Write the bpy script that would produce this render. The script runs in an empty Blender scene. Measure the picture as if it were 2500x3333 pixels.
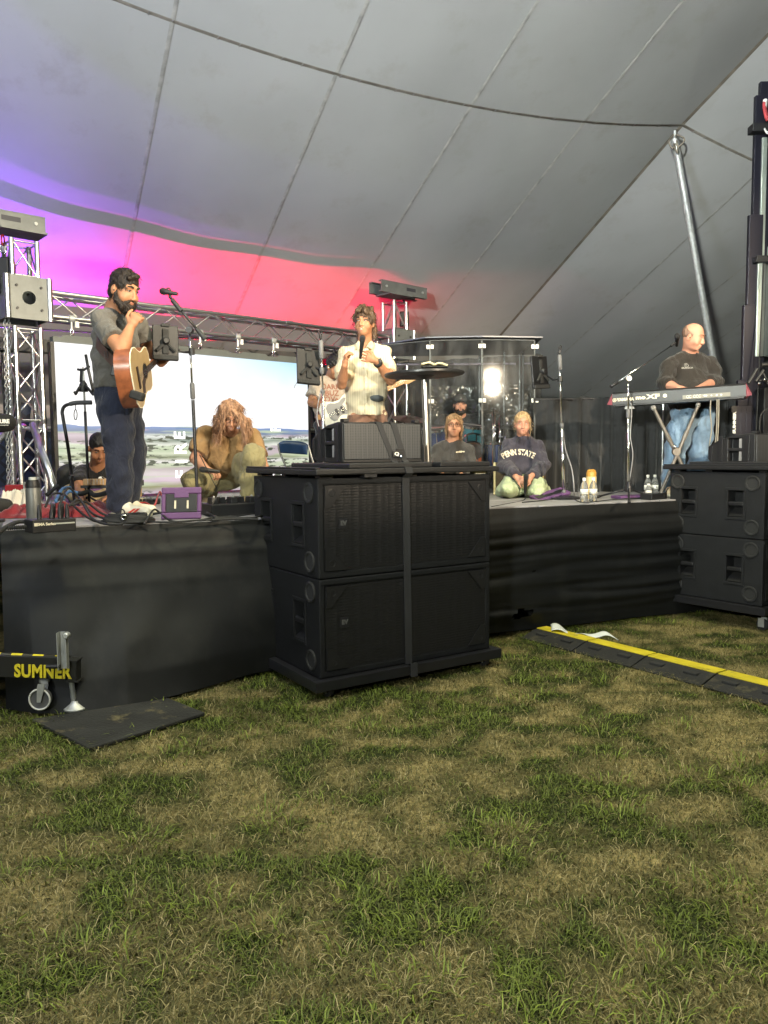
import bpy, math, random
import numpy as np
from mathutils import Vector, Matrix
from math import sin, cos, pi, radians, sqrt
random.seed(7); RNG = np.random.default_rng(11)
SC = bpy.context.scene
COL = SC.collection
# ------------------------------------------------------------------ camera
HC, ST = 1.47, 1.05                      # eye height, stage deck height (metres)
CAMR = Matrix.Rotation(pi/2 - math.atan(.0746), 3, 'X') @ Matrix.Rotation(radians(-.5), 3, 'Z')
cam = bpy.data.cameras.new('camera'); co = bpy.data.objects.new('camera', cam); COL.objects.link(co)
cam.sensor_fit = 'HORIZONTAL'; cam.sensor_width = 36; cam.lens = 36
cam.clip_start = .05; cam.clip_end = 500
co.matrix_world = Matrix.Translation((0, 0, HC)) @ CAMR.to_4x4()
SC.camera = co
# ------------------------------------------------------------------ night sky, exposure
W = bpy.data.worlds.new('World'); SC.world = W; W.use_nodes = True
nt = W.node_tree; bg = nt.nodes['Background']
sky = nt.nodes.new('ShaderNodeTexSky'); sky.sky_type = 'NISHITA'; sky.sun_disc = False
sky.sun_elevation = radians(-6); sky.sun_rotation = radians(200)
nt.links.new(sky.outputs[0], bg.inputs[0]); bg.inputs[1].default_value = .05
SC.view_settings.view_transform = 'Standard'; SC.view_settings.look = 'None'
SC.view_settings.exposure = 0; SC.view_settings.gamma = 1; SC.view_settings.use_curve_mapping = False
SC.cycles.use_denoising = True
SC.cycles.max_bounces = 8; SC.cycles.diffuse_bounces = 4; SC.cycles.transparent_max_bounces = 24
SC.cycles.sample_clamp_indirect = 4; SC.cycles.caustics_reflective = False; SC.cycles.caustics_refractive = False
# ------------------------------------------------------------------ lamps
def lamp(name, kind, loc, target, energy, color, **kw):
    l = bpy.data.lights.new(name, kind); l.energy = energy; l.color = color
    for k, v in kw.items(): setattr(l, k, v)
    o = bpy.data.objects.new(name, l); COL.objects.link(o); o.location = loc
    d = Vector(target) - Vector(loc); o.rotation_euler = d.to_track_quat('-Z', 'Y').to_euler()
    return o
WARM = (1, .83, .59)
# two stage wash lamps on a stand beside the audience, front right
KEY = (5.2, -.6, 4.1)
KEY2 = (5.2, -.6, 3.82)
lamp('wash_lamp', 'SPOT', KEY, (.2, 7.4, 2.2), 6000, WARM, spot_size=radians(64), spot_blend=.4, shadow_soft_size=.065)
lamp('wash_lamp', 'SPOT', KEY2, (.2, 7.4, 2.0), 4400, WARM, spot_size=radians(64), spot_blend=.4, shadow_soft_size=.065)
# added fill lamps, unseen: floods up into the canvas, downlights over grass and stage
lamp('fill_flood', 'AREA', (-5.5, -4.5, 3.2), (-3.6, -.2, 9), 1300, (.72, .80, 1), size=1.0, spread=radians(112))
FLOOD = (-3.4, -5.6, 3.3)
lamp('fill_flood', 'AREA', FLOOD, (2.2, 3, 6.3), 1000, (.95, 1, .90), size=.5)
lamp('fill_lamp', 'AREA', (.9, 5.9, 5.5), (.6, 4.4, 0), 105, (1, .96, .62), size=.9, spread=radians(165))
lamp('fill_lamp', 'AREA', (.3, 2.0, 7.2), (.3, 1.8, 0), 215, (1, .96, .62), size=1.2, spread=radians(150))
lamp('fill_flood', 'AREA', (-3.4, -5.6, 3.35), (5.6, 13, 4.8), 150, (.95, 1, .90), size=.4, spread=radians(46))
# ------------------------------------------------------------------ pixel -> place helpers (photo measured at 2500 x 3333)
def ray(px, py): return CAMR @ Vector(((px-1250)/2500, -(py-1666.5)/2500, -1))
def at(px, py, d):
    r = ray(px, py); return Vector((0, 0, HC)) + r*(d/r.y)
def onz(px, py, z):
    r = ray(px, py); return Vector((0, 0, HC)) + r*((z-HC)/r.z)
def st(px, py): return onz(px, py, ST)
def V(*a): return Vector(a)
# ------------------------------------------------------------------ materials
MATS = {}
def mat(name, col, rough=.6, metal=0, var=.12, vs=6, bump=0, bs=60, emit=None, es=0, trans=0, alpha=1, ior=1.45, spec=.5, sheen=0):
    if name in MATS: return MATS[name]
    m = bpy.data.materials.new(name); m.use_nodes = True; t = m.node_tree; n = t.nodes; b = n['Principled BSDF']
    b.inputs['Roughness'].default_value = rough; b.inputs['Metallic'].default_value = metal
    b.inputs['IOR'].default_value = ior; b.inputs['Specular IOR Level'].default_value = spec
    b.inputs['Base Color'].default_value = (*col, 1)
    if sheen: b.inputs['Sheen Weight'].default_value = sheen
    if trans: b.inputs['Transmission Weight'].default_value = trans
    if alpha < 1: b.inputs['Alpha'].default_value = alpha
    tc = n.new('ShaderNodeTexCoord')
    if var:
        nz = n.new('ShaderNodeTexNoise'); nz.inputs['Scale'].default_value = vs; nz.inputs['Detail'].default_value = 5
        t.links.new(tc.outputs['Object'], nz.inputs['Vector'])
        mp = n.new('ShaderNodeMapRange'); mp.inputs[1].default_value = .3; mp.inputs[2].default_value = .7
        mp.inputs[3].default_value = 1-var; mp.inputs[4].default_value = 1+var
        t.links.new(nz.outputs[0], mp.inputs[0])
        mx = n.new('ShaderNodeVectorMath'); mx.operation = 'SCALE'; mx.inputs[0].default_value = col
        t.links.new(mp.outputs[0], mx.inputs['Scale']); t.links.new(mx.outputs[0], b.inputs['Base Color'])
    if bump:
        nb = n.new('ShaderNodeTexNoise'); nb.inputs['Scale'].default_value = bs; nb.inputs['Detail'].default_value = 4
        t.links.new(tc.outputs['Object'], nb.inputs['Vector'])
        bp = n.new('ShaderNodeBump'); bp.inputs['Strength'].default_value = bump; bp.inputs['Distance'].default_value = .01
        t.links.new(nb.outputs[0], bp.inputs['Height']); t.links.new(bp.outputs[0], b.inputs['Normal'])
    if emit:
        b.inputs['Emission Color'].default_value = (*emit, 1); b.inputs['Emission Strength'].default_value = es
    MATS[name] = m; return m
M_BLACKP = mat('black_plastic', (.013, .013, .0145), .45, bump=.15, bs=220)
M_BOX = mat('black_cabinet_paint', (.0105, .011, .0125), .55, bump=.5, bs=330, var=.2, vs=9, spec=.35)
M_RUB = mat('black_rubber', (.02, .02, .02), .75, bump=.2, bs=120)
M_BMET = mat('black_metal', (.02, .02, .023), .35, .2)
M_ALU = mat('aluminium', (.72, .72, .71), .28, 1, var=.1, vs=14)
M_ALUD = mat('brushed_plate', (.20, .21, .205), .55, .5, var=.12, vs=10)
M_CHROME = mat('chrome', (.82, .82, .8), .12, 1, var=.04)
M_STEEL = mat('galvanised_steel', (.50, .51, .50), .45, .55, var=.15, vs=20)
M_WHITE = mat('white_plastic', (.78, .77, .72), .45, var=.04)
M_CREAM = mat('cream_print', (.75, .68, .52), .7, var=.05)
M_PURP = mat('purple_plastic', (.115, .05, .145), .6, var=.1)
M_STRAP = mat('black_webbing', (.028, .028, .03), .8, bump=.4, bs=300)
M_YEL = mat('yellow_paint', (.80, .66, .03), .55, var=.1, vs=12)
M_FRET = mat('dark_wood', (.035, .02, .014), .5)
def soil(m, col, sc, lo, hi, sx=1):
    """scuffs, dust and stains with ragged shapes over a material"""
    t = m.node_tree; n = t.nodes; b = n['Principled BSDF']; src = b.inputs['Base Color'].links[0].from_socket if b.inputs['Base Color'].links else None
    tc = n.new('ShaderNodeTexCoord'); mp = n.new('ShaderNodeMapping'); mp.inputs['Scale'].default_value = (1, 1, sx); z = n.new('ShaderNodeTexNoise'); z.inputs['Scale'].default_value = sc; z.inputs['Detail'].default_value = 8; z.inputs['Roughness'].default_value = .7
    r = n.new('ShaderNodeMapRange'); r.inputs[1].default_value = lo; r.inputs[2].default_value = hi; x = n.new('ShaderNodeMix'); x.data_type = 'RGBA'; x.inputs[7].default_value = (*col, 1)
    t.links.new(tc.outputs['Object'], mp.inputs[0]); t.links.new(mp.outputs[0], z.inputs['Vector']); t.links.new(z.outputs[0], r.inputs[0]); t.links.new(r.outputs[0], x.inputs[0])
    if src: t.links.new(src, x.inputs[6])
    else: x.inputs[6].default_value = b.inputs['Base Color'].default_value
    t.links.new(x.outputs[2], b.inputs['Base Color']); return m
soil(M_BOX, (.055, .053, .05), 26, .66, .78); soil(M_YEL, (.10, .085, .03), 14, .56, .72); soil(M_BLACKP, (.05, .05, .048), 34, .68, .80)
# ------------------------------------------------------------------ scene graph helpers
def link(o, parent):
    COL.objects.link(o)
    if parent is not None:
        o.parent = parent
        o.matrix_parent_inverse = Matrix.Translation(-parent.location) if parent.type == 'EMPTY' else Matrix.Identity(4)
    return o
def thing(name, label, cat, loc=(0, 0, 0), group=None):
    o = bpy.data.objects.new(name, None); o.empty_display_size = .1; COL.objects.link(o); o.location = loc
    o['label'] = label; o['category'] = cat
    if group: o['group'] = group
    return o
def tag(o, label, cat, group=None):
    o['label'] = label; o['category'] = cat
    if group: o['group'] = group
    return o
def structure(o): o['kind'] = 'structure'; return o
def stuff(o): o['kind'] = 'stuff'; return o
def dup(root, delta, label=None):
    """copy a thing with its parts and sub-parts (mesh data shared)"""
    def cp(o, par):
        c = o.copy(); COL.objects.link(c)
        if par is not None: c.parent = par
        for ch in list(o.children): cp(ch, c)
        return c
    r = cp(root, None); r.location = Vector(root.location) + Vector(delta)
    if label: r['label'] = label
    return r
class MB:
    def __init__(s): s.v = []; s.f = []
    def add(s, vs, fs):
        k = len(s.v); s.v += [tuple(v) for v in vs]; s.f += [tuple(i+k for i in f) for f in fs]; return s
    def box(s, c, size, ax=None, taper=1):
        c = Vector(c); X, Y, Z = ax if ax else (V(1, 0, 0), V(0, 1, 0), V(0, 0, 1)); a, b, h = size[0]/2, size[1]/2, size[2]/2
        vs = []
        for z in (-1, 1):
            q = taper if z > 0 else 1
            for x, y in ((-1, -1), (1, -1), (1, 1), (-1, 1)): vs.append(c + X*(x*a*q) + Y*(y*b*q) + Z*(z*h))
        return s.add(vs, [(3, 2, 1, 0), (4, 5, 6, 7), (0, 1, 5, 4), (1, 2, 6, 5), (2, 3, 7, 6), (3, 0, 4, 7)])
    def tube(s, pts, r, n=8, cap=True, closed=False):
        pts = [Vector(p) for p in pts]; m = len(pts); rs = r if hasattr(r, '__len__') else [r]*m
        vs = []; prev = None
        for i, p in enumerate(pts):
            if closed: t = pts[(i+1) % m] - pts[i-1]
            else: t = pts[min(i+1, m-1)] - pts[max(i-1, 0)]
            t.normalize()
            if prev is None: u = t.orthogonal().normalized()
            else:
                u = prev - t*prev.dot(t)
                u = u.normalized() if u.length > 1e-6 else t.orthogonal().normalized()
            prev = u; w = t.cross(u)
            vs += [p + (u*cos(2*pi*j/n) + w*sin(2*pi*j/n))*rs[i] for j in range(n)]
        fs = []
        for i in range(m if closed else m-1):
            a, b = i*n, ((i+1) % m)*n
            fs += [(a+j, a+(j+1) % n, b+(j+1) % n, b+j) for j in range(n)]
        if cap and not closed: fs += [tuple(range(n))[::-1], tuple((m-1)*n+j for j in range(n))]
        return s.add(vs, fs)
    def lathe(s, o, prof, axis=(0, 0, 1), n=20):
        o = Vector(o); a = Vector(axis).normalized(); u = a.orthogonal().normalized(); w = a.cross(u); vs = []; fs = []
        for r, z in prof: vs += [o + a*z + (u*cos(2*pi*j/n) + w*sin(2*pi*j/n))*r for j in range(n)]
        for i in range(len(prof)-1):
            fs += [(i*n+j, i*n+(j+1) % n, (i+1)*n+(j+1) % n, (i+1)*n+j) for j in range(n)]
        if prof[0][0] > 1e-5: fs.append(tuple(range(n))[::-1])
        if prof[-1][0] > 1e-5: fs.append(tuple((len(prof)-1)*n+j for j in range(n)))
        return s.add(vs, fs)
    def prism(s, poly, o, X, Y, th):
        """2-D outline extruded by th along X x Y"""
        o = Vector(o); Z = X.cross(Y).normalized(); n = len(poly)
        vs = [o + X*p[0] + Y*p[1] for p in poly] + [o + X*p[0] + Y*p[1] + Z*th for p in poly]
        return s.add(vs, [tuple(range(n))[::-1], tuple(range(n, 2*n))] + [(i, (i+1) % n, n+(i+1) % n, n+i) for i in range(n)])
    def sheet(s, fn, nu, nv, skip=None):
        vs = [fn(i/nu, j/nv) for j in range(nv+1) for i in range(nu+1)]
        fs = [(j*(nu+1)+i, j*(nu+1)+i+1, (j+1)*(nu+1)+i+1, (j+1)*(nu+1)+i) for j in range(nv) for i in range(nu)
              if not (skip and skip((i+.5)/nu, (j+.5)/nv))]
        return s.add(vs, fs)
    def build(s, name, m, parent=None, smooth=False, bevel=0, solid=0, sub=0, angle=None):
        me = bpy.data.meshes.new(name); me.from_pydata(s.v, [], s.f); me.materials.append(m)
        if smooth: me.polygons.foreach_set('use_smooth', [True]*len(me.polygons))
        o = bpy.data.objects.new(name, me); link(o, parent)
        if angle is not None: me.set_sharp_from_angle(angle=radians(angle))
        if solid: q = o.modifiers.new('s', 'SOLIDIFY'); q.thickness = solid; q.offset = 0
        if bevel: q = o.modifiers.new('b', 'BEVEL'); q.width = bevel; q.segments = 2; q.limit_method = 'ANGLE'
        if sub: q = o.modifiers.new('u', 'SUBSURF'); q.levels = q.render_levels = sub
        return o
def box(name, m, parent, c, size, ax=None, bevel=0, taper=1): return MB().box(c, size, ax, taper).build(name, m, parent, bevel=bevel)
def tube(name, m, parent, pts, r, n=8): return MB().tube(pts, r, n).build(name, m, parent, smooth=True, angle=50)
RODS = {}
def rod(name, m, parent, a, b, r, n=10):
    """a straight bar; alike bars share one mesh"""
    if (m.name, n) not in RODS:
        me = MB().tube([(0, 0, 0), (0, 0, 1)], 1, n); q = bpy.data.meshes.new('rod'); q.from_pydata(me.v, [], me.f); q.materials.append(m)
        q.polygons.foreach_set('use_smooth', [len(p.vertices) == 4 for p in q.polygons]); RODS[(m.name, n)] = q
    o = bpy.data.objects.new(name, RODS[(m.name, n)]); link(o, parent); a = Vector(a); d = Vector(b) - a
    o.matrix_basis = Matrix.Translation(a) @ d.to_track_quat('Z', 'Y').to_matrix().to_4x4() @ Matrix.Diagonal((r, r, d.length, 1))
    return o
def curve(pts, n=8):
    """Catmull-Rom through points"""
    p = [Vector(q) for q in pts]; p = [p[0]] + p + [p[-1]]; out = []
    for i in range(1, len(p)-2):
        for k in range(n):
            t = k/n; a, b, c, d = p[i-1:i+3]
            out.append(.5*((2*b) + (c-a)*t + (2*a-5*b+4*c-d)*t*t + (3*b-a-3*c+d)*t**3))
    return out + [p[-2]]
def fontmesh(text, size=1, thick=.0, ext=.004, align='CENTER', space=1):
    c = bpy.data.curves.new('t', 'FONT'); c.body = text; c.size = size; c.offset = thick; c.extrude = ext; c.align_x = align; c.align_y = 'CENTER'
    c.space_character = space; c.resolution_u = 3
    o = bpy.data.objects.new('t', c); me = o.to_mesh(); vs = [v.co.copy() for v in me.vertices]; fs = [tuple(p.vertices) for p in me.polygons]
    o.to_mesh_clear(); bpy.data.objects.remove(o); bpy.data.curves.remove(c)
    return vs, fs
def lettering(name, text, m, parent, o, X, Y, size, thick=0, ext=.002, align='CENTER', space=1, sx=1, warp=None):
    vs, fs = fontmesh(text, size, thick, ext, align, space); o = Vector(o); X = X.normalized(); Y = Y.normalized(); Z = X.cross(Y)
    if warp: vs = [warp(v) for v in vs]
    b = MB().add([o + X*(v.x*sx) + Y*v.y + Z*v.z for v in vs], fs); return b.build(name, m, parent)
def stick(verts, target, nrm, lift=.004, reach=.35):
    """lay points onto a mesh object along -nrm (printing on cloth)"""
    from mathutils.bvhtree import BVHTree
    me = target.data; t = BVHTree.FromPolygons([v.co for v in me.vertices], [tuple(p.vertices) for p in me.polygons]); out = []
    for v in verts:
        h = t.ray_cast(v + nrm*reach, -nrm, reach*2); out.append((h[0] + nrm*lift) if h[0] is not None else v)
    return out
def print_on(name, text, m, target, o, X, Y, size, thick=0, arc=0, sx=1, space=1):
    vs, fs = fontmesh(text, size, thick, 0, 'CENTER', space); X = X.normalized(); Y = (Y - X*Y.dot(X)).normalized(); N = X.cross(Y); q = []
    for v in vs:
        x, y = v.x*sx, v.y
        if arc: a = x/arc; x, y = (arc+y)*sin(a), (arc+y)*cos(a)-arc
        q.append(Vector(o) + X*x + Y*y)
    return MB().add(stick(q, target, N), fs).build(name, m, target)
# ------------------------------------------------------------------ implicit-surface modeller for figures and cloth
class SDF:
    def __init__(s, k=.02): s.P = []; s.k = k; s.cuts = []; s.wr = None; s.g = 0; s.gk = .02
    def group(s): s.g += 1; return s
    def cone(s, a, b, ra, rb=None, k=None, flat=None, sub=False):
        s.P.append(('c', np.array(a, float), np.array(b, float), ra, ra if rb is None else rb, s.k if k is None else k, flat, sub, s.g)); return s
    def chain(s, pts, rs, k=None, flat=None):
        for i in range(len(pts)-1): s.cone(pts[i], pts[i+1], rs[i], rs[i+1], k, flat)
        return s
    def ell(s, c, r, ax=None, k=None, sub=False):
        ax = np.eye(3) if ax is None else np.array([list(a) for a in ax], float)
        s.P.append(('e', np.array(c, float), np.array(r, float), ax, 0, s.k if k is None else k, None, sub, s.g)); return s
    def ball(s, c, r, k=None, sub=False): return s.cone(c, c, r, r, k, None, sub)
    def cut(s, p, n): s.cuts.append((np.array(p, float), np.array(n, float)/np.linalg.norm(n), s.g)); return s
    def mesh(s, h):
        lo = np.full(3, 1e9); hi = -lo; bb = []
        for p in s.P:
            if p[0] == 'c': r = max(p[3], p[4])*(max(1, p[6][1]) if p[6] else 1); a = np.minimum(p[1], p[2])-r; b = np.maximum(p[1], p[2])+r
            else: r = np.abs(p[3].T) @ p[2]; a = p[1]-r; b = p[1]+r
            m = p[5]+3*h+.012; bb.append((a-m, b+m))
            if not p[7]: lo = np.minimum(lo, a); hi = np.maximum(hi, b)
        lo = lo-.03; hi = hi+.03; N = np.ceil((hi-lo)/h).astype(int)+1
        ax = [lo[i]+h*np.arange(N[i]) for i in range(3)]; X, Y, Z = np.meshgrid(*ax, indexing='ij', sparse=True); T = None
        for g in range(s.g+1):
            F = s.field(N, lo, h, ax, [(p, b) for p, b in zip(s.P, bb) if p[8] == g])
            for c, n, cg in s.cuts:
                if cg == g: F = np.maximum(F, ((X-c[0])*n[0]+(Y-c[1])*n[1]+(Z-c[2])*n[2]).astype(np.float32))
            if T is None: T = F
            else: hh = np.clip(.5+.5*(T-F)/s.gk, 0, 1); T = T*(1-hh)+F*hh-s.gk*hh*(1-hh)
        F = T
        if s.wr:
            for amp, fx, fy, fz, ph in s.wr: F += (amp*np.sin(X*fx+Y*fy+Z*fz+ph+1.3*np.sin(X*fy*.5-Y*fz*.4+Z*fx*.45+ph*2))).astype(np.float32)
        return nets(F, lo, h)
    def field(s, N, lo, h, ax, prims):
        F = np.full(N, .5, np.float32)
        for p, (a, b) in prims:
            i0 = np.clip(np.floor((a-lo)/h).astype(int), 0, N); i1 = np.clip(np.ceil((b-lo)/h).astype(int)+1, 0, N)
            if np.any(i1 <= i0): continue
            sl = tuple(slice(i0[i], i1[i]) for i in range(3))
            q = np.stack(np.meshgrid(*[ax[i][sl[i]] for i in range(3)], indexing='ij'), -1).astype(np.float32)
            if p[0] == 'c':
                _, A, B, ra, rb, k, flat, sub, _ = p; d = B-A; L = d @ d
                t = np.clip(((q-A.astype(np.float32)) @ d.astype(np.float32))/L, 0, 1) if L > 1e-10 else np.zeros(q.shape[:-1], np.float32)
                v = q-(A+t[..., None]*d).astype(np.float32)
                if flat: w = np.array(flat[0], np.float32); v = v-w*((v @ w)*(1-1/flat[1]))[..., None]
                D = np.sqrt((v*v).sum(-1))-(ra+t*(rb-ra))
            else:
                _, c, r, R, _, k, _, sub, _ = p; v = (q-c.astype(np.float32)) @ R.T.astype(np.float32)
                k0 = np.sqrt(((v/r)**2).sum(-1)); k1 = np.sqrt(((v/(r*r))**2).sum(-1))+1e-6; D = k0*(k0-1)/k1
            f = F[sl]
            if sub: D = -D; hh = np.clip(.5-.5*(f-D)/max(k, 1e-4), 0, 1); F[sl] = f*(1-hh)+D*hh+k*hh*(1-hh)
            else: hh = np.clip(.5+.5*(f-D)/max(k, 1e-4), 0, 1); F[sl] = f*(1-hh)+D*hh-k*hh*(1-hh)
        return F
    def build(s, name, m, parent, h=.008, smooth=2):
        v, f = s.mesh(h); me = bpy.data.meshes.new(name); me.vertices.add(len(v)); me.vertices.foreach_set('co', v.astype(np.float32).ravel())
        me.loops.add(len(f)*4); me.loops.foreach_set('vertex_index', f.ravel().astype(np.int32))
        me.polygons.add(len(f)); me.polygons.foreach_set('loop_start', np.arange(0, len(f)*4, 4, dtype=np.int32))
        me.update(calc_edges=True); me.validate(); me.polygons.foreach_set('use_smooth', np.ones(len(me.polygons), bool)); me.materials.append(m)
        o = bpy.data.objects.new(name, me); link(o, parent); return o
def nets(F, lo, h):
    S = F < 0; n = F.shape; C = np.zeros((n[0]-1, n[1]-1, n[2]-1), np.int8)
    cs = [(i, j, k) for i in (0, 1) for j in (0, 1) for k in (0, 1)]
    for i, j, k in cs: C += S[i:n[0]-1+i, j:n[1]-1+j, k:n[2]-1+k]
    act = np.argwhere((C > 0) & (C < 8)); idx = np.full(C.shape, -1, np.int32); idx[tuple(act.T)] = np.arange(len(act))
    val = {c: F[act[:, 0]+c[0], act[:, 1]+c[1], act[:, 2]+c[2]] for c in cs}
    P = np.zeros((len(act), 3)); cnt = np.zeros(len(act))
    for a in cs:
        for d in range(3):
            if a[d]: continue
            b = tuple(1 if q == d else a[q] for q in range(3)); fa, fb = val[a], val[b]; m = (fa < 0) != (fb < 0)
            t = fa/np.where(m, fa-fb, 1); pt = np.tile(np.array(a, float), (len(act), 1)); pt[:, d] += t
            P[m] += pt[m]; cnt[m] += 1
    P = lo+h*(act+P/cnt[:, None]); Q = []
    for d in range(3):
        u, w = (d+1) % 3, (d+2) % 3; sl = [slice(None)]*3; sl2 = [slice(None)]*3; sl[d] = slice(0, -1); sl2[d] = slice(1, None)
        A, B = S[tuple(sl)], S[tuple(sl2)]; e = np.argwhere(A != B)
        e = e[(e[:, u] > 0) & (e[:, w] > 0) & (e[:, u] < n[u]-1) & (e[:, w] < n[w]-1)]
        if not len(e): continue
        def g(du, dw): q = e.copy(); q[:, u] += du; q[:, w] += dw; return idx[tuple(q.T)]
        quad = np.stack([g(-1, -1), g(0, -1), g(0, 0), g(-1, 0)], 1); fl = ~A[tuple(e.T)]; quad[fl] = quad[fl][:, ::-1]; Q.append(quad)
    Q = np.concatenate(Q); return P, Q[(Q >= 0).all(1)]
# ------------------------------------------------------------------ people
def unit(v): v = np.array(v, float); return v/np.linalg.norm(v)
def frame(fwd, up=(0, 0, 1)):
    f = unit(fwd); u = np.array(up, float); u = unit(u-f*(u @ f)); r = np.cross(f, u); return r, f, u
SKIN = {}
def skin(name, col): return mat('skin_'+name, col, .5, var=.10, vs=14, bump=.12, bs=150, spec=.35)
M_EYE = mat('eye_white', (.62, .58, .52), .25, var=0)
M_IRIS = mat('iris', (.02, .012, .008), .2, var=0)
M_LIP = mat('lips', (.38, .155, .105), .45, var=.05)
M_TEETH = mat('teeth', (.7, .66, .58), .4, var=0)
WR = [(.0035, 9, 5, 38, .3), (.003, 22, -14, 21, 1.7), (.0022, -31, 18, 44, 2.9), (.0016, 60, 35, -25, .9)]
class Person:
    """one figure: J holds joints (world), every part is grown from them"""
    def __init__(s, label, base, J, fwd, head, hup=(0, 0, 1), sk=None, hs=1., build=1., vox=.008):
        s.J = {k: np.array(v, float) for k, v in J.items()}; s.f = unit((fwd[0], fwd[1], 0)); s.lat = np.array((s.f[1], -s.f[0], 0.))
        s.hr, s.hf, s.hu = frame(head, hup); s.hs = hs; s.b = build; s.vox = vox; s.sk = sk; s.root = thing('person', label, 'person', base)
    def H(s, x, y, z): return s.J['head']+(s.hr*x+s.hf*y+s.hu*z)*s.hs
    def hax(s): return [s.hr, s.hf, s.hu]
    def head(s, B):
        h = s.hs; A = s.hax(); E = lambda c, r, k=.012, sub=False: B.ell(s.H(*c), np.array(r)*h, A, k, sub)
        E((0, -.014, .036), (.074, .094, .084)); E((0, .026, -.026), (.062, .064, .086), .02); E((0, .050, -.088), (.034, .036, .026), .022)
        for q in (-1, 1):
            E((q*.042, .052, -.038), (.026, .030, .028), .02); E((q*.077, -.008, -.012), (.011, .021, .031), .004)
            B.cone(s.H(q*.012, .083, .030), s.H(q*.044, .070, .028), .010*h, .009*h, .010)
            B.ball(s.H(q*.031, .096, .006), .0155*h, .008, True); B.ball(s.H(q*.012, .099, -.040), .0085*h, .006)
        B.cone(s.H(0, .084, .016), s.H(0, .106, -.034), .0080*h, .0115*h, .010)
        B.cone(s.H(-.016, .086, -.062), s.H(.016, .086, -.062), .0085*h, None, .007); B.cone(s.H(-.013, .083, -.075), s.H(.013, .083, -.075), .0085*h, None, .007)
        B.cone(s.H(0, -.022, -.04), s.J['neck'], .056*h, .064*s.b, .03)
    def features(s, brow, lip=True, smile=False, iris=True, thick=.0032):
        h = s.hs; R = s.root
        for q in (-1, 1):
            e = MB().lathe(s.H(q*.031, .0775, .006), [(0, -.006*h), (.0120*h, 0), (.0085*h, .006*h), (0, .0085*h)], s.hf, 12); e.v = [tuple(Vector(v)+Vector(s.hu)*((Vector(s.H(q*.031, 0, .006))-Vector(v)).dot(Vector(s.hu))*.55)) for v in e.v]; e = e.build('eye', M_EYE, R, smooth=True)
            if iris: MB().lathe(s.H(q*.031, .0835, .0055), [(0, -.002), (.0056*h, 0), (.004*h, .0022*h), (0, .0028*h)], s.hf, 8).build('iris', M_IRIS, e)
            MB().tube([s.H(q*.014, .093, .029), s.H(q*.030, .091, .036), s.H(q*.048, .077, .030)], [thick*h, thick*1.15*h, thick*.6*h], 6).build('eyebrow', brow, R, smooth=True)
            MB().tube([s.H(q*.018, .084, .009), s.H(q*.031, .0885, .0125), s.H(q*.045, .080, .008)], [.0015*h, .0026*h, .0015*h], 5).build('eyelash', brow, R, smooth=True)
        if lip:
            MB().tube([s.H(-.024, .080, -.066), s.H(-.010, .0935, -.0625), s.H(.010, .0935, -.0625), s.H(.024, .080, -.066)], [.002*h, .0048*h, .0048*h, .002*h], 6).build('lip', M_LIP, R, smooth=True)
            MB().tube([s.H(-.022, .079, -.069-.006*smile), s.H(0, .0925, -.075-.008*smile), s.H(.022, .079, -.069-.006*smile)], [.002*h, .0055*h, .002*h], 6).build('lip', M_LIP, R, smooth=True)
            if smile: MB().tube([s.H(-.016, .0845, -.069), s.H(0, .0925, -.070), s.H(.016, .0845, -.069)], [.002*h, .0042*h, .002*h], 6).build('teeth', M_TEETH, R, smooth=True)
    def hand(s, B, w, d, n, curl=.5, spread=1., side=1, size=1., thumb=.5, fr=.0075):
        """palm at wrist w, fingers along d, palm normal n; curl 0 flat .. 1 fist; side +1: thumb on d x n"""
        w = np.array(w, float); d = unit(d); n = np.array(n, float); n = unit(n-d*(n @ d)); a = np.cross(d, n)*side; z = size
        c = w+d*.05*z; B.cone(w, w+d*.03*z, .024*z, .026*z, .012); B.cone(w+d*.028*z, w+d*.075*z, .0155*z, .0165*z, .01, (a, 2.1))
        for i, L in enumerate((.92, 1., .95, .76)):
            o = (1.5-i)*.0205*spread*z; p = w+d*(.088-.004*abs(i-1.2))*z+a*o; seg = (.040*L*z, .026*L*z, .020*L*z); dirv = d+a*(1.5-i)*.07*spread; dirv = unit(dirv)
            ang = 0; q = [p-d*.012*z, p]
            for j, l in enumerate(seg): ang += curl*(1.25, 1.5, .9)[j]; p = p+(dirv*cos(ang)+n*sin(ang))*l; q.append(p)
            B.chain(q, [.0095*z, .0092*z, .0084*z, .0075*z, .0066*z], .003)
        t0 = w+d*.03*z+a*.022*z; t1 = t0+unit(d*.6+a*(.95-.5*thumb)+n*(.25+.6*thumb))*.040*z; t2 = t1+unit(d*.9+a*(.35-.9*thumb)+n*(.3+.3*thumb))*.032*z; t3 = t2+unit(d*.9-a*(.1+.5*thumb)+n*.3)*.024*z
        B.chain([t0-a*.01*z, t0, t1, t2, t3], [.014*z, .0155*z, .0125*z, .0105*z, .0085*z], .006)
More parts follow.
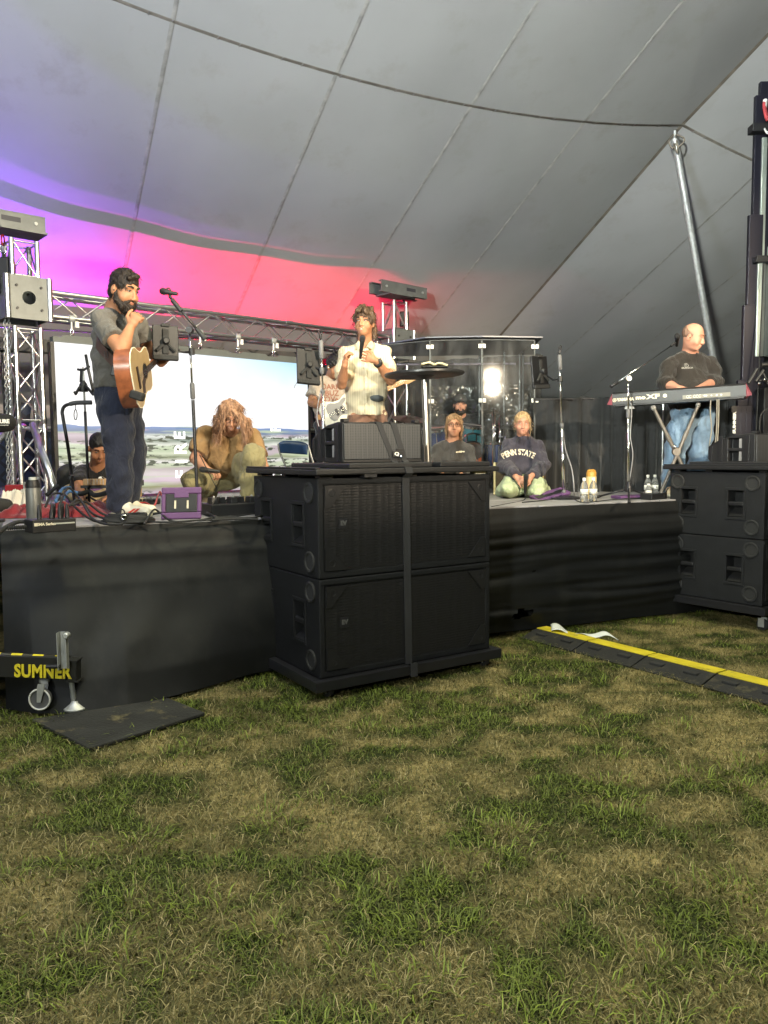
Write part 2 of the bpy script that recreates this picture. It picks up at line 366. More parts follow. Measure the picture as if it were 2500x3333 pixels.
    def body(s, hands=(), legs=True, feet=False):
        J = s.J; b = s.b; B = SDF(.02); f, l = s.f, s.lat
        s.head(B); mid = (J['chest']+J['pelvis'])/2
        B.cone(J['chest'], mid, .095*b, .092*b, .04, (l, 1.45)); B.cone(mid, J['pelvis'], .092*b, .10*b, .04, (l, 1.4))
        B.cone(J['neck'], J['chest'], .05*b, .09*b, .04)
        for q in 'LR':
            B.cone(J['neck'], J['sh'+q], .036*b, .040*b, .03); m = J['sh'+q]*.6+J['el'+q]*.4
            B.chain([J['sh'+q], m, J['el'+q]], [.042*b, .046*b, .041*b], .015)
            fm = J['el'+q]*.68+J['wr'+q]*.32; B.chain([J['el'+q], fm, J['wr'+q]], [.041*b, .043*b, .026*b], .012)
            if legs:
                B.cone(J['pelvis'], J['hip'+q], .09*b, .085*b, .04); B.cone(J['hip'+q], J['kn'+q], .085*b, .055*b, .02)
                B.chain([J['kn'+q], J['kn'+q]*.65+J['an'+q]*.35, J['an'+q]], [.055*b, .056*b, .036*b], .02)
                if 'toe'+q in J: B.cone(J['an'+q], J['toe'+q], .04, .035, .02)
        for h in hands: s.hand(B, **h)
        return B.build('body', s.sk, s.root, s.vox)
    def shirt(s, m, sleeve=.6, r=.068, r2=.078, inf=.018, hem=None, hemr=1., k=.03, wr=1, cuff=None, neckr=.066, belly=0, name='shirt', h=None, long=False, flat=1.45):
        J = s.J; b = s.b; B = SDF(k); l = s.lat; inf = inf*1.0
        hp = J['hem'] if 'hem' in J else J['pelvis']; mid = (J['chest']*.55+hp*.45)
        up = J['chest']*.45+J['neck']*.55; dn = unit(hp-J['chest'])
        B.cone(J['chest'], mid, (.098*b+inf), (.097+belly)*b+inf, .05, (l, flat)); B.cone(mid, hp+dn*.05, (.097+belly)*b+inf, .104*b*hemr+inf, .05, (l, 1.4))
        B.cone(up, J['chest'], .06*b+inf, .094*b+inf, .05, (l, 1.25)); nk = J['neck']-np.array((0, 0, .022))
        for q in 'LR': B.cone(nk, J['sh'+q], .044*b+inf*.55, .046*b+inf*.6, .04)
        if belly: B.ball(mid+s.f*.05+dn*.03, .12*b+belly, .08)
        if not neckr < 0: B.cone(s.H(0, -.02, -.06), J['neck']+np.array((0, 0, .012))+s.f*.012, .05, neckr*b**.5, .006, None, True)
        B.cut(hp, dn); B.gk = k
        for q in 'LR':
            sh, el, wrr = J['sh'+q], J['el'+q], J['wr'+q]; B.group(); c0 = J['chest']*.35+J['neck']*.65+(sh-J['neck'])*.55
            B.cone(c0-np.array((0, 0, .02)), sh, .042*b+inf*.5, .046*b+inf*.65, .04)
            if long:
                fm = el+(wrr-el)*long; B.chain([sh, sh*.5+el*.5, el, fm], [.048*b+inf*.8, r*.94, r, r2], .03); B.cut(fm, fm-el)
            else: e = sh+(el-sh)*sleeve; B.cone(sh, e, .048*b+inf*.75, r2, .03); B.cut(e, e-sh)
        if wr: B.wr = [(a*wr, x, y, z, p+b) for a, x, y, z, p in WR]
        return B.build(name, m, s.root, h or s.vox*1.15)
    def trousers(s, m, rt=.1, rk=.078, ra=.07, wr=1.2, top=None, name='trousers', end=.0, h=None, k=.03, seat=.112, extra=()):
        J = s.J; b = s.b; B = SDF(k); l = s.lat; t = J['pelvis'] if top is None else np.array(top, float)
        B.cone(t, (J['hipL']+J['hipR'])/2, seat*b, seat*b*1.04, .05, (l, 1.38))
        for q in 'LR':
            hp, kn, an = J['hip'+q], J['kn'+q], J['an'+q]; an = an+(kn-an)*end
            B.chain([hp, hp*.45+kn*.55, kn, kn*.5+an*.5, an], [rt*b, (rt*.55+rk*.45)*b, rk*b, (rk+ra)/2*b, ra*b], k)
        for e in extra: B.chain([np.array(q, float) for q in e[0]], e[1], .05)
        B.cut(t+unit(t-(J['hipL']+J['hipR'])/2)*.02, t-(J['hipL']+J['hipR'])/2)
        if wr: B.wr = [(a*wr, x, y, z, p+2+b) for a, x, y, z, p in WR]
        return B.build(name, m, s.root, h or s.vox*1.15)
    def hair(s, m, shell=.012, front=.052, low=-.01, extra=(), back=-.075, wr=.004, cap=None, h=.006, ft=.100):
        B = SDF(.014); g = s.hs; A = s.hax(); B.ell(s.H(0, -.016, .040), np.array((.074+shell, .094+shell*.7, .084+shell))*g, A, .01)
        B.ell(s.H(0, -.05, -.02), np.array((.066+shell*.6, .056, .07))*g, A, .015)
        B.ell(s.H(0, front+.062, -.045), np.array((.066, .068, ft))*g, A, .012, True); B.ell(s.H(0, .030, -.085), np.array((.11, .075, .080))*g, A, .01, True)
        for e in extra: B.chain([s.H(*p) for p in e[0]], [r*g for r in e[1]], e[2] if len(e) > 2 else .008)
        if wr: B.wr = [(wr, 130, 60, 95, .4), (wr*.7, -90, 170, 120, 1.2)]
        s.ho = B.build('hair', m, s.root, h); return s.ho
    def beard(s, m, d=1., mouth=True):
        B = SDF(.012); A = s.hax(); g = s.hs; E = lambda c, r, k=.014, sub=False: B.ell(s.H(*c), np.array(r)*g, A, k, sub)
        E((0, .050, -.092), (.046, .044*d, .040*d)); E((0, .078, -.056), (.030, .016, .008), .008)
        for q in (-1, 1): B.chain([s.H(q*.069, .006, -.02), s.H(q*.062, .026, -.066), s.H(q*.036, .056, -.092)], [.010*g, .017*g*d, .020*g*d], .012); B.chain([s.H(q*.030, .078, -.058), s.H(q*.040, .066, -.085)], [.010*g, .012*g], .01)
        if mouth: E((0, .100, -.068), (.020, .022, .0075), .006, True)
        B.wr = [(.0022, 190, 120, 160, .5), (.0018, -260, 90, 230, 1.)]
        return B.build('beard', m, s.root, .005)
    def earbud(s, m, q=1): return MB().lathe(s.H(q*.080, .004, -.014), [(.007, -.006), (.0075, .003), (.004, .008), (0, .009)], s.hr*q, 10).build('earpiece', m, s.root, smooth=True)
    def strands(s, o, m, n=700, ln=.06, down=.5, wd=.0016, lift=.004, seed=1, face=True):
        """loose locks lying along the hair surface"""
        r = np.random.default_rng(seed); me = o.data; k = len(me.vertices); co_ = np.empty(k*3, np.float32); me.vertices.foreach_get('co', co_); co_ = co_.reshape(-1, 3); no = np.empty(k*3, np.float32); me.vertices.foreach_get('normal', no); no = no.reshape(-1, 3)
        cr = np.array(s.H(0, -.04, .12)); i = r.integers(0, k, n); p = co_[i].astype(float); nn = no[i].astype(float); fl = (p-cr)/np.maximum(np.linalg.norm(p-cr, axis=1, keepdims=True), .03); fl = fl*(1-down)+np.array((0, 0, -1.))*down+r.normal(0, .22, (n, 3))
        q_ = p-np.array(s.H(0, 0, 0)); lx, ly, lz = q_ @ s.hr, q_ @ s.hf, q_ @ s.hu; ok = ~((ly > .045) & (abs(lx) < .052) & (lz < .105)) if face else np.ones(n, bool); p, nn, fl = p[ok], nn[ok], fl[ok]; n = len(p)
        P = [p+nn*lift*.2]
        for j in range(3):
            d = fl-nn*(fl*nn).sum(1, keepdims=True)*.8; d /= np.linalg.norm(d, axis=1, keepdims=True)+1e-6; P.append(P[-1]+d*(ln/3)*(.6+.8*r.random((n, 1)))+nn*lift*(.9, .3, -.5)[j]); fl = fl+np.array((0, 0, -.35))*down+r.normal(0, .15, (n, 3))
        sd = np.cross(P[3]-P[0], nn); sd /= np.linalg.norm(sd, axis=1, keepdims=True)+1e-6; w = (1, 1.1, .9, .15); v = np.stack([q+sd*(e*wd*w[j]) for j, q in enumerate(P) for e in (-1, 1)], 1).reshape(-1, 3)
        b = MB(); b.v = [tuple(q) for q in v]; b.f = [(8*a+2*j, 8*a+2*j+1, 8*a+2*j+3, 8*a+2*j+2) for a in range(n) for j in range(3)]; q = b.build('hair_locks', m, o, smooth=True); stuff(q); return q
    def shoe(s, m, an, toe, sole, w=.043, name='shoe'):
        an = np.array(an); toe = np.array(toe); d = toe-an; d[2] = 0; d = unit(d); a = np.array((-d[1], d[0], 0)); z0 = min(an[2], toe[2]); B = SDF(.02)
        B.cone(an+np.array((0, 0, .01))-d*.01, an+d*.05-np.array((0, 0, .02)), .045, .044, .02); B.cone(an-d*.03-np.array((0, 0, .035)), toe, .04, .033, .03, (a, 1.12))
        g = toe[2]-.033; B.cut((0, 0, g+.012), (0, 0, -1)); o = B.build(name, m, s.root, .006)
        S = SDF(.01); S.cone(an-d*.035+np.array((0, 0, g+.012-an[2])), toe+np.array((0, 0, g+.012-toe[2])), .046, .042, .01, (a, 1.05)); S.cut((0, 0, g+.026), (0, 0, 1)); S.cut((0, 0, g), (0, 0, -1))
        S.build('sole', sole, o, .006); return o
    def glasses(s, m, square=True):
        h = s.hs; b = MB()
        for q in (-1, 1):
            w, t = (.023, .018) if square else (.021, .019); e = 4 if square else 2
            pts = []
            for i in range(16):
                a = 2*pi*i/16; c, d = cos(a), sin(a); pts.append(s.H(q*.031+w*math.copysign(abs(c)**(2/e), c), .099-abs(q*.031+w*c)*.12, .004+t*math.copysign(abs(d)**(2/e), d)))
            b.tube(pts, .0024*h, 5, closed=True); b.tube([s.H(q*.054, .092, .010), s.H(q*.078, .04, .010), s.H(q*.080, -.012, .004)], .002*h, 5)
        b.tube([s.H(-.009, .0985, .008), s.H(.009, .0985, .008)], .0022*h, 5)
        return b.build('glasses', m, s.root, smooth=True)
def fabric(name, col, rough=.85, bs=420, b=.25, var=.14, vs=7):
    new = 'cloth_'+name not in MATS; m = mat('cloth_'+name, col, rough, var=var, vs=vs, bump=b, bs=bs, sheen=.15, spec=.2)
    if new:                                           # broad soft creases over the weave
        t = m.node_tree; n = t.nodes; bp = [x for x in n if x.type == 'BUMP'][0]; tc = [x for x in n if x.type == 'TEX_COORD'][0]
        mp = n.new('ShaderNodeMapping'); mp.inputs['Scale'].default_value = (1, 1, .55); mp.inputs['Rotation'].default_value = (.3, .5, .4); z = n.new('ShaderNodeTexNoise'); z.inputs['Scale'].default_value = 15; z.inputs['Detail'].default_value = 3; z.inputs['Distortion'].default_value = .8
        b2 = n.new('ShaderNodeBump'); b2.inputs['Strength'].default_value = .75; b2.inputs['Distance'].default_value = .035
        t.links.new(tc.outputs['Object'], mp.inputs[0]); t.links.new(mp.outputs[0], z.inputs['Vector']); t.links.new(z.outputs[0], b2.inputs['Height']); t.links.new(b2.outputs[0], bp.inputs['Normal'])
    return m
# ================================================================== SETTING
LAT = {}
def vnoise(x, y, sc, seed):
    if seed not in LAT: LAT[seed] = np.random.default_rng(seed).random((256, 256))
    L = LAT[seed]; x = np.asarray(x)*sc; y = np.asarray(y)*sc
    i, j = np.floor(x).astype(int), np.floor(y).astype(int); u, v = x-i, y-j; u = u*u*(3-2*u); v = v*v*(3-2*v)
    g = lambda a, b: L[a % 256, b % 256]
    return (g(i, j)*(1-u)+g(i+1, j)*u)*(1-v)+(g(i, j+1)*(1-u)+g(i+1, j+1)*u)*v
def green(x, y): return .20*vnoise(x+.35*y, y, 1.9, 1)+.42*vnoise(x, y*1.3, 5.2, 2)+.38*vnoise(x+.2*y, y, 12, 3)
# ---- ground
gm = bpy.data.materials.new('dry_turf'); gm.use_nodes = True; t = gm.node_tree; N = t.nodes; b = N['Principled BSDF']; b.inputs['Roughness'].default_value = .95; b.inputs['Specular IOR Level'].default_value = .15
tc = N.new('ShaderNodeTexCoord'); n1 = N.new('ShaderNodeTexNoise'); n1.inputs['Scale'].default_value = 2.4; n1.inputs['Detail'].default_value = 7; n1.inputs['Roughness'].default_value = .65
n2 = N.new('ShaderNodeTexNoise'); n2.inputs['Scale'].default_value = 55; n2.inputs['Detail'].default_value = 4
r1 = N.new('ShaderNodeValToRGB'); e = r1.color_ramp.elements; e[0].position = .36; e[0].color = (.034, .042, .013, 1); e[1].position = .70; e[1].color = (.31, .25, .105, 1)
q = r1.color_ramp.elements.new(.5); q.color = (.115, .102, .042, 1)
mr = N.new('ShaderNodeMapRange'); mr.inputs[1].default_value = .25; mr.inputs[2].default_value = .75; mr.inputs[3].default_value = .5; mr.inputs[4].default_value = 1.35
ms = N.new('ShaderNodeVectorMath'); ms.operation = 'SCALE'
for z in (n1, n2): t.links.new(tc.outputs['Object'], z.inputs['Vector'])
t.links.new(n1.outputs[0], r1.inputs[0]); t.links.new(n2.outputs[0], mr.inputs[0]); t.links.new(r1.outputs[0], ms.inputs[0]); t.links.new(mr.outputs[0], ms.inputs['Scale']); t.links.new(ms.outputs[0], b.inputs['Base Color'])
bp = N.new('ShaderNodeBump'); bp.inputs['Distance'].default_value = .02; t.links.new(n2.outputs[0], bp.inputs['Height']); t.links.new(bp.outputs[0], b.inputs['Normal'])
def gz(x, y): return .02*(vnoise(x, y, 1.3, 5)-.5)+.012*(vnoise(x, y, 4, 6)-.5)
g = MB(); xs = [-60, -25, -12]+[-7+i*.056 for i in range(251)]+[12, 25, 60]; ys = [-60, -20, -6, -2]+[0+i*.056 for i in range(188)]+[14, 25, 60]
g.add([(x, y, float(gz(x, y)) if -7 <= x <= 7 and 0 <= y <= 10 else 0) for y in ys for x in xs], [(j*len(xs)+i, j*len(xs)+i+1, (j+1)*len(xs)+i+1, (j+1)*len(xs)+i) for j in range(len(ys)-1) for i in range(len(xs)-1)])
GO = structure(g.build('ground', gm, smooth=True)); vv_ = np.array(g.v); pa = GO.data.attributes.new('patch', 'FLOAT', 'POINT')
pa.data.foreach_set('value', green(vv_[:, 0], vv_[:, 1]).astype(np.float32))
at1 = N.new('ShaderNodeAttribute'); at1.attribute_name = 'patch'; mp1 = N.new('ShaderNodeMapRange'); mp1.inputs[1].default_value = .30; mp1.inputs[2].default_value = .70; mp1.inputs[3].default_value = .85; mp1.inputs[4].default_value = .12
t.links.new(at1.outputs['Fac'], mp1.inputs[0]); mm1 = N.new('ShaderNodeMix'); mm1.inputs[0].default_value = .64; t.links.new(n1.outputs[0], mm1.inputs[2]); t.links.new(mp1.outputs[0], mm1.inputs[3]); t.links.new(mm1.outputs[0], r1.inputs[0])
# ---- grass and dead straw: bent blades
def blade_mat(name, cols, rough):
    m = bpy.data.materials.new(name); m.use_nodes = True; t = m.node_tree; N = t.nodes; b = N['Principled BSDF']; b.inputs['Roughness'].default_value = rough; b.inputs['Specular IOR Level'].default_value = .25
    a = N.new('ShaderNodeAttribute'); a.attribute_name = 'tint'; r = N.new('ShaderNodeValToRGB'); e = r.color_ramp.elements
    e[0].color = (*cols[0], 1); e[1].color = (*cols[-1], 1)
    for i, c in enumerate(cols[1:-1]): e.new((i+1)/(len(cols)-1)).color = (*c, 1)
    t.links.new(a.outputs['Fac'], r.inputs[0]); t.links.new(r.outputs[0], b.inputs['Base Color']); return m
def blades(name, m, x, y, L, wd, lean, tint, yaw=None, z0=0):
    n = len(x); yaw = RNG.random(n)*2*pi if yaw is None else yaw; dx, dy = np.cos(yaw), np.sin(yaw); z = gz(x, y)+z0
    sx, sy = -dy*wd, dx*wd; P = []
    curl = lean*(1+.5*RNG.random(n))
    h1 = L*.5*np.cos(lean*.6); o1 = L*.5*np.sin(lean*.6); h2 = h1+L*.5*np.cos(np.minimum(curl*1.25, 1.62)); o2 = o1+L*.5*np.sin(np.minimum(curl*1.25, 1.62))
    tw = (RNG.random(n)-.5)*.6*L; zz = lambda a: z+np.maximum(a, .003)
    p = [np.stack([x-sx, y-sy, z-.004], 1), np.stack([x+sx, y+sy, z-.004], 1),
         np.stack([x+dx*o1+sx*.85, y+dy*o1+sy*.85, zz(h1)], 1), np.stack([x+dx*o1-sx*.85, y+dy*o1-sy*.85, zz(h1)], 1),
         np.stack([x+dx*o2-dy*tw*.4, y+dy*o2+dx*tw*.4, zz(h2)], 1)]
    v = np.stack(p, 1).reshape(-1, 3); k = np.arange(n)*5
    q = np.stack([k, k+1, k+2, k+3], 1); tr = np.stack([k+3, k+2, k+4], 1)
    loops = np.concatenate([q, tr], 1).ravel(); ls = np.stack([np.arange(n)*7, np.arange(n)*7+4], 1).ravel()
    me = bpy.data.meshes.new(name); me.vertices.add(n*5); me.vertices.foreach_set('co', v.astype(np.float32).ravel()); me.loops.add(n*7); me.loops.foreach_set('vertex_index', loops.astype(np.int32))
    me.polygons.add(n*2); me.polygons.foreach_set('loop_start', ls.astype(np.int32)); me.update(calc_edges=True); me.materials.append(m)
    at_ = me.attributes.new('tint', 'FLOAT', 'POINT'); at_.data.foreach_set('value', np.repeat(tint, 5).astype(np.float32))
    o = bpy.data.objects.new(name, me); COL.objects.link(o); stuff(o); return o
def spots(n, near):
    y = 1.25+(9.2-1.25)*RNG.random(n)**near; x = (RNG.random(n)*2-1)*(y*.60+.85); return x, y
FLv, FRv = V(-2.29, 4.56, 0), V(3.62, 7.31, 0)         # stage front corners (plan)
def behind(x, y): return (x-FLv.x)*(-(FRv.y-FLv.y))+(y-FLv.y)*(FRv.x-FLv.x)      # >0 behind the stage front
x, y = spots(520000, 1.75); gr = green(x, y)
edge = np.exp(-np.abs(behind(x, y)/6.5)/.22)*.22+np.where((x < -1.5) & (y > 3.6), .10, 0)+np.where((y > 4.0) & (y < 4.6) & (x > -1) & (x < .6), .14, 0)
keep = (RNG.random(len(x)) < np.clip((gr+edge-.45)*4.4, .05, 1)*.60) & (behind(x, y) < .35)
x, y, gk = x[keep], y[keep], (gr+edge)[keep]; k = len(x); tall = np.clip((gk-.5)*5, .25, 1.5)
ln = (.020+.038*RNG.random(k)**1.5)*(.55+.55*tall)
blades('grass', blade_mat('grass_blade', [(.040, .050, .010), (.084, .105, .018), (.140, .185, .028), (.25, .31, .05)], .55), x, y, ln, .0010+.0013*RNG.random(k), .95+.62*RNG.random(k), np.clip(.05+.60*RNG.random(k)+.10*tall, 0, 1))
cl = RNG.random((150, 2)); cy = 1.4+7*cl[:, 1]**1.6; cx = (cl[:, 0]*2-1)*(cy*.52+.2); nb = 34; w = np.repeat(np.arange(150), nb); rr = .09*RNG.random(150*nb)**.7; aa = RNG.random(150*nb)*2*pi
x, y = cx[w]+rr*np.cos(aa)*1.6, cy[w]+rr*np.sin(aa); ok = behind(x, y) < .2; x, y, aa = x[ok], y[ok], aa[ok]; k = len(x)
blades('grass', bpy.data.materials['grass_blade'], x, y, .04+.055*RNG.random(k), .0013+.0016*RNG.random(k), .75+.75*RNG.random(k), .35+.65*RNG.random(k), aa+RNG.normal(0, .7, k))
x, y = spots(370000, 1.75); gr = green(x, y); keep = (RNG.random(len(x)) < np.clip((.66-gr)*4.0, .12, .95)) & (behind(x, y) < .5); x, y = x[keep], y[keep]; k = len(x)
blades('straw', blade_mat('dead_straw', [(.060, .060, .020), (.125, .115, .040), (.23, .195, .078), (.44, .37, .19)], .7), x, y, .02+.055*RNG.random(k)**1.8, .0007+.0011*RNG.random(k), 1.40+.20*RNG.random(k), RNG.random(k)**1.8, z0=.003)
# ---- stage
stage = thing('stage', 'low black-skirted stage platform with a grey deck on the grass', 'stage', (0, 7, 0))
sd = (FRv-FLv).normalized(); sn = V(-sd.y, sd.x, 0)
M_DECK = mat('worn_deck', (.30, .29, .30), .6, var=.28, vs=5, bump=.3, bs=90)
BL, BR = FLv+sn*7.5-sd*2.2, FRv+sn*5; gap = .012
for i in range(5):
    for j in range(5):
        L = (FRv-FLv).length/5; a = FLv+sd*(L*i)+sn*(1.22*j); c = a+sd*(L/2)+sn*.61; c.z = ST-.05
        MB().box(c, (L-gap, 1.22-gap, .1), (sd, sn, V(0, 0, 1))).build('deck_panel', M_DECK, stage, bevel=.004)
for i in range(-2, 0):
    for j in range(1, 6):
        c = FLv+sd*(L*i+L/2)+sn*(1.22*j+.61); c.z = ST-.05; MB().box(c, (L-gap, 1.22-gap, .1), (sd, sn, V(0, 0, 1))).build('deck_panel', M_DECK, stage, bevel=.004)
M_SKIRT = mat('black_skirt_cloth', (.0068, .0073, .0078), .6, var=.25, vs=3, bump=.12, bs=500, spec=.4)
soil(M_SKIRT, (.020, .020, .018), 5, .50, .80, .5); soil(M_SKIRT, (.045, .042, .034), 40, .70, .80)
M_VOID = mat('shade_black', (.004, .004, .004), 1, var=0)  # flat black painted in for shade under the stage and in the sound hole
bot = [onz(20, 2308, .02), onz(120, 2322, .02), onz(250, 2322, .02), onz(420, 2300, .02), onz(620, 2250, .03), onz(830, 2190, .04), at(1200, 2135, 5.62), at(1600, 2060, 5.98), at(1850, 2035, 6.33), at(2100, 2005, 6.66), at(2300, 1990, 7.0), at(2500, 1975, 7.25)]
top = [0, .02, .05, .1, .17, .29, .46, .625, .735, .845, .93, 1.0]
def skirt(u, v):
    x = u*(len(bot)-1); i = min(int(x), len(bot)-2); f = x-i; B = bot[i].lerp(bot[i+1], f); tt = top[i]*(1-f)+top[i+1]*f
    T = FLv.lerp(FRv, tt)-sn*.006; T.z = ST-.012; s = tt*6.5; w = 1-v
    p = T.lerp(B, v**1.25 if u < .5 else v); p.z = T.z+(B.z-T.z)*v
    amp = min(1, 6*v)*min(1, 5*(1-v)+.15)
    if s > 2.9:
        c = (s-2.9)/3.6; vv = v-.10*sin(pi*min(1, c*1.05))*(v+.15)+.05*float(vnoise(s*.9+3, v*1.5, 1, 71)-.5)
        n1 = float(vnoise(s*.55, vv*13+7, 1, 72)); n2 = float(vnoise(s*.8+5, vv*27, 1, 73)); n3 = float(vnoise(s*1.6, vv*48, 1, 74))
        fold = .060*(abs(n1-.5)*1.6)**.7*(.6+.5*float(vnoise(s*.8, v*2, 1, 75)))+.020*n2+.008*n3
    else:
        vv = v-.018*s+.02*sin(s*1.3); n1 = float(vnoise(s*.30+9, vv*17, 1, 76)); n2 = float(vnoise(s*.9, v*4, 1, 77)); k1 = max(0., 1.15-2.9*v)
        w_ = (s-.75)+.9*(v-.62); rad = math.exp(-(w_*7)**2)*math.exp(-abs(v-.66)*5)*.8-math.exp(-((w_+.28)*8)**2)*math.exp(-abs(v-.6)*4)*.5
        fold = .050*abs(n1-.5)*1.6*k1+.045*n2*min(1, v*2)+.022*rad+.012*float(vnoise(s*2.2+v*3, v*6-s, 1, 79))*min(1, v*1.5)
    p += -sn*(amp*fold)
    d = (V(u*11, v, 0)-V(1.12, .62, 0)); d.x *= .55; p += -sn*(.02*math.exp(-(d.x**2*5+d.y**2*14)))          # pushed out by the lift leg
    d = u*11-7.22; h = (v-.86); p += -sn*(.03*math.exp(-(d*d*9+h*h*180)))
    return p
def torn(u, v):
    d = (u*11-7.22)/.135; h = (v-.862)/.042; return d*d+h*h+.5*sin(d*5)+.3*sin(h*7+d*3) < .8 or ((u*11-7.13)/.05)**2+((v-.52)/.008)**2 < 1
MB().sheet(skirt, 260, 60, torn).build('skirt', M_SKIRT, stage, smooth=True)
MB().sheet(lambda u, v: (FLv.lerp(FRv, u)+sn*.25).lerp((FLv.lerp(FRv, u)+sn*.25+V(0, 0, ST-.1)), v), 4, 1).build('shade_sheet', M_VOID, stage)  # black sheet stands in for the shade behind the torn skirt
M_SK2 = mat('side_skirt_lit', (.045, .055, .075), .8, bump=.2, bs=400)  # bluer, lighter skirt colour stands in for the different light on this side
sk2 = MB().sheet(lambda u, v: FLv-sd*(.03+.25*u+.05*sin(v*3))+sn*(u*.9)+V(0, 0, (ST-.01)*(1-v)+.01)-sn*(.05*v*(1-u)*2), 14, 20).build('side_skirt', M_SK2, stage, smooth=True)
# ---- tent
TO, te, tn = V(3.72, 9.8, 0), V(.891, .454, 0), V(-.454, .891, 0); PITCH, SPAN = 1.55, 7.75
def zc(s): f = (s/SPAN) % 1; return 5.5-.38*4*f*(1-f)
def can(s, p):
    z = zc(s)*(1-p/6)+2.3*p/6 if p > 0 else (zc(s)+.45*-p if p > -8.5 else zc(s)+.45*8.5-.45*(-p-8.5))
    f = (s/PITCH) % 1; z -= .016*(1-cos(2*pi*f))/2*min(1, abs(p)/1.5)
    q = TO+te*s+tn*p; return V(q.x, q.y, z)
tent = thing('tent', 'large grey pole tent ceiling over the stage with taped seams', 'tent', TO+V(0, 0, 0))
M_CANV = mat('tent_canvas', (.47, .47, .47), .62, var=.07, vs=.9, bump=.16, bs=7)
soil(M_CANV, (.40, .385, .36), 1.7, .55, .78); M_SEAM = mat('seam_tape', (.43, .42, .40), .7, var=.25, vs=9)
M_WEB = mat('canvas_webbing', (.38, .35, .30), .75, var=.25, vs=7)
M_WEBD = mat('dirty_webbing', (.22, .19, .15), .8, var=.3, vs=8)
for k in range(-11, 9):
    for p0, p1, nv in ((0, 6, 22), (-8.5, 0, 26), (-17, -8.5, 6)):
        MB().sheet(lambda u, v: can((k+u)*PITCH*.99999, p0+(p1-p0)*v), 8, nv).build('canopy_panel', M_CANV, tent, smooth=True)
    for p0, p1, ns_ in ((0, 6, 22), (-8.5, 0, 26)):
        w = .019 if k else .026; mm = M_SEAM if k else M_WEBD
        MB().sheet(lambda u, v: can(k*PITCH, p0+(p1-p0)*v)+te*((u-.5)*2*w)-V(0, 0, .006+.002*(1-abs(2*u-1))), 2, ns_).build('seam_strap', mm, tent, smooth=True)
MB().sheet(lambda u, v: can(-17+u*30, 0)+tn*((v-.5)*.062)-V(0, 0, .009+.004*(1-abs(2*v-1))), 150, 2).build('ridge_strap', M_WEB, tent, smooth=True)
for i in range(62):
    s = -9+i*.2; c = can(s, 0)-V(0, 0, .0145); MB().box(c, (.012, .058, .003), (te, tn, V(0, 0, 1))).build('strap_stitch', M_SEAM, tent) if i % 3 else None
M_VAL = mat('valance_canvas', (.36, .33, .33), .75, var=.12, vs=3)
MB().sheet(lambda u, v: can(-17+u*30, 5.99)+V(0, 0, -.42*v)+tn*(.03*sin(u*90)*v+.02), 130, 4).build('valance', M_VAL, tent, smooth=True)
wm = bpy.data.materials.new('navy_sidewall'); wm.use_nodes = True; t = wm.node_tree; N = t.nodes; b = N['Principled BSDF']; b.inputs['Roughness'].default_value = .6
tc = N.new('ShaderNodeTexCoord'); mpg = N.new('ShaderNodeMapping'); mpg.inputs['Rotation'].default_value = (0, radians(45), 0); ck = N.new('ShaderNodeTexBrick')
ck.inputs['Scale'].default_value = 1; ck.offset = 0; ck.inputs['Mortar Size'].default_value = .035; ck.inputs['Brick Width'].default_value = .26; ck.inputs['Row Height'].default_value = .26
ck.inputs[1].default_value = (.022, .040, .088, 1); ck.inputs[2].default_value = (.016, .030, .070, 1); ck.inputs[3].default_value = (.006, .010, .024, 1)
sw = N.new('ShaderNodeSeparateXYZ'); cb = N.new('ShaderNodeCombineXYZ'); t.links.new(tc.outputs['UV'], mpg.inputs[0]); t.links.new(tc.outputs['Object'], sw.inputs[0]); ad = N.new('ShaderNodeMath'); ad.operation = 'ADD'; t.links.new(sw.outputs[0], ad.inputs[0]); t.links.new(sw.outputs[2], ad.inputs[1])
sb = N.new('ShaderNodeMath'); sb.operation = 'SUBTRACT'; t.links.new(sw.outputs[0], sb.inputs[0]); t.links.new(sw.outputs[2], sb.inputs[1]); t.links.new(ad.outputs[0], cb.inputs[0]); t.links.new(sb.outputs[0], cb.inputs[1]); t.links.new(cb.outputs[0], ck.inputs['Vector']); t.links.new(ck.outputs[0], b.inputs['Base Color'])
for k in range(-11, 9): MB().sheet(lambda u, v: TO+te*((k+u)*PITCH)+tn*(6.0+.05*sin(u*14+k))+V(0, 0, 2.32*v), 14, 1).build('side_wall', wm, tent, smooth=True)
MB().tube([TO+te*-17+tn*5.9+V(0, 0, 1.93), TO+te*13+tn*5.9+V(0, 0, 1.93)], .022).build('eave_rail', M_WHITE, tent, smooth=True)
tp = at(2196, 452, 9.78); tb = V(5.30, 11.15, 0)
pole = thing('tent_pole', 'long leaning steel tent pole behind the keyboard player', 'tent pole', tb)
MB().tube([tb, tb.lerp(tp, .5), tp], .045, 14).build('shaft', M_STEEL, pole, smooth=True, angle=50); MB().tube([tp-(tp-tb).normalized()*.02, tp+V(0, 0, .1)], .02, 8).build('pin', M_STEEL, pole)
for dx, dz in ((.10, -.02), (-.09, -.05), (.02, -.10)):
    MB().tube(curve([tp+V(0, 0, .06), tp+V(dx, -.05, dz), tp+V(dx*.4, -.06, dz-.09), tp+V(-.01, 0, -.04)]), .010, 6).build('rope_lashing', M_WEBD, pole, smooth=True)
c = at(187, 1510, 11.6); spole = thing('tent_pole', 'short upright side pole at the tent wall left of the screen', 'tent pole', (c.x, c.y, 0))
MB().tube([(c.x, c.y, 0), (c.x, c.y, 1.96)], .026, 10).build('shaft', mat('gold_lit_pole', (.55, .42, .22), .35, .8), spole, smooth=True)  # gold tint stands in for light falling on a steel pole
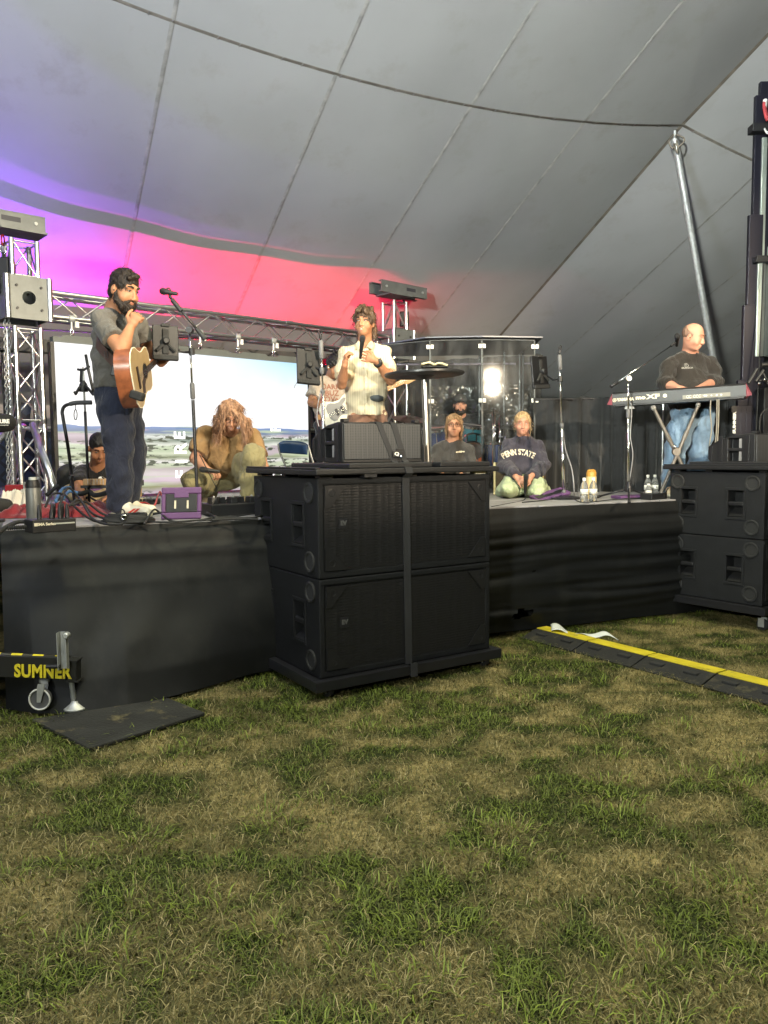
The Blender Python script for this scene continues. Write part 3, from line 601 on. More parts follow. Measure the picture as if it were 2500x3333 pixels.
# ---- black drape wall at stage rear right, on uprights
drape = thing('curtain', 'black pipe-and-drape curtain closing the stage behind the keyboard', 'curtain', at(2050, 1600, 8.3)*1)
M_DRP = mat('black_velour', (.017, .018, .020), .9, var=.15, vs=2, sheen=.2)
dl, dr = at(1735, 1600, 8.35), at(2520, 1600, 8.15)
for k in range(5):
    zt = 2.07+.02*sin(k)
    MB().sheet(lambda u, v: V(0, 0, .98+(zt-.98)*(1-v)-.035*sin(pi*u)*(1-v))+V(*dl.lerp(dr, (k+u)/5).xy, 0)+V(0, 1, 0)*(.035*sin(u*26+k*1.7)*(.35+.65*v)+.02*sin(u*11+v*2)), 44, 8).build('drape_panel', M_DRP, drape, smooth=True)
p = dl.lerp(dr, .53); rod('upright', M_ALU, drape, (p.x, p.y-.07, ST), (p.x, p.y-.07, 1.98), .009)
rod('top_rail', M_BMET, drape, (dl.x, dl.y+.02, 2.05), (dr.x, dr.y+.02, 2.05), .015)
bl = thing('curtain', 'dark curtain hung at the back of the drum enclosure', 'curtain', (.6, 11.6, 0)); p0, p1 = at(1200, 1600, 11.2), at(1760, 1600, 10.2)
MB().sheet(lambda u, v: V(*p0.lerp(p1, u).xy, ST+1.72*(1-v))+V(0, 1, 0)*(.04*sin(u*70)+.03*sin(u*31)), 120, 6).build('drape_panel', M_DRP, bl, smooth=True)
MB().sheet(lambda u, v: V(*at(1030, 1600, 11.8).lerp(at(1210, 1600, 11.4), u).xy, ST+.5*(1-v)), 20, 2).build('drape_panel', M_DRP, bl, smooth=True)
# ---- goal-post truss
e4, n4, ZU = V(.743, .669, 0), V(-.669, .743, 0), V(0, 0, 1); T1, T2 = V(-3.45, 7.5, 0), V(-3.45, 7.5, 0)+V(.743, .669, 0)*4.87
def truss(root, a, b, X, Y, half, r, rb, step, ends=True):
    a, b = Vector(a), Vector(b); d = (b-a).normalized(); Ln = (b-a).length
    K = [X*half*i+Y*half*j for i, j in ((-1, -1), (1, -1), (1, 1), (-1, 1))]
    for k in K: rod('chord', M_ALU, root, a+k, b+k, r, 12)
    n = max(1, round(Ln/step)); h = Ln/n
    for f in range(4):
        p, q = K[f], K[(f+1) % 4]
        for i in range(n):
            s, t_ = (p, q) if (i+f) % 2 else (q, p); rod('brace', M_ALU, root, a+d*(h*i)+s, a+d*(h*(i+1))+t_, rb, 8)
        if ends:
            for z in (.02, Ln-.02): rod('brace', M_ALU, root, a+d*z+p, a+d*z+q, rb*1.1, 8)
def plate(root, name, c, X, Y, Z, sx, sy, sz, m=M_ALUD, hole=0):
    """flat plate (normal Z) with a round hole"""
    if not hole: return MB().box(c, (sx, sy, sz), (X, Y, Z)).build(name, m, root, bevel=.006)
    n = 24; vs = []; fs = []
    for s in (-.5, .5):
        for i in range(n):
            a = 2*pi*i/n; vs.append(c+X*(hole*cos(a))+Y*(hole*sin(a))+Z*(s*sz))
        for i in range(n):
            a = 2*pi*i/n; k = 1/max(abs(cos(a)), abs(sin(a))); vs.append(c+X*(sx/2*k*cos(a))+Y*(sy/2*k*sin(a))+Z*(s*sz))
    for o in (0, 2*n):
        fs += [((o+i), (o+(i+1) % n), (o+n+(i+1) % n), (o+n+i)) for i in range(n)]
    fs += [(i, (i+1) % n, 2*n+(i+1) % n, 2*n+i) for i in range(n)]+[(n+i, n+(i+1) % n, 3*n+(i+1) % n, 3*n+i) for i in range(n)]
    return MB().add(vs, fs).build(name, m, root)
def tower(label, base, top, zt, lens):
    root = thing('truss_tower', label, 'truss tower', base)
    b = V(base.x, base.y, .1); f = V(base.x, base.y, top-.16)
    for z0, z1 in ((.1, ST+.72), (ST+.76, zt-.26), (zt+.2, top-.1)):
        truss(root, (base.x, base.y, z0), (base.x, base.y, z1), e4, n4, .115, .024, .0085, .3)
    for z in (ST+.74,):
        for i, j in ((-1, -1), (1, -1), (1, 1), (-1, 1)):
            c = V(base.x, base.y, z)+e4*(.115*i)+n4*(.115*j); MB().lathe(c-ZU*.06, [(.030, 0), (.030, .03), (.022, .045), (.022, .075), (.030, .09), (.030, .12)], ZU, 12).build('coupler', M_ALU, root, smooth=True, angle=40)
    c = V(base.x, base.y, zt); S = .40
    for s in (-1, 1):
        pl = plate(root, 'sleeve_plate', c+n4*(s*.19), e4, ZU, n4, S, S, .012, hole=.062)
        for i in (-1, 1):
            for j in (-1, 1): MB().tube([c+n4*(s*.190)+e4*(.11*i)+ZU*(.105*j)-n4*.02, c+n4*(s*.190)+e4*(.11*i)+ZU*(.105*j)+n4*.02], .012, 8).build('bolt', M_BMET, pl)
        [MB().tube([c+e4*(s*.19)+n4*(y*.19)-ZU*.2, c+e4*(s*.19)+n4*(y*.19)+ZU*.2], .028, 10).build('sleeve_edge', M_ALU, root, smooth=True, angle=40) for y in (-1, 1)]
        plate(root, 'sleeve_plate', c+e4*(s*.19), n4, ZU, e4, .38, .38, .010)
    h = V(base.x, base.y, top)
    MB().box(h-ZU*.015, (.42, .30, .02), (e4, n4, ZU)).build('head_plate', M_ALUD, root)
    for s in (-1, 1):
        q = MB(); q.box(h+e4*lens+n4*(s*.12)+ZU*.065, (.86, .012, .13), (e4, n4, ZU)); q.box(h+e4*lens+n4*(s*.10)+ZU*.135, (.86, .06, .012), (e4, n4, ZU)); q.box(h+e4*lens+n4*(s*.10)-ZU*.005, (.86, .06, .012), (e4, n4, ZU))
        hb = q.build('head_beam', M_ALUD, root)
        for o in (-.34, .34): MB().lathe(h+e4*(lens+o)+n4*(s*.128)+ZU*.065, [(.016, -.012), (.016, .012)], n4, 10).build('bolt', M_STEEL, hb)
    q = h+e4*(lens+.12)-n4*.1275+ZU*.072; MB().box(q, (.17, .003, .045), (e4, n4, ZU)).build('label_plate', mat('dark_label', (.05, .05, .06), .4), root)
    return root
tw1 = tower('left truss tower at the end of the goal-post truss', T1, 3.62, 2.97, -.23)
tw2 = tower('right truss tower behind the man speaking with a microphone', T2, 3.66, 2.97, .08)
for s, aa in ((-1, n4*-1), (-1, e4*-1), (1, n4)):
    d = aa*.75; foot = V(T1.x, T1.y, ST+.05)+d; MB().tube([V(T1.x, T1.y, ST+.74)+aa*.14, foot], .033, 12).build('outrigger', M_ALU, tw1, smooth=True)
    MB().lathe(foot-ZU*.05, [(.07, 0), (.07, .012), (.03, .03), (.03, .06)], ZU, 14).build('foot_pad', M_ALU, tw1, smooth=True, angle=40)
tr = thing('overhead_truss', 'horizontal silver box truss spanning between the two towers', 'truss', (T1+T2)/2+ZU*2.95)
truss(tr, T1+e4*.2+ZU*2.95, T2-e4*.2+ZU*2.95, n4, ZU, .115, .024, .0085, .29)
for fr in (.3, .62):
    p = T1.lerp(T2, fr)+ZU*2.95
    for i in (-1, 1):
        for j in (-1, 1): MB().lathe(p+n4*(.115*i)+ZU*(.115*j)-e4*.05, [(.031, 0), (.031, .1)], e4, 12).build('coupler', M_ALU, tr, smooth=True, angle=40)
# hanging hooks clamped to the lower chord
hooks = [(266, 1105), (409, 1118), (539, 1135), (671, 1148), (790, 1160), (903, 1172)]
for i, (px, py) in enumerate(hooks):
    u = (px-1250)/2500; tt = (T1.x-u*T1.y+.08)/(u*e4.y-e4.x); p = T1+e4*tt-n4*.115; p.z = 2.835
    nm = ['leftmost truss hook, beside the left tower', 'truss hook hanging behind the guitarist', 'truss hook just right of the guitarist\'s raised hand', 'truss hook hanging under the boom arm end', 'truss hook above the crouching woman\'s left side', 'rightmost truss hook, left of the tablet stand'][i]
    hk = thing('rigging_hook', nm, 'rigging hook', p, 'hooks hanging under the overhead truss')
    MB().lathe(p-e4*.028, [(.030, 0), (.036, .005), (.036, .051), (.030, .056)], e4, 14).build('clamp', M_STEEL, hk, smooth=True, angle=40)
    MB().box(p-ZU*.055+e4*.05, (.035, .03, .06), (e4, n4, ZU)).build('tag', M_WHITE, hk); MB().tube([p-ZU*.03, p-ZU*.11], .012, 8).build('swivel', M_STEEL, hk)
    MB().tube([p-ZU*.11+e4*(.016*cos(a))+ZU*(.026*sin(a)-.02) for a in np.linspace(0, 2*pi, 13)[:-1]], .006, 6, closed=True).build('shackle', M_CHROME, hk, smooth=True)
    MB().tube([p-ZU*.175+n4*(.5*.02*cos(a))+e4*(.022*cos(a))+ZU*(.024*sin(a)) for a in np.linspace(0, 2*pi, 13)[:-1]], .0065, 6, closed=True).build('ring', M_CHROME, hk, smooth=True)
# chain hoists
def chain_mesh(a, b, link=.042, r=.0055):
    m = MB(); a, b = Vector(a), Vector(b); n = int((b-a).length/(link*.72)); d = (b-a)/n; dn = d.normalized(); u = dn.orthogonal().normalized(); w = dn.cross(u)
    for i in range(n):
        c = a+d*(i+.5); s = u if i % 2 else w
        m.tube([c+dn*(link/2*sin(t))+s*(.013*cos(t)) for t in np.linspace(0, 2*pi, 9)[:-1]], r, 5, closed=True)
    return m
hq = at(14, 880, 7.42); h1 = thing('chain_hoist', 'black chain hoist hanging left of the left tower', 'chain hoist', hq)
B = MB().box(hq, (.15, .15, .22)); B.box(hq+V(-.02, 0, .02), (.22, .11, .12)); B.lathe(hq+V(-.02, -.02, -.24), [(.0, 0), (.055, .02), (.075, .10), (.07, .16), (.05, .2)], ZU, 12); B.build('motor_body', M_BLACKP, h1, bevel=.012)
MB().tube(curve([hq+V(0, 0, .1), hq+V(0, 0, .17)]), .012, 8).build('suspension', M_BMET, h1); ring = [hq+V(.03*cos(a), 0, .20+.045*sin(a)) for a in np.linspace(0, 2*pi, 13)[:-1]]
MB().tube(ring, .009, 6, closed=True).build('shackle', M_CHROME, h1, smooth=True); MB().tube([hq+V(0, .03*cos(a), .28+.05*sin(a)) for a in np.linspace(0, 2*pi, 13)[:-1]], .008, 6, closed=True).build('shackle', mat('red_shackle', (.35, .02, .02), .4), h1, smooth=True)
for px, q in ((14, 0), (27, .03)):
    chain_mesh(at(px, 960, 7.42+q), at(px+14, 1625, 7.30+q), link=.05, r=.0045).build('chain', M_STEEL, h1, smooth=True)
hq = T2+n4*.12+e4*.30+ZU*3.36; h2 = thing('chain_hoist', 'black chain hoist beside the right tower', 'chain hoist', hq)
B = MB().box(hq+ZU*.02, (.13, .13, .2)); B.lathe(hq-ZU*.30, [(0, 0), (.07, .02), (.08, .14), (.05, .2)], ZU, 12); B.build('motor_body', M_BLACKP, h2, bevel=.012)
MB().tube(curve([hq+ZU*.1, hq+ZU*.2+e4*.02, hq+ZU*.3-e4*.02]), .014, 8).build('suspension', M_BMET, h2); chain_mesh(hq+e4*.07-ZU*.1, hq+e4*.07-ZU*2.2).build('chain', M_CHROME, h2, smooth=True)
# ---- LED video wall
l0 = V(-3.15, 7.48, ST+.03); LW, LH = 3.0, 1.5
sm = bpy.data.materials.new('led_picture'); sm.use_nodes = True; t = sm.node_tree; N = t.nodes; b = N['Principled BSDF']; b.inputs['Base Color'].default_value = (.01, .01, .012, 1); b.inputs['Roughness'].default_value = .5
def nd(k, **kw):
    x = N.new(k)
    for a, v in kw.items():
        if a.startswith('i'): x.inputs[int(a[1:])].default_value = v
        else: setattr(x, a, v)
    return x
L_ = t.links.new
geo = nd('ShaderNodeNewGeometry'); sub = nd('ShaderNodeVectorMath', operation='SUBTRACT'); sub.inputs[1].default_value = l0; L_(geo.outputs['Position'], sub.inputs[0])
du = nd('ShaderNodeVectorMath', operation='DOT_PRODUCT'); du.inputs[1].default_value = e4/LW; L_(sub.outputs[0], du.inputs[0]); dv = nd('ShaderNodeVectorMath', operation='DOT_PRODUCT'); dv.inputs[1].default_value = ZU/LH; L_(sub.outputs[0], dv.inputs[0])
U, Vv = du.outputs['Value'], dv.outputs['Value']
cmb = nd('ShaderNodeCombineXYZ'); L_(U, cmb.inputs[0]); L_(Vv, cmb.inputs[1])
def ramp(src, st_):
    r = nd('ShaderNodeValToRGB'); e = r.color_ramp.elements; e[0].position, e[0].color = st_[0][0], (*st_[0][1], 1); e[1].position, e[1].color = st_[-1][0], (*st_[-1][1], 1)
    for p, c in st_[1:-1]: e.new(p).color = (*c, 1)
    L_(src, r.inputs[0]); return r.outputs[0]
def mix(f, a, c, bt='MIX'):
    m = nd('ShaderNodeMix', data_type='RGBA', blend_type=bt)
    if isinstance(f, float): m.inputs[0].default_value = f
    else: L_(f, m.inputs[0])
    for s, q in ((a, 6), (c, 7)):
        if isinstance(s, tuple): m.inputs[q].default_value = (*s, 1)
        else: L_(s, m.inputs[q])
    return m.outputs[2]
def noise(sx, sy, d=4, off=0):
    mp = nd('ShaderNodeMapping'); mp.inputs['Scale'].default_value = (sx, sy, 1); mp.inputs['Location'].default_value = (off, off*.7, 0); L_(cmb.outputs[0], mp.inputs[0]); z = nd('ShaderNodeTexNoise'); z.inputs['Scale'].default_value = 1; z.inputs['Detail'].default_value = d; L_(mp.outputs[0], z.inputs['Vector']); return z.outputs[0]
def math1(op, a, b_):
    m = nd('ShaderNodeMath', operation=op)
    for i, s in enumerate((a, b_)):
        if isinstance(s, (int, float)): m.inputs[i].default_value = s
        else: L_(s, m.inputs[i])
    return m.outputs[0]
skyc = ramp(Vv, [(0, (1, 1, 1)), (.62, (1, 1, 1)), (.80, (.86, .95, 1)), (1, (.42, .78, 1))])
skyc = mix(math1('MULTIPLY', math1('SUBTRACT', 1.0, ramp(U, [(.45, (0, 0, 0)), (1, (1, 1, 1))])), 1.0), skyc, (1., 1., 1.))
vb = math1('ADD', Vv, math1('MULTIPLY', math1('SUBTRACT', noise(9, 2), .5), .045))
bands = ramp(vb, [(0, (.62, .52, .58)), (.05, (.36, .36, .18)), (.09, (.78, .62, .70)), (.14, (.80, .72, .70)), (.19, (.50, .44, .40)), (.225, (.90, .88, .82)), (.255, (.34, .38, .22)), (.285, (.74, .80, .58)), (.315, (.48, .58, .38)), (.345, (.90, .92, .80)), (.375, (.30, .36, .28)), (.405, (.90, .93, .86)), (.43, (.22, .28, .40)), (.465, (.25, .36, .62)), (.495, (.36, .46, .70))])
fields = mix(ramp(noise(2.6, 17, 4, 3), [(.52, (0, 0, 0)), (.62, (.8, .8, .8))]), bands, (.66, .76, .50))
fields = mix(ramp(noise(3.2, 13, 3, 9), [(.54, (0, 0, 0)), (.60, (.7, .7, .7))]), fields, (.62, .46, .56))
trees = ramp(noise(30, 46, 5, 5), [(.50, (0, 0, 0)), (.55, (1, 1, 1))]); tb_ = ramp(noise(1.6, 15, 2, 2), [(.50, (0, 0, 0)), (.55, (1, 1, 1))])
trees = math1('MULTIPLY', math1('MULTIPLY', trees, tb_), ramp(Vv, [(.40, (1, 1, 1)), (.43, (0, 0, 0))])); fields = mix(trees, fields, (.10, .12, .08))
hz = math1('ADD', .47, math1('MULTIPLY', math1('SUBTRACT', noise(5, 0, 3, 1), .5), .05)); issky = math1('GREATER_THAN', Vv, hz)
L_(mix(issky, mix(1.0, fields, (.88, .88, .90), 'MULTIPLY'), skyc), b.inputs['Emission Color']); b.inputs['Emission Strength'].default_value = 1.1
led = thing('led_wall', 'big LED video wall showing bright sky over farmland', 'video wall', l0+e4*1.5)
pm = None
for i in range(6):
    for j in range(3):
        c = l0+e4*(.5*i+.25)+ZU*(.5*j+.25)+n4*.03
        if pm is None: pm = MB().box((0, 0, 0), (.4985, .06, .4985), (e4, n4, ZU)).build('screen_panel', sm, led); pm.matrix_basis = Matrix.Translation(c)
        else: o = pm.copy(); COL.objects.link(o); o.matrix_basis = Matrix.Translation(c)
prof = [(-.01, 0)]
for i in range(6): x0 = .5*i; prof += [(x0+.06, .05), (x0+.10, .072), (x0+.40, .072), (x0+.44, .05)]
prof += [(3.01, .05), (3.01, 0)]; prof[0:1] = [(-.01, 0), (-.01, .05)]
MB().prism(prof, l0+ZU*(LH+.004)+n4*.10, e4, ZU, .09).build('top_bezel', mat('grey_bezel', (.10, .11, .105), .6), led)
MB().box(l0-e4*.02+ZU*(LH/2)+n4*.05, (.035, .09, LH), (e4, n4, ZU)).build('side_bezel', M_BLACKP, led); MB().box(l0+e4*(LW+.02)+ZU*(LH/2)+n4*.05, (.035, .09, LH), (e4, n4, ZU)).build('side_bezel', M_BLACKP, led)
MB().box(l0+e4*1.5+ZU*.76+n4*.12, (2.9, .06, 1.4), (e4, n4, ZU)).build('rear_frame', M_BMET, led)
M_GLYPH = mat('screen_white', (.8, .8, .8), .5, var=0, emit=(1, 1, 1), es=1.25)
for ch, u, v, sz in (('F', .432, .13, .19), ('I', .432, .225, .19), ('R', .430, .315, .19), ('E', .428, .41, .17), ('P', .842, .48, .19), ('C', .846, .085, .21)):
    lettering('screen_letter', ch, M_GLYPH, led, l0+e4*(u*LW)+ZU*(v*LH)-n4*.004, ZU, -e4, sz*1.05, thick=.004, ext=.001, warp=None)
# ---- coloured LED battens behind the wall, shining up the canvas
def batten(label, s, col, energy, pw=1.0, p=3.1, z=2.78, clip=(-1.0, 1.26), back=(.8, .55), wire=True):
    c = TO+te*s+tn*p; c.z = z; root = thing('light_batten', label, 'light bar', c, 'coloured light bars behind the video wall')
    q = MB(); q.box(c-ZU*.05, (1.04*pw, .17, .02), (te, tn, ZU)); q.build('housing', M_BLACKP, root)
    for (a, h_), yy in ((clip, -1), (back, 1)):
        t_ = .084/abs(a); hh = h_*t_; MB().box(c+tn*(yy*.087)+ZU*((hh-.05)/2), (1.04*pw, .006, hh+.05), (te, tn, ZU)).build('lip', M_BLACKP, root)  # lips shaped to cut the edge of light on the canvas
    MB().box(c-ZU*.034, (1.0*pw, .016, .008), (te, tn, ZU)).build('led_strip', mat('led_glow_'+label[:4], (.1, .1, .1), .5, var=0, emit=col, es=9), root)
    if wire: rod('stripe_wire', M_BMET, root, c-te*(.9*pw)+tn*-.131+ZU*.199, c+te*(.9*pw)+tn*-.131+ZU*.199, .0095)  # wire added to cast the dark stripe on the canvas
    for o in (-.4, .4): rod('bracket', M_BMET, root, c+te*o+tn*.07-ZU*.05, c+te*o+tn*.07-ZU*1.75, .012)
    l = bpy.data.lights.new('batten_lamp', 'AREA'); l.shape = 'RECTANGLE'; l.size = 1.0*pw; l.size_y = .003; l.energy = energy; l.color = col; o = bpy.data.objects.new('batten_lamp', l); COL.objects.link(o)
    o.matrix_world = Matrix.Translation(c-ZU*.026) @ Matrix(((te.x, -tn.x, 0, 0), (te.y, -tn.y, 0, 0), (0, 0, -1, 0), (0, 0, 0, 1)))
batten('blue light bar nearest the left tower', -8.0, (.20, .07, 1), 105, clip=(-2.0, 1.2), wire=False)
batten('purple light bar behind the left end of the video wall', -7.1, (.55, .02, 1), 24, clip=(-1.0, 1.07))
batten('red light bar behind the middle of the video wall', -5.5, (1, .0, .05), 52)
batten('deep red light bar behind the right end of the video wall', -4.3, (1, .0, .045), 32)
batten('dark red light bar behind the right truss tower', -3.0, (1, .0, .05), 18)
# ================================================================== STAGE LAMPS (behind the camera's right shoulder)
for k, (kp, nm) in enumerate(((KEY, 'upper'), (KEY2, 'lower'))):
    kp = Vector(kp); root = thing('stage_lamp', nm + ' of two bright wash lamps mirrored in the drum shield', 'stage lamp', kp, 'stage wash lamps')
    E0, E1 = V(-3.6, 3.95, ST+.02), V(4.2, 7.58, ST+.02); U0, U1 = V(-5.0, 5.0, 3.9), V(4.6, 12, 3.9); bk = V(.55, -1, 0).normalized()*.14; sd_ = V(.84, .54, 0)*.16
    for nm2, dz, a, c in (('low_flag', -.105, E0, E1), ('top_flag', .105, U0, U1)):
        tt_ = .13; p0, p1 = kp+(a-kp)*tt_, kp+(c-kp)*tt_
        MB().add([kp+bk-sd_+ZU*dz, kp+bk+sd_+ZU*dz, p1, p0], [(0, 1, 2, 3)]).build(nm2, M_BMET, root, solid=.003)  # unseen flags added to keep the wash off skirt and canvas
    tt_ = .13; r0, r1 = kp+(V(3.52, 7.6, .4)-kp)*tt_, kp+(V(3.52, 7.6, 4.6)-kp)*tt_; MB().add([kp+bk+sd_-ZU*.14, kp+bk+sd_+ZU*.14, r1, r0], [(0, 1, 2, 3)]).build('side_flag', M_BMET, root, solid=.003)  # unseen flag added to keep the wash off the lift mast
    MB().box(kp+bk*1.15, (.02, .34, .24), (V(.55, -1, 0).normalized(), V(.88, .48, 0).normalized(), ZU)).build('rear_housing', M_BMET, root)
fl_ = thing('flood_blocker', 'unseen tray on a stand, added to block the fill flood', 'light blocker', (FLOOD[0], FLOOD[1], 0)); fd = V(.41, .912, 0); fs = V(.912, -.41, 0); fc = Vector(FLOOD)
MB().add([fc-fd*.5-fs*.9-ZU*.42, fc-fd*.5+fs*.9-ZU*.42, fc+fd*1.0+fs*1.8-ZU*.24, fc+fd*1.0-fs*1.8-ZU*.24], [(0, 1, 2, 3)]).build('block_tray', M_BMET, fl_, solid=.004); rod('mast', M_BMET, fl_, fc-fd*.5-ZU*.42, V(fc.x+.17, fc.y-.47, 0), .02)  # unseen tray added to keep the fill flood off subwoofers and skirt
# ================================================================== SOUND GEAR AND LIFTS IN FRONT OF THE STAGE
def carve(o, cutter):
    """cut boxes out of a mesh object for good"""
    c = cutter.build('cutter', M_BOX); m = o.modifiers.new('cut', 'BOOLEAN'); m.operation = 'DIFFERENCE'; m.object = c; m.solver = 'EXACT'
    dg = bpy.context.evaluated_depsgraph_get(); dg.update(); me = bpy.data.meshes.new_from_object(o.evaluated_get(dg)); o.modifiers.clear(); o.data = me; me.name = o.name
    bpy.data.objects.remove(c)
    q = o.modifiers.new('b', 'BEVEL'); q.width = .006; q.segments = 2; q.limit_method = 'ANGLE'
M_GRILL = bpy.data.materials.new('louvred_grille'); M_GRILL.use_nodes = True; t = M_GRILL.node_tree; N = t.nodes; b = N['Principled BSDF']; b.inputs['Base Color'].default_value = (.007, .007, .0085, 1); b.inputs['Roughness'].default_value = .55
tc = N.new('ShaderNodeTexCoord'); w1 = N.new('ShaderNodeTexVoronoi'); mp = N.new('ShaderNodeMapping'); mp.inputs['Scale'].default_value = (22, 22, 58); t.links.new(tc.outputs['Object'], mp.inputs[0]); t.links.new(mp.outputs[0], w1.inputs['Vector']); w1.inputs['Scale'].default_value = 1; w1.inputs['Randomness'].default_value = .12
bp = N.new('ShaderNodeBump'); bp.inputs['Strength'].default_value = .45; bp.inputs['Distance'].default_value = .012; t.links.new(w1.outputs[0], bp.inputs['Height']); t.links.new(bp.outputs[0], b.inputs['Normal'])
def perf(name, col):
    m = bpy.data.materials.new(name); m.use_nodes = True; t = m.node_tree; N = t.nodes; b = N['Principled BSDF']; b.inputs['Roughness'].default_value = .45
    tc = N.new('ShaderNodeTexCoord'); v = N.new('ShaderNodeTexVoronoi'); v.inputs['Scale'].default_value = 95; v.inputs['Randomness'].default_value = .05; t.links.new(tc.outputs['Object'], v.inputs['Vector'])
    r = N.new('ShaderNodeValToRGB'); e = r.color_ramp.elements; e[0].position = .30; e[0].color = (col[0]*.12, col[1]*.12, col[2]*.12, 1); e[1].position = .45; e[1].color = (*col, 1); t.links.new(v.outputs['Distance'], r.inputs[0]); t.links.new(r.outputs[0], b.inputs['Base Color']); return m
M_PERF = perf('perforated_grille', (.050, .052, .056))
M_LEDG = mat('green_led', (.1, .5, .3), .4, var=0, emit=(.25, 1, .6), es=6)
SW, SD, SH = 1.33, .95, .608
def subwoofer(label, A, X, Y, z0, led=False):
    o = V(A.x, A.y, z0); P = lambda x, y, z: o+X*x+Y*y+ZU*z; ax = (X, Y, ZU); root = thing('subwoofer', label, 'subwoofer', P(SW/2, SD/2, 0), 'big black subwoofer cabinets')
    cab = MB().box(P(SW/2, SD/2, SH/2), (SW, SD, SH-.006), ax).build('cabinet', M_BOX, root)
    cut = MB(); hy, hw, hz, hh = (.285*SD, .79*SD), .152*SD, .52*SH, .40*SH
    for y in hy: cut.box(P(.05, y, hz), (.13, hw, hh), ax)
    cut.box(P(SW/2, .004, SH/2), (SW-.075, .03, SH-.085), ax); carve(cab, cut)
    for y in hy:
        MB().box(P(.012, y, hz), (.03, hw-.004, .034), ax).build('handle_bar', M_BLACKP, root, bevel=.008)
        q = MB(); q.add([P(.003, y-hw/2, hz-hh/2+.004), P(.003, y+hw/2, hz-hh/2+.004), P(.11, y+hw/2, hz-.04), P(.11, y-hw/2, hz-.04)], [(0, 1, 2, 3)]); q.build('handle_scoop', M_BLACKP, root, solid=.004)
        fr = MB(); d = .012
        fr.box(P(-.002, y, hz+hh/2+d), (.010, hw+4*d, 2*d), ax); fr.box(P(-.002, y, hz-hh/2-d), (.010, hw+4*d, 2*d), ax); fr.box(P(-.002, y-hw/2-d, hz), (.010, 2*d, hh), ax); fr.box(P(-.002, y+hw/2+d, hz), (.010, 2*d, hh), ax); stuff(fr.build('handle_rim', M_BOX, root, bevel=.004))
    for y, z in ((.12*SD, .095), (.91*SD, .095), (.12*SD, SH-.09), (.91*SD, SH-.09)):
        f = MB().lathe(P(0, y, z), [(.066, -.002), (.066, .008), (.060, .012), (.048, .010), (.044, .004), (.0, .004)], -X, 24).build('stacking_foot', M_RUB, root, smooth=True, angle=35)
        for k in range(6): a = k*pi/3; MB().lathe(P(-.009, y+.055*cos(a), z+.055*sin(a)), [(.006, 0), (.006, .004)], -X, 6).build('screw', M_BMET, f)
    g = MB().box(P(SW/2, .008, SH/2), (SW-.08, .012, SH-.09), ax).build('grille', M_GRILL, root)
    for sx, sz in ((0, 0), (1, 0), (0, 1), (1, 1)):
        x0, zz = .045+(SW-.09)*sx, .048+(SH-.096)*sz; ex, ez = (1-2*sx), (1-2*sz)
        MB().prism([(x0, zz), (x0+.15*ex, zz), (x0+.035*ex, zz+.13*ez), (x0, zz+.13*ez)][::(1 if ex*ez > 0 else -1)], o-Y*.001, X, ZU, .006).build('corner_plate', M_BLACKP, g)
        MB().lathe(P(x0+.045*ex, -.001, zz+.042*ez), [(.026, 0), (.026, .006), (.018, .008), (.014, .003), (.006, .003), (.006, .008), (0, .008)], -Y, 16).build('pole_cup', M_BLACKP, g, smooth=True, angle=35)
    bx = .17; MB().box(P(bx, -.003, .33), (.062, .006, .062), ax).build('badge', M_BMET, g, bevel=.002); lettering('badge_mark', 'EV', mat('badge_grey', (.10, .10, .10), .4), g, P(bx, -.0065, .332), X, ZU, .038, .002, .0015)
    MB().box(P(SW/2, -.002, SH-.020), (SW-.01, .006, .026), ax).build('front_rim', M_BOX, root, bevel=.002)
    if led:
        for y, z in ((.80, .20), (.735, .09)): MB().lathe(P(-.001, y, z), [(.007, 0), (.005, .004), (0, .005)], -X, 8).build('status_light', M_LEDG, root)
    return root
def dolly(label, A, X, Y, z0):
    P = lambda x, y, z: V(A.x, A.y, z0)+X*x+Y*y+ZU*z; ax = (X, Y, ZU); root = thing('speaker_dolly', label, 'dolly', P(SW/2, SD/2, -z0)); e_ = .06
    q = MB(); q.box(P(SW/2, -e_+.03, -.030), (SW+2*e_, .055, .064), ax).build('frame_rail', M_BMET, root, bevel=.004); MB().box(P(SW/2, SD+e_-.03, -.030), (SW+2*e_, .055, .064), ax).build('frame_rail', M_BMET, root, bevel=.004)
    for x in (-e_+.03, SW+e_-.03): MB().box(P(x, SD/2, -.030), (.055, SD+2*e_-.115, .064), ax).build('frame_rail', M_BMET, root, bevel=.004)
    MB().box(P(SW/2, SD/2, -.02), (SW+.02, SD+.01, .03), ax).build('deck_board', M_RUB, root)
    for x in (.06, SW-.04):
        for y in (.02, SD-.04):
            c = P(x, y, -z0+.045); w = MB().lathe(c-X*.018, [(.0, 0), (.030, .001), (.048, .004), (.050, .018), (.048, .032), (.030, .035), (0, .036)], X, 18).build('caster_wheel', M_RUB, root, smooth=True, angle=40)
            for s in (-1, 1): MB().box(c+X*(s*.026)+ZU*.02, (.005, .05, .075), ax).build('fork', M_STEEL, w)
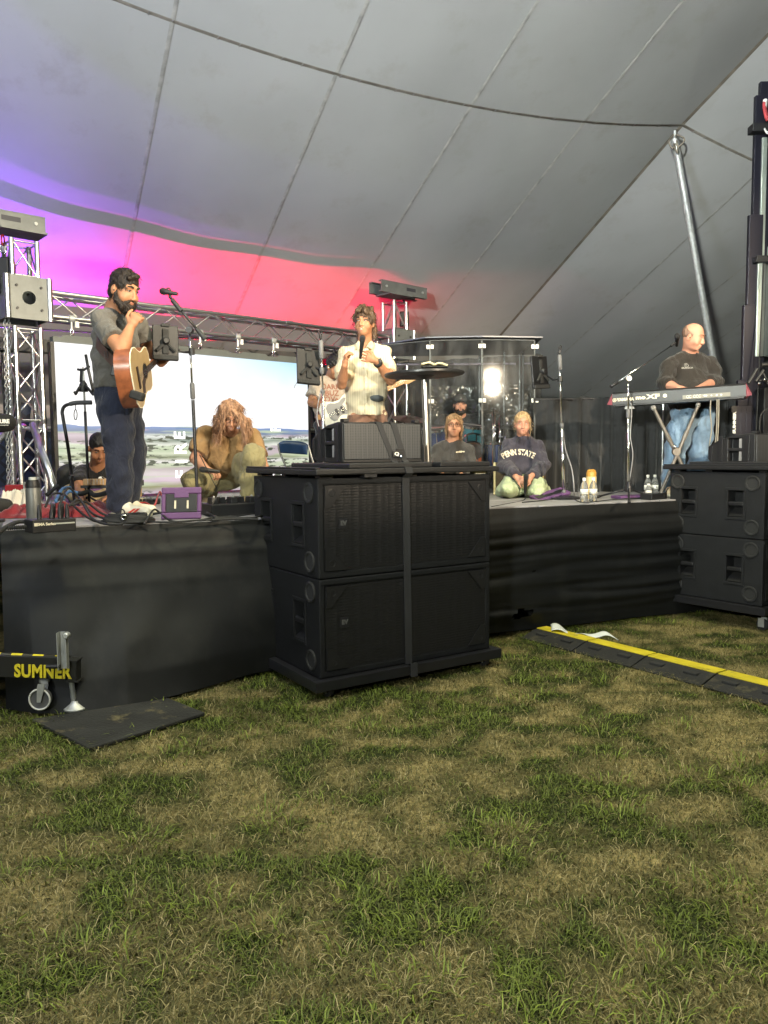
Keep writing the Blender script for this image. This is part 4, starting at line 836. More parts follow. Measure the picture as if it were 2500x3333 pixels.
def lid(label, A, X, Y, z):
    P = lambda x, y, zz: V(A.x, A.y, z)+X*x+Y*y+ZU*zz; ax = (X, Y, ZU); root = thing('transport_lid', label, 'lid', P(SW/2, SD/2, 0))
    MB().box(P(SW/2-.0, SD/2, .035), (SW+.075, SD+.11, .035), ax).build('base_slab', M_BLACKP, root, bevel=.008); MB().box(P(SW/2-.16, .36, .0685), (.62, .80, .032), ax).build('raised_tray', M_BLACKP, root, bevel=.008)
    MB().box(P(SW-.24, .14, .0685), (.42, .36, .032), ax).build('raised_tray', M_BLACKP, root, bevel=.008)
    MB().box(P(-.02, SD/2, .058), (.03, SD+.09, .012), ax).build('rim', M_BLACKP, root, bevel=.003)
    for x, y in ((.06, .03), (.06, SD-.06), (.34, -.02), (SW*.5, .02), (SW-.08, .03), (SW-.08, SD-.06), (.06, .5)): MB().box(P(x, y, .009), (.09, .06, .019), ax).build('spacer', M_CREAM if (x > 1 and y < .1) else M_BLACKP, root)
def line_speaker(label, A, X, Y, z, logo=True, straps=True):
    P = lambda x, y, zz: V(A.x, A.y, z)+X*x+Y*y+ZU*zz; ax = (X, Y, ZU); w, d, h = .62, .42, .262; root = thing('line_array_speaker', label, 'speaker', P(w/2, d/2, 0), 'loudspeakers lying on the subwoofer stacks')
    side = [(0, 0), (0, h), (.06, h+.004), (.20, h-.012), (.33, h-.05), (.39, h-.085), (.42, .16), (.42, .05), (.38, .012), (.2, 0)]
    cab = MB().prism(side, P(w, 0, 0), Y, ZU, -w) if False else MB().prism(side, P(0, 0, 0), Y, ZU, w); cab = cab.build('cabinet', M_BLACKP, root)
    c = MB(); c.box(P(.02, .175, .185), (.10, .12, .085), ax); c.box(P(.02, .175, .075), (.10, .12, .085), ax); c.box(P(w-.02, .175, .13), (.10, .12, .18), ax); carve(cab, c)
    for y, zz in ((.128, .185), (.128, .075)): MB().box(P(.012, y, zz), (.02, .022, .078), ax).build('handle_edge', mat('worn_edge', (.22, .22, .23), .5), root)
    MB().box(P(-.003, .30, .14), (.012, .035, .21), ax).build('rigging_bar', M_BMET, root, bevel=.002); MB().box(P(-.003, .06, .13), (.012, .03, .24), ax).build('rigging_bar', M_BMET, root, bevel=.002); MB().box(P(-.003, .385, .10), (.012, .022, .13), ax).build('rigging_bar', M_BMET, root, bevel=.002)
    MB().box(P(w/2, -.006, h/2+.006), (w-.016, .012, h-.03), ax).build('grille', M_PERF, root, bevel=.004); MB().box(P(w/2, -.004, .010), (w, .02, .018), ax).build('base_lip', M_BLACKP, root, bevel=.003)
    for x in (.03, w-.03): MB().box(P(x, .02, h+.012), (.04, .05, .022), ax).build('rigging_lug', M_BLACKP, root, bevel=.004)
    if straps:
        for x0, x1, wd in ((.27, .385, .042), (.385, .475, .046)):
            q = MB(); pts = [P(x0, .30, h-.03), P(x0, .05, h+.008), P(x0, -.0155, h+.002), P(x1, -.0155, .012), P(x1+.01, -.04, -.01), P(x1+.02, .1, -.003)]
            q.add([p+X*s for p in pts for s in (-wd/2, wd/2)], [(2*i, 2*i+1, 2*i+3, 2*i+2) for i in range(len(pts)-1)]); q.build('strap', M_STRAP, root, solid=.003)
        MB().box(P(.43, -.018, .075), (.052, .014, .032), ax).build('buckle', M_BLACKP, root, bevel=.003)
    if logo:
        MB().box(P(.412, -.028, .052), (.085, .008, .040), ax).build('badge', M_BLACKP, root, bevel=.002); lettering('badge_mark', 'Q', M_WHITE, root, P(.400, -.0335, .054), X, ZU, .030, .001, .0015, sx=1.5); MB().lathe(P(.435, -.032, .040), [(.005, 0), (0, .004)], -Y, 8).build('status_light', mat('white_led', (.6, .7, 1), .4, var=0, emit=(.6, .8, 1), es=5), root)
A1, X1 = V(-.392, 4.55, 0), V(.842, .540, 0); Y1 = V(-X1.y, X1.x, 0); z1 = .118
A2, X2 = V(3.08, 6.20, 0), V(.806, .592, 0); Y2 = V(-X2.y, X2.x, 0); z2 = .20
subwoofer('upper subwoofer of the front centre stack, strapped', A1, X1, Y1, z1+SH); subwoofer('lower subwoofer of the front centre stack, resting on a dolly with green lights', A1, X1, Y1, z1, True)
dolly('black wheeled dolly under the front centre subwoofer stack', A1, X1, Y1, z1); 
lid('black plastic lid lying on the front centre subwoofers', A1, X1, Y1, z1+2*SH)
P1 = lambda x, y, z: V(A1.x, A1.y, z1)+X1*x+Y1*y+ZU*z
q = MB(); xs = .62; pts = [P1(xs-.02, .5, 2*SH+.058), P1(xs-.01, -.062, 2*SH+.056), P1(xs, -.066, 2*SH+.02), P1(xs+.004, -.012, 2*SH-.01), P1(xs+.012, -.012, SH), P1(xs+.02, -.012, .0), P1(xs+.022, -.066, .02), P1(xs+.022, -.068, -.07)]
q.add([p+X1*s for p in pts for s in (-.027, .027)], [(2*i, 2*i+1, 2*i+3, 2*i+2) for i in range(len(pts)-1)])
tag(q.build('tie_strap', M_STRAP, None, solid=.004), 'wide black webbing strap running down the front of the subwoofer stack', 'strap')
sA = at(1115, 1500, 4.98); line_speaker('black line speaker with crossed straps on top of the centre stack', V(sA.x, sA.y, 0), X1, Y1, z1+2*SH+.086)

c = P1(.50, .10, 2*SH+.086); cs = thing('gap_blocks', 'small coloured cards standing in for something seen through the gap under the speaker', 'blocks', c)  # blocks added for the colours showing through the gap from behind
for i, cl in enumerate(((.62, .36, .24), (.60, .36, .26), (.30, .36, .48), (.70, .58, .12), (.58, .38, .30), (.55, .40, .33))): MB().box(P1(.40+i*.042, -.02, 2*SH+.064), (.036, .03, .018), (X1, Y1, ZU)).build('card', mat('card_%d' % i, cl, .6, var=.03), cs)
SW, SD, SH = SW*.9, SD*.905, .55           # the right edge stack is a slightly smaller model
subwoofer('upper subwoofer of the stack at the right edge', A2, X2, Y2, z2+SH); subwoofer('lower subwoofer of the stack at the right edge, near the grass', A2, X2, Y2, z2)
dolly('black wheeled dolly under the right edge subwoofer stack', A2, X2, Y2, z2); lid('black plastic lid lying on the right edge subwoofers', A2, X2, Y2, z2+2*SH)
sB = at(2457, 1480, 6.42); line_speaker('black speaker on top of the right edge stack, grille turned right', V(sB.x, sB.y, 0), X2, Y2, z2+2*SH+.056, logo=False)
# cables lying over the right stack
def cable(label, pts, r=.006, m=None, n=6, grp='cables lying about the stage'):
    o = MB().tube(curve(pts, n), r, 6).build('cable', m or M_RUB, None, smooth=True); return tag(o, label, 'cable', grp)
cable('black power cord looping up beside the right edge speaker', [at(2500, 1330, 6.9), at(2480, 1345, 6.9), at(2473, 1375, 6.9), at(2474, 1405, 6.9), at(2482, 1418, 7.0)], .007)
# ---- rubber mat under the lift foot
mp_ = [onz(103, 2352, .012), onz(290, 2449, .012), onz(668, 2331, .012), onz(548, 2283, .012)]; o0 = mp_[0]; q = MB(); vs = mp_+[p+ZU*.022 for p in mp_]
q.add(vs, [(3, 2, 1, 0), (4, 5, 6, 7)]+[(i, (i+1) % 4, 4+(i+1) % 4, 4+i) for i in range(4)]); tag(q.build('rubber_mat', soil(mat('scuffed_mat', (.022, .022, .020), .8, var=.5, vs=4, bump=.5, bs=70), (.13, .11, .055), 7, .56, .70), None, bevel=.006), 'dark scuffed rubber mat on the grass under the lift foot', 'mat')
# ---- outrigger leg of the material lift, front left
D = 4.30; L = lambda px, py, d=D: at(px, py, d)
lf = thing('material_lift', 'black lift base with yellow stripes, crank jack and caster, front left', 'lift', L(-300, 2290))
M_LIFT = mat('black_lift_paint', (.020, .020, .019), .42, bump=.1, bs=60)
b0, b1 = L(-420, 2150), L(222, 2171); dx = (b1-b0).normalized(); dy = V(-dx.y, dx.x, 0).normalized(); dz = dx.cross(dy).normalized()
MB().box((b0+b1)/2, ((b1-b0).length, .07, .125), (dx, dy, dz)).build('leg_beam', M_LIFT, lf, bevel=.004)
r0, r1 = L(-420, 2110, D-.0), L(196, 2143, D-.0); MB().tube([r0, r1], .0155, 12).build('striped_bar', M_LIFT, lf, smooth=True)
for a, bb in ((-170, -110), (-72, 4), (39, 74), (108, 143), (180, 188)):
    f = lambda p: r0.lerp(r1, (p+420)/616); MB().tube([f(a), f(bb)], .0162, 12).build('yellow_band', M_YEL, lf, smooth=True, angle=50)
lettering('lift_name', 'SUMNER', M_YEL, lf, L(149, 2181, D-.005)-dy*.042, dx, dz, .100, .0035, .002, sx=.80, space=1.06)
MB().box(L(241, 2179), (.055, .07, .125), (dx, dy, dz)).build('jack_sleeve', M_LIFT, lf, bevel=.003)
q = MB(); c = L(209, 2116, D-.05); q.box(c, (.05, .004, .21)); q.box(c+V(-.024, -.018, 0), (.004, .036, .21)); q.box(c+V(.024, -.018, 0), (.004, .036, .19)); q.build('crank_arm', M_STEEL, lf)
MB().lathe(L(220, 2066, D-.06), [(.018, 0), (.018, .03), (.012, .036)], V(0, -1, 0), 12).build('crank_hub', M_STEEL, lf, smooth=True, angle=40); MB().tube([L(196, 2170, D-.07), L(150, 2170, D-.08)], [.012, .012], 12).build('crank_grip', M_BLACKP, lf, smooth=True, angle=40)
pts = []; s0, s1 = L(233, 2215), L(246, 2330)
MB().tube([s0.lerp(s1, i/60) for i in range(61)], [.0135+.003*(i % 2) for i in range(61)], 10).build('jack_screw', M_STEEL, lf, smooth=True)
MB().lathe(V(s1.x, s1.y, .036), [(.062, 0), (.062, .007), (.052, .014), (.026, .036), (.020, .048)], ZU, 24).build('jack_foot', M_STEEL, lf, smooth=True, angle=50)
MB().box(L(240, 2146), (.068, .08, .008), (dx, dy, dz)).build('cap_plate', M_LIFT, lf); MB().box(L(243, 2213), (.068, .08, .008), (dx, dy, dz)).build('cap_plate', M_LIFT, lf)
wc = L(133, 2274, D-.06); wh = MB().lathe(wc-V(0, .018, 0), [(.0, 0), (.012, -.002), (.014, .004), (.050, .004), (.058, .001), (.058, .035), (.0, .035)], V(0, 1, 0), 28).build('caster_wheel', mat('grey_rubber', (.10, .10, .10), .6), lf, smooth=True, angle=40)
MB().tube([wc-V(0, .017, 0)+V(.058*cos(a), 0, .058*sin(a)) for a in np.linspace(0, 2*pi, 33)[:-1]], .0052, 6, closed=True).build('rim', M_WHITE, wh, smooth=True); MB().lathe(wc-V(0, .024, 0), [(.012, 0), (.012, .012)], V(0, 1, 0), 10).build('axle_bolt', M_STEEL, wh)
for s in (-1, 1): MB().prism([(-.010, -.012), (.010, -.014), (.036, .070), (.034, .092), (.0, .092), (-.006, .070)], wc+V(0, s*.025, 0)-V(0, .002, 0), V(1, 0, 0), ZU, .004).build('caster_fork', M_STEEL, lf)
MB().lathe(L(145, 2216), [(.022, -.012), (.030, -.004), (.030, .012), (.018, .018)], ZU, 16).build('swivel', M_STEEL, lf, smooth=True, angle=40); MB().box(L(137, 2231, D-.036), (.034, .002, .016)).build('caster_label', M_WHITE, lf)
MB().box(L(-470, 2170), (.25, .5, .22)).build('mast_base', M_LIFT, lf, bevel=.01); MB().box(L(-480, 1500)-V(0, 0, .2), (.16, .2, 2.6)).build('mast', M_LIFT, lf, bevel=.01)
# ---- telescoping lift mast at the right edge
mt = thing('lift_mast', 'tall dark telescoping lift mast at the right edge', 'lift mast', V(*at(2470, 1800, 7.75).xy, 0))
M_MAST = mat('mast_paint', (.013, .0125, .022), .38, .3, var=.1); Rr = lambda px, py, d=7.75: at(px, py, d)
def mastbox(name, pxl, pxr, pyt, pyb, d, dep, m=M_MAST):
    a, c = Rr(pxl, pyt, d), Rr(pxr, pyb, d); MB().box(((a.x+c.x)/2, d+dep/2, (a.z+c.z)/2), (c.x-a.x, dep, a.z-c.z)).build(name, m, mt, bevel=.005)
mastbox('mast_section', 2476, 2560, 264, 800, 7.84, .05); mastbox('mast_section', 2461, 2481, 309, 1420, 7.80, .05); mastbox('mast_section', 2440, 2464, 698, 1500, 7.76, .05)
mastbox('mast_section', 2422, 2443, 992, 1620, 7.72, .05); mastbox('mast_section', 2404, 2426, 1236, 1800, 7.68, .05); mastbox('mast_back', 2478, 2600, 309, 1900, 8.03, .05, M_BMET)
M_MIRR = mat('pale_extrusion', (.55, .62, .56), .3, .75, var=.15, vs=3)
mastbox('rail_strip', 2483, 2489, 446, 832, 7.78, .03, M_MIRR); mastbox('rail_strip', 2494, 2520, 446, 832, 7.9, .02, M_MIRR); mastbox('rail_strip', 2468, 2474, 850, 1160, 7.74, .02, M_MIRR); mastbox('rail_strip', 2480, 2486, 850, 1160, 7.74, .02, mat('grey_extrusion', (.16, .18, .18), .35, .7)); mastbox('rail_strip', 2494, 2510, 850, 1160, 7.8, .02, mat('grey_extrusion', (.16, .18, .18), .35, .7))
mastbox('collar', 2452, 2600, 399, 424, 7.70, .12, M_BLACKP); mastbox('collar', 2464, 2600, 831, 851, 7.68, .10, M_BLACKP); mastbox('carriage', 2488, 2620, 1262, 1480, 7.6, .2, M_BLACKP)
for i, (a, c) in enumerate(((2394, 2410), (2411, 2428), (2429, 2446))): mastbox('slat_panel', a, c, 1320, 1425, 7.55, .04)
MB().lathe(Rr(2386, 1333, 7.55), [(0, -.02), (.035, -.02), (.038, 0), (.035, .02), (0, .02)], V(0, 1, 0), 16).build('pulley', M_BLACKP, mt, smooth=True, angle=40)
lettering('mast_name', 'SUMNER', M_WHITE, mt, Rr(2391, 1376, 7.53), ZU, V(-1, 0, 0), .036, .002, .001, sx=1.5)
MB().tube(curve([Rr(2490, 330, 7.72), Rr(2488, 345, 7.70), Rr(2494, 378, 7.68), Rr(2500, 392, 7.68)]), .018, 8).build('red_connector', mat('red_cable_end', (.42, .05, .06), .5), mt, smooth=True); MB().tube([Rr(2491, 326, 7.72), Rr(2489, 350, 7.70)], .021, 8).build('connector_tip', M_WHITE, mt)
MB().tube(curve([Rr(2489, 419, 7.65), Rr(2497, 432, 7.6), Rr(2512, 436, 7.6)]), .010, 6).build('white_cord', M_WHITE, mt, smooth=True); MB().tube([Rr(2486, 850, 7.7), Rr(2462, 1400, 7.5)], .006, 6).build('cord', M_RUB, mt)
# ---- cable ramp, paper
ra, rb_ = onz(1775, 2052, .03), onz(2640, 2268, .03); rx = (rb_-ra).normalized(); ry = V(-rx.y, rx.x, 0)
rp = thing('cable_ramp', 'black rubber cable ramp with a long yellow lid across the grass', 'cable ramp', V(*((ra+rb_)/2).xy, 0)); Ls = (rb_-ra).length*2; ns = 8
for i in range(ns):
    c = ra+rx*(Ls/ns*i); l = Ls/ns-.012
    MB().prism([(-.27, -.028), (.03, -.028), (.03, .026), (-.10, .030), (-.13, .026), (-.27, -.018)], c, ry, ZU, l).build('ramp_segment', (mat('ramp_rubber', (.014, .014, .014), .75, bump=.4, bs=90) if 'ramp_rubber' in MATS else soil(mat('ramp_rubber', (.014, .014, .014), .75, bump=.4, bs=90), (.075, .065, .035), 9, .56, .72)), rp, bevel=.004)
    MB().box(c+rx*(l/2)-ry*.045+ZU*.032, (l-.004, .115, .010), (rx, ry, ZU)).build('yellow_lid', (mat('ramp_yellow', (.62, .50, .025), .6) if 'ramp_yellow' in MATS else soil(mat('ramp_yellow', (.62, .50, .025), .6, var=.2, vs=5, bump=.3, bs=60), (.16, .13, .05), 12, .58, .74)), rp, bevel=.003)
    for f in (.25, .75): MB().box(c+rx*(l*f)-ry*.165+ZU*.012, (.10, .055, .024), (rx, ry, ZU)).build('grip_lug', M_RUB, rp, bevel=.006)
q = MB(); pp = [onz(px, py, .07) for px, py in ((1796, 2052), (1935, 2072), (2018, 2078), (1995, 2082), (1900, 2081), (1830, 2066))]
qa, qb = onz(1795, 2053, .075), onz(2016, 2080, .06)
tag(MB().sheet(lambda u, v: qa.lerp(qb, u)+V(.02, .115, 0)*(v*(1-.75*u))*1.2+ZU*(.02*sin(u*9+v)*(.3+v)+.012*sin(u*17)), 24, 6).build('paper', mat('white_paper', (.72, .74, .72), .7, var=.03), None, smooth=True, solid=.001), 'crumpled white sheet of paper lying behind the cable ramp', 'paper')
# ================================================================== ON THE STAGE
def clutch(b, a, c, r): b.lathe(Vector(a), [(r*.7, 0), (r, .012), (r, (Vector(c)-Vector(a)).length-.012), (r*.7, (Vector(c)-Vector(a)).length)], Vector(c)-Vector(a), 12)
def mic(parent, tip, tail, m=M_BLACKP, name='microphone', label=None):
    """hand-held vocal microphone: ball grille at tip, tapered body to tail"""
    tip, tail = Vector(tip), Vector(tail); d = (tail-tip).normalized(); L = (tail-tip).length
    root = parent
    if label: root = thing('microphone', label, 'microphone', tail)
    MB().lathe(tip, [(0, 0), (.014, .004), (.023, .014), (.026, .028), (.024, .044), (.021, .052)], d, 16).build('grille', mat('mic_grille', (.045, .045, .048), .45, .6, bump=.8, bs=600), root, smooth=True, angle=60)
    MB().lathe(tip, [(.022, .050), (.022, .058), (.019, .062), (.0125, L-.004), (.010, L)], d, 14).build('handle', m, root, smooth=True, angle=50); return root
def tripod(root, hub, feet, r=.009):
    for f in feet:
        f = Vector(f); MB().tube([hub, f+ZU*.012], r, 8).build('leg', M_BMET, root, smooth=True); d = (f-hub).normalized(); MB().tube([f+ZU*.012-d*.05, f+ZU*.012], r*1.5, 8).build('foot', M_RUB, root, smooth=True)
def tablet(root, TL, TR, BL, th=.022, m=None, clampm=True):
    TL, TR, BL = Vector(TL), Vector(TR), Vector(BL); X = (TR-TL); Y = (TL-BL); w, h = X.length, Y.length; X.normalize(); Y = (Y-X*Y.dot(X)).normalized(); Z = X.cross(Y); c = BL+X*(w/2)+Y*(h/2)
    tb = MB().box(c, (w, h, th), (X, Y, Z)).build('tablet', m or mat('tablet_black', (.010, .0105, .012), .4, bump=.1, bs=200), root, bevel=.006)
    q = MB(); q.box(c+Z*.018, (.045, h*.75, .016), (X, Y, Z)); q.build('clamp_spine', M_RUB, root, bevel=.004)
    MB().box(c+Y*(h*.49)+Z*.006, (w*.34, .022, .04), (X, Y, Z)).build('clamp_jaw', M_RUB, root, bevel=.005); MB().box(c-Y*(h*.48)+Z*.006, (w*.98, .035, .045), (X, Y, Z)).build('clamp_jaw', M_RUB, root, bevel=.006)
    q = MB(); q.tube([c+Z*.02-Y*(h*.02), c+Z*.03-Y*(h*.3)-X*(w*.36)], .012, 6); q.build('clamp_arm', M_RUB, root); MB().tube([c+Z*.02-Y*(h*.02), c+Z*.03-Y*(h*.3)+X*(w*.36)], .012, 6).build('clamp_arm', M_RUB, root)
    MB().lathe(c+Z*.02, [(.026, 0), (.026, .03), (.018, .04)], Z, 14).build('ball_joint', M_BLACKP, root, smooth=True, angle=40); return c, X, Y, Z
def micclip(root, p, d):
    d = Vector(d).normalized(); u = d.orthogonal().normalized(); MB().tube([p, p+d*.03], .012, 10).build('clip_base', M_BLACKP, root)
    MB().tube([p+d*.03+u*.017*cos(a)+d*(.022+.022*sin(a)) for a in np.linspace(-.9, pi+.9, 12)], .0055, 6).build('mic_clip', M_BLACKP, root, smooth=True)
# guitarist's boom stand with tablet
d = 5.85; base = at(644, 1655, d); g1 = thing('microphone_stand', 'tall boom microphone stand with a tablet in front of the guitarist', 'microphone stand', V(base.x, base.y, ST))
MB().tube([at(644, 1650, d), at(628, 1302, d)], .0125, 12).build('lower_tube', M_BMET, g1, smooth=True, angle=50); MB().tube([at(627, 1300, d), at(617, 1078, d)], .0078, 10).build('upper_rod', M_CHROME, g1, smooth=True)
b = MB(); clutch(b, at(628, 1300, d), at(625, 1246, d), .018); b.build('height_clutch', mat('grey_grip', (.12, .12, .125), .55), g1, smooth=True, angle=45)
MB().lathe(at(644, 1655, d)-ZU*.0, [(.03, 0), (.024, .05), (.016, .1)], ZU, 12).build('hub', M_BMET, g1, smooth=True, angle=45); tripod(g1, at(645, 1650, d), [st(463, 1684), st(705, 1692), st(690, 1640)])
MB().lathe(at(618, 1075, d)-V(0, .03, 0), [(.024, 0), (.028, .01), (.028, .05), (.022, .06)], V(0, 1, 0), 14).build('boom_joint', M_BLACKP, g1, smooth=True, angle=40)
MB().tube([at(554, 968, d-.05), at(655, 1088, d-.02)], .0095, 10).build('boom_arm', M_BMET, g1, smooth=True); MB().tube([at(560, 975, d-.055), at(590, 1012, d-.055)], .018, 10).build('boom_grip', M_BLACKP, g1, smooth=True, angle=50); MB().tube([at(640, 1070, d-.02), at(668, 1104, d-.02)], [.015, .022], 12).build('counterweight', M_BLACKP, g1, smooth=True, angle=50)
micclip(g1, at(555, 970, d-.05), ZU*1+V(-.2, 0, 0)); mic(None, at(520, 946, d-.05), at(578, 957, d-.08), label='black microphone clipped on the boom stand before the guitarist')
tablet(g1, at(521, 1061, d-.12), at(605, 1067, d-.05), at(497, 1165, d-.16)); MB().tube([at(560, 1130, d-.1), at(598, 1146, d-.05), at(622, 1146, d)], .009, 8).build('tablet_arm', M_BMET, g1, smooth=True); MB().lathe(at(624, 1146, d)-ZU*.02, [(.022, 0), (.022, .05)], ZU, 10).build('arm_clamp', M_BLACKP, g1)
# singer's tablet stand
d = 6.55; base = at(1058, 1650, d); g2 = thing('microphone_stand', 'straight microphone stand with a tablet, empty clip, beside the speaking man', 'microphone stand', V(base.x, base.y, ST))
base.z = ST; MB().tube([base+ZU*.02, at(1051, 1275, d)], .0125, 12).build('lower_tube', M_CHROME, g2, smooth=True); MB().tube([at(1051, 1275, d), at(1044, 1100, d)], .0078, 10).build('upper_rod', M_CHROME, g2, smooth=True); MB().lathe(base, [(.14, 0), (.14, .014), (.03, .03)], ZU, 24).build('base_plate', M_BMET, g2, smooth=True, angle=40)
for (a, c, r) in (((1046, 1168), (1044, 1108), .021), ((1048, 1218), (1047, 1195), .020), ((1051, 1282), (1051, 1268), .017)): b = MB(); clutch(b, at(*a, d), at(*c, d), r); b.build('height_clutch', mat('grey_grip', (.12, .12, .125), .55), g2, smooth=True, angle=45)
micclip(g2, at(1043, 1102, d), ZU); tablet(g2, at(993, 1141, d+.02), at(1066, 1150, d+.10), at(967, 1243, d-.08)); MB().tube([at(1022, 1196, d+.02), at(1046, 1202, d)], .011, 8).build('tablet_arm', M_BLACKP, g2)
cable('thin white cord hanging from the tablet stand beside the bassist', [at(1030, 1236, d), at(990, 1228, d-.05), at(972, 1240, d-.05), at(962, 1252, d-.05), at(958, 1262, d-.05)], .0035, mat('grey_cord', (.3, .3, .32), .5))
cable('cord hanging down beside the tablet stand pole', [at(1046, 1262, d), at(1036, 1310, d), at(1032, 1360, d), at(1042, 1400, d)], .0045, mat('grey_cord', (.3, .3, .32), .5))
# right-hand tablet stand
d = 7.05; base = at(1836, 1622, d); base.z = ST; g3 = thing('microphone_stand', 'straight microphone stand with a tablet, right of the kneeling women', 'microphone stand', base)
MB().tube([base+ZU*.02, at(1829, 1390, d)], .0135, 12).build('lower_tube', M_CHROME, g3, smooth=True); MB().tube([at(1829, 1390, d), at(1820, 1150, d)], .0085, 10).build('upper_rod', M_CHROME, g3, smooth=True); MB().lathe(base, [(.15, 0), (.15, .016), (.03, .035)], ZU, 24).build('base_plate', M_BMET, g3, smooth=True, angle=40)
for (a, c, r) in (((1823, 1204), (1821, 1155), .021), ((1829, 1392), (1829, 1376), .018), ((1836, 1612), (1836, 1594), .020)): b = MB(); clutch(b, at(*a, d), at(*c, d), r); b.build('height_clutch', mat('grey_grip', (.12, .12, .125), .55), g3, smooth=True, angle=45)
micclip(g3, at(1820, 1150, d), ZU+V(.2, 0, 0)); tablet(g3, at(1764, 1181, d+.08), at(1812, 1181, d+.26), at(1735, 1262, d-.04), th=.02); MB().tube([at(1780, 1222, d+.1), at(1800, 1236, d+.05), at(1824, 1232, d)], .010, 8).build('tablet_arm', M_BMET, g3, smooth=True); MB().lathe(at(1823, 1242, d), [(.024, 0), (.024, .05)], ZU, 10).build('arm_clamp', M_BLACKP, g3)
cable('cable drooping down beside the right-hand tablet stand', [at(1833, 1400, d), at(1840, 1460, d+.05), at(1862, 1530, d+.1), at(1869, 1600, d+.1), st(1866, 1614)], .006, mat('grey_cord', (.3, .3, .32), .5))
# keyboard boom stand
d = 6.86; base = at(2046, 1612, d); base.z = ST; g4 = thing('microphone_stand', 'boom microphone stand reaching up to the keyboard player', 'microphone stand', base)
MB().tube([base+ZU*.08, at(2045, 1335, d)], .0125, 12).build('lower_tube', M_CHROME, g4, smooth=True); MB().tube([at(2045, 1340, d), at(2045, 1236, d)], .0075, 10).build('upper_rod', M_CHROME, g4, smooth=True); b = MB(); clutch(b, at(2045, 1362, d), at(2045, 1332, d), .019); b.build('height_clutch', mat('grey_grip', (.12, .12, .125), .55), g4, smooth=True, angle=45)
MB().lathe(base+ZU*.07, [(.035, 0), (.028, .05), (.016, .09)], ZU, 12).build('hub', M_BMET, g4, smooth=True, angle=45); tripod(g4, base+ZU*.10, [st(1936, 1624), st(2112, 1618), st(2048, 1640)])
MB().lathe(at(2046, 1232, d)-V(0, .02, 0), [(.022, 0), (.026, .006), (.026, .034), (.022, .04)], V(0, 1, 0), 14).build('boom_joint', M_STEEL, g4, smooth=True, angle=40); MB().tube([at(1990, 1258, d), at(2192, 1120, d+.18)], .0068, 10).build('boom_arm', M_CHROME, g4, smooth=True)
MB().tube([at(1988, 1259, d), at(2012, 1243, d+.02)], .015, 10).build('counterweight', M_BMET, g4, smooth=True); MB().tube([at(2184, 1126, d+.17), at(2198, 1116, d+.18)], .012, 8).build('boom_tip', M_BLACKP, g4); mic(None, at(2205, 1088, d+.14), at(2203, 1126, d+.30), label='black microphone at the end of the boom before the keyboard player')
cable('cable hanging down the keyboard boom stand pole', [at(2054, 1312, d), at(2056, 1345, d), at(2052, 1420, d), at(2060, 1480, d), at(2050, 1560, d)], .0045, mat('grey_cord', (.3, .3, .32), .5))
# guitar stand and bent pole, left
d = 6.25; base = at(291, 1640, d); base.z = ST; g5 = thing('guitar_stand', 'tall hanging guitar stand with hooks, left of the guitarist', 'guitar stand', base)
MB().tube([base+ZU*.02, at(277, 1340, d)], .0115, 10).build('lower_tube', M_BMET, g5, smooth=True); MB().tube([at(277, 1340, d), at(270, 1195, d)], .0085, 10).build('upper_rod', M_STEEL, g5, smooth=True); tripod(g5, base+ZU*.10, [st(230, 1650), st(345, 1655), st(300, 1632)])
MB().tube([at(279, 1154, d), at(288, 1205, d), at(306, 1285, d-.05)], .012, 8).build('neck_rest', M_BLACKP, g5, smooth=True); MB().tube([at(267, 1200, d), at(265, 1245, d)], .016, 8).build('yoke', M_BLACKP, g5); MB().tube([at(252, 1202, d), at(270, 1206, d), at(292, 1192, d)], .010, 8).build('yoke_arm', M_BLACKP, g5)
MB().lathe(at(272, 1275, d), [(.035, 0), (.040, .02), (.03, .06), (.012, .09)], ZU, 12).build('collar', M_BLACKP, g5, smooth=True, angle=40)
for s in ((258, 1262, 246, 1283, 243, 1276), (285, 1262, 303, 1284, 308, 1278)): MB().tube([at(272, 1252, d), at(s[0], s[1], d-.05), at(s[2], s[3], d-.1), at(s[4], s[5], d-.12)], .011, 8).build('hook', M_BLACKP, g5, smooth=True)
MB().tube(curve([at(246, 1607, d-.1), at(270, 1606, d-.1), at(290, 1600, d-.05), at(308, 1612, d-.1), at(340, 1606, d-.2), at(384, 1586, d-.3)]), .020, 8).build('foam_cradle', M_RUB, g5, smooth=True)
d = 5.75; g6 = thing('bent_stand', 'black bent pole stand with a foam grip and hanging loop', 'stand', st(245, 1655))
MB().tube(curve([st(245, 1660), at(225, 1480, d), at(206, 1365, d), at(203, 1338, d), at(212, 1321, d), at(236, 1313, d)]), .0125, 10).build('bent_tube', M_BMET, g6, smooth=True); MB().tube(curve([at(228, 1315, d), at(250, 1311, d), at(298, 1310, d)]), .017, 10).build('foam_grip', mat('grey_foam', (.07, .07, .075), .8), g6, smooth=True)
MB().tube([at(246+5*cos(a), 1350+17*sin(a), d) for a in np.linspace(0, 2*pi, 15)[:-1]], .0035, 5, closed=True).build('loop', M_STRAP, g6, smooth=True); MB().tube([at(246, 1316, d), at(246, 1334, d)], .003, 5).build('cord', M_STRAP, g6); MB().tube([at(229, 1560, d), at(233, 1546, d)], .02, 10).build('clamp', M_BLACKP, g6); MB().lathe(st(245, 1660), [(.10, 0), (.10, .012), (.02, .03)], ZU, 20).build('base_plate', M_BMET, g6)
